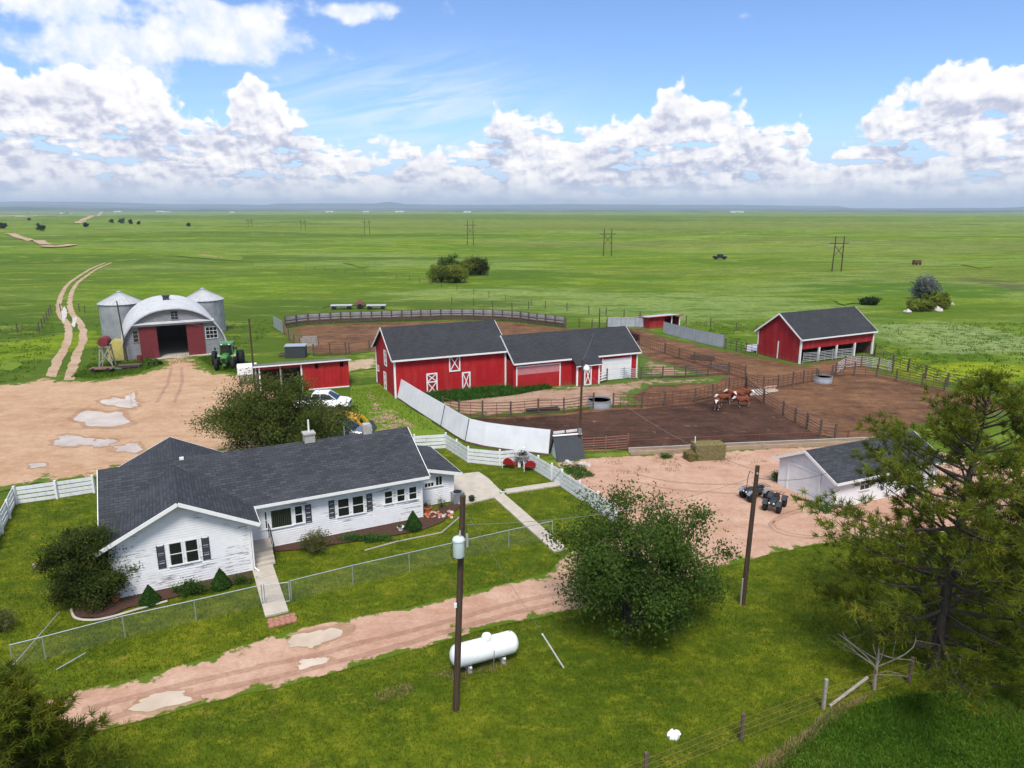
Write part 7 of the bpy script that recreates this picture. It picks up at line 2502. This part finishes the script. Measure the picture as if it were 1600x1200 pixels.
MB().beam((-0.8, 0, 0.6), (-2.2, 0, 0.4), 0.1, 0.1).beam((0.8, 0, 0.6), (2.0, 0, 0.5), 0.1, 0.1).build('drawbar', 'black', t)

# ================================================================== far things
def at_far(u, v):
    """where the photograph's pixel meets the rolling prairie"""
    x, y, w = ray(u, v)
    t = 10.0
    for _ in range(4000):
        t *= 1.004
        if CAM_H + w * t <= terr(x * t, y * t):
            break
    return Vector((x * t, y * t, terr(x * t, y * t)))
def h_frame(label, u, v, vt, w_=4.6):
    p = at_far(u, v)
    h = ZAT(u, vt, p.y) - p.z
    t = thing('transmission_tower', label, 'power pylon', p, math.radians(12), 'wooden H-frame pylons crossing the prairie')
    for s in (-1, 1):
        MB().tube([(s * w_ / 2, 0, -0.3), (s * w_ / 2 * 0.9, 0, h)], [0.20, 0.14], 8).build('pole', 'pole_wood', t)
    MB().beam((-w_, 0, h * 0.80), (w_, 0, h * 0.80), 0.2, 0.25).build('cross_arm', 'pole_wood', t)
    for s in (-1, 1):
        MB().beam((-s * w_ / 2, 0.05 * s, h * 0.42), (s * w_ / 2 * 0.92, 0.05 * s, h * 0.74), 0.12, 0.14).build('brace', 'pole_wood', t)
    for x in (-w_ * 0.95, 0, w_ * 0.95):
        MB().tube([(x, 0, h * 0.80), (x, 0, h * 0.70)], 0.09, 6).build('insulator', 'insulator', t)
    return t
for lab, u, v, vt, w_ in (('tallest H-frame pylon, rightmost, standing in the pasture beyond the cattle shed', 1307, 424, 369, 3.2), ('H-frame pylon second from the right, above the low loafing shed', 949, 400, 357, 3.4),
                          ('H-frame pylon in the middle distance above the willow bushes', 735, 383, 344, 3.6), ('smaller H-frame pylon left of the willow bushes', 574, 368, 342, 3.8),
                          ('small distant H-frame pylon in line beyond the back corral', 474, 360, 343, 4.0), ('tiny farthest H-frame pylon of the line', 391, 355, 342, 4.0)):
    h_frame(lab, u, v, vt, w_)
# bushes
def far_bush(label, u, v, h, rx, mat_, seed, name='willow_bush', grp=None, clumps=34, per=150, leaf=0.4):
    p = at_far(u, v)
    return leafy_tree(name, label, p, h, rx, rx * 0.8, 0.2, clumps, per, leaf, mat_, seed, stems=5, trunk_r=0.12, clump_r=max(0.6, h * 0.22), cat='bush', group=grp, twigs=False)
gW = 'willow bushes in the creek hollow'
far_bush('yellow-green willow bush, front left of the creek clump', 690, 441, 4.6, 3.2, 'willow_leaf', 51, grp=gW)
far_bush('yellow-green willow bush, front middle of the creek clump', 712, 442, 4.8, 3.0, 'willow_leaf', 52, grp=gW)
far_bush('willow bush with dark head behind the front pair', 705, 428, 5.2, 4.0, 'leaf_dark', 53, grp=gW)
far_bush('pale green willow bush at the back of the creek clump', 731, 430, 4.8, 3.6, 'willow_leaf', 54, grp=gW)
far_bush('grey-green bush at the right end of the creek clump', 750, 430, 4.6, 2.2, 'juniper_leaf', 55, grp=gW)
far_bush('silver-grey bush on the bank right of the cattle shed', 1446, 468, 4.6, 2.4, 'silver_leaf', 56, name='silver_bush')
far_bush('yellow-green bush in front of the silver one', 1462, 482, 2.8, 2.5, 'willow_leaf', 57)
far_bush('low yellow-green bush left of the silver one', 1436, 486, 1.9, 2.2, 'willow_leaf', 58)
far_bush('low dark shrub on the bare patch behind the cattle shed', 1357, 476, 1.1, 1.8, 'far_leaf', 59, clumps=16)
for i, (u, v, s, lab) in enumerate([(174, 348, 5, 'small far tree left of the farm shelterbelt'), (190, 349, 7, 'dark round far tree, biggest of the shelterbelt'), (204, 350, 5.5, 'dark far tree right of the biggest shelterbelt tree'), (217, 351, 4.5, 'low far tree ending the shelterbelt'),
                                    (63, 361, 7, 'bare-looking far tree beside the left track'), (5, 357, 6, 'far tree at the left picture edge'), (45, 345, 5, 'little far tree left of the county road'), (135, 355, 4, 'thin row bush before the county road'),
                                    (44, 333, 7, 'far tree among the pale farm field'), (105, 333, 7, 'far tree near the white farm roofs'), (697, 332, 6, 'lone dark far tree near the horizon'), (295, 354, 4, 'low far bush right of the shelterbelt')]):
    far_bush(lab, u, v, s, s * 0.62, 'far_leaf', 60 + i, name='far_tree', grp='far trees on the plain', clumps=18, per=110, leaf=0.8)
# tiny far animals and cars
p = at_far(1125, 405)
t = thing('farm_truck', 'tiny dark truck parked far out on the pasture', 'truck', p, 0.1)
mb = MB()
loft(mb, [sec(-2.6, 1.9, 0.5, 1.2, 0.1), sec(2.4, 1.9, 0.5, 1.1, 0.1)])
loft(mb, [sec(-0.9, 1.7, 1.1, 1.9, 0.1, 0.1), sec(0.9, 1.7, 1.1, 1.9, 0.1, 0.1)])
mb.build('body', 'black', t, True)
for x in (-1.7, 1.6):
    for y in (-0.85, 0.85):
        wheel(t, (x, y, 0.4), 0.4, 0.25, 'black')
p = at_far(1432, 414)
t = thing('rusty_wagon', 'tiny rust-red wagon far out beyond the silver bush', 'wagon', p, 0.1)
MB().box((0, 0, 1.0), (2.2, 1.6, 1.1)).build('box', 'rust_pipe', t)
for x in (-0.7, 0.7):
    for y in (-0.8, 0.8):
        wheel(t, (x, y, 0.4), 0.4, 0.15, 'black')
def far_house(label, u, v, w_, h, m='white_paint', rm='galv_dull', grp='far farm buildings'):
    p = at_far(u, v)
    t = thing('far_farmstead', label, 'building', p, random.uniform(-0.2, 0.3), grp)
    d_ = w_ * 0.6
    MB().prism([(-w_ / 2, -d_ / 2, -1), (-w_ / 2, d_ / 2, -1), (-w_ / 2, d_ / 2, h * 0.65), (-w_ / 2, 0, h), (-w_ / 2, -d_ / 2, h * 0.65)], (w_, 0, 0)).build('wall', m, t)
    for s in (-1, 1):
        MB().slab((-w_ / 2 - 0.4, 0, h + 0.25), (w_ / 2 + 0.4, 0, h + 0.25), (w_ / 2 + 0.4, s * (d_ / 2 + 0.4), h * 0.65 + 0.05), (-w_ / 2 - 0.4, s * (d_ / 2 + 0.4), h * 0.65 + 0.05), 0.2).build('roof', rm, t)
    MB().box((0, -d_ / 2 - 0.03, 1.0), (w_ * 0.2, 0.06, 2.0)).build('door', 'charcoal', t)
random.seed(77)
for lab, u, v, w_, h in (('white far farm building left of the county road', 96, 334, 16, 6), ('small white far house beside the pale field', 112, 334.5, 10, 5), ('far white barn roof at the top of the county road', 185, 331.5, 60, 9),
                         ('far pale shed right of the county road', 250, 331, 55, 8), ('long far white shed beyond the shelterbelt', 262, 331.5, 70, 7), ('far tan building on the left plain', 363, 332.5, 34, 8), ('far white farmstead left of centre', 515, 331.5, 60, 8),
                         ('tiny pale far building near the horizon', 572, 331.5, 50, 8), ('far long white shed near the middle horizon', 625, 331.5, 70, 9), ('far white shed just left of the lone tree', 730, 332, 55, 9), ('far pale buildings near the right horizon', 1150, 332, 90, 8)):
    far_house(lab, u, v, w_, h)
# road-side poles on the left
for i, (u, v, vt) in enumerate([(24, 364, 321), (64, 352, 316), (92, 345, 318), (113, 340, 318), (104, 338, 320)]):
    p = at_far(u, v)
    h = min(14.0, ZAT(u, vt, p.y) - p.z)
    t = thing('roadside_pole', ['tallest roadside pole at the far left', 'second roadside pole beside the bare tree', 'third roadside pole on the far left plain', 'fourth roadside pole toward the county road', 'thin fifth roadside pole on the far left plain'][i], 'utility pole', p, 0, 'roadside poles on the left')
    MB().tube([(0, 0, -0.2), (0, 0, h)], [0.22, 0.16], 8).build('shaft', 'grey_wood', t)
    MB().beam((-1.2, 0, h - 0.5), (1.2, 0, h - 0.5), 0.12, 0.14).build('cross_arm', 'grey_wood', t)
# white stones and junk by the right bush
random.seed(9)
for lab, u, v, r_ in (('white boulder left of the yellow-green bush', 1418, 489, 0.7), ('white boulder at the foot of the yellow-green bush', 1466, 486, 0.8), ('small white boulder right of the bush', 1484, 477, 0.7)):
    p = at_far(u, v)
    mb = MB()
    stone(mb, (0, 0, 0.2), r_)
    o = mb.build('boulder', 'rock_pale', None, True)
    o.location = p
    tag(o, lab, 'boulder', 'white boulders by the right bushes')

# ================================================================== hills on the horizon
def hills(name, dist, prof, base=-30, seed=0, n=260):
    """long ridge at one distance; prof: (photo x, height above the plain in photo pixels)"""
    xs = [p[0] for p in prof]
    hs = [p[1] for p in prof]
    vs, fs = [], []
    us = np.linspace(xs[0], xs[-1], n)
    for i, u in enumerate(us):
        hpx = float(np.interp(u, xs, hs))
        az = math.atan((u - 800) / (FPX * CP))
        z = max(4.0, hpx / FPX * dist * 1.02 + 9 * mnoise.noise((u * 0.02, seed, 0.3)) + 4 * mnoise.noise((u * 0.11, seed, 1.3)))
        for k, (dr, zz) in enumerate(((0, base), (dist * 0.03, z * 0.55), (dist * 0.055, z), (dist * 0.075, z * 0.97), (dist * 0.12, base))):
            d_ = dist + dr
            vs.append((d_ * math.tan(az), d_, zz))
    for i in range(n - 1):
        for k in range(4):
            a_ = i * 5 + k
            fs.append((a_, a_ + 5, a_ + 6, a_ + 1))
    me = bpy.data.meshes.new(name)
    me.from_pydata(vs, [], fs)
    me.update()
    if me.polygons[1].normal.y > 0:
        me.flip_normals()
    me.polygons.foreach_set('use_smooth', [True] * len(me.polygons))
    return struct(link(name, me, 'far_hill'))
hills('hills', 17500, [(-400, 8), (0, 12), (60, 13), (150, 13), (200, 12), (300, 9), (440, 8), (450, 10), (600, 10), (612, 12), (626, 12), (640, 9), (760, 8), (880, 9), (1100, 8), (1280, 6), (1300, 3), (1600, 2), (2100, 1)], seed=2)
hills('hills', 12500, [(-400, 9), (0, 8), (100, 9), (200, 6), (320, 4), (500, 3), (700, 3), (1000, 3), (1300, 3), (1520, 4), (1560, 6), (1700, 6), (2100, 5)], seed=6)
hills('hills', 7000, [(-500, 8), (-100, 7), (80, 6), (160, 5), (260, 3), (420, 1.5), (700, 1), (1200, 1), (1500, 1), (1900, 2)], seed=8)

# ================================================================== air
hz = MB().box((0, 0, 0), (1, 1, 1)).build('haze', None)
hz.scale = (56000, 56000, 330)
hz.location = (0, 0, 165 - 50)
tag(hz, 'thin pale haze over the far prairie', 'haze', kind='stuff')
hm = bpy.data.materials.new('haze')
hm.use_nodes = True
hq = NT(hm.node_tree)
ho = hq.n('OutputMaterial')
hv = hq.n('VolumePrincipled')
hv.inputs['Color'].default_value = (0.72, 0.86, 1.0, 1)
hv.inputs['Density'].default_value = 0.00008
hv.inputs['Anisotropy'].default_value = 0.2
hq.link(hv.outputs[0], ho.inputs['Volume'])
hz.data.materials.append(hm)
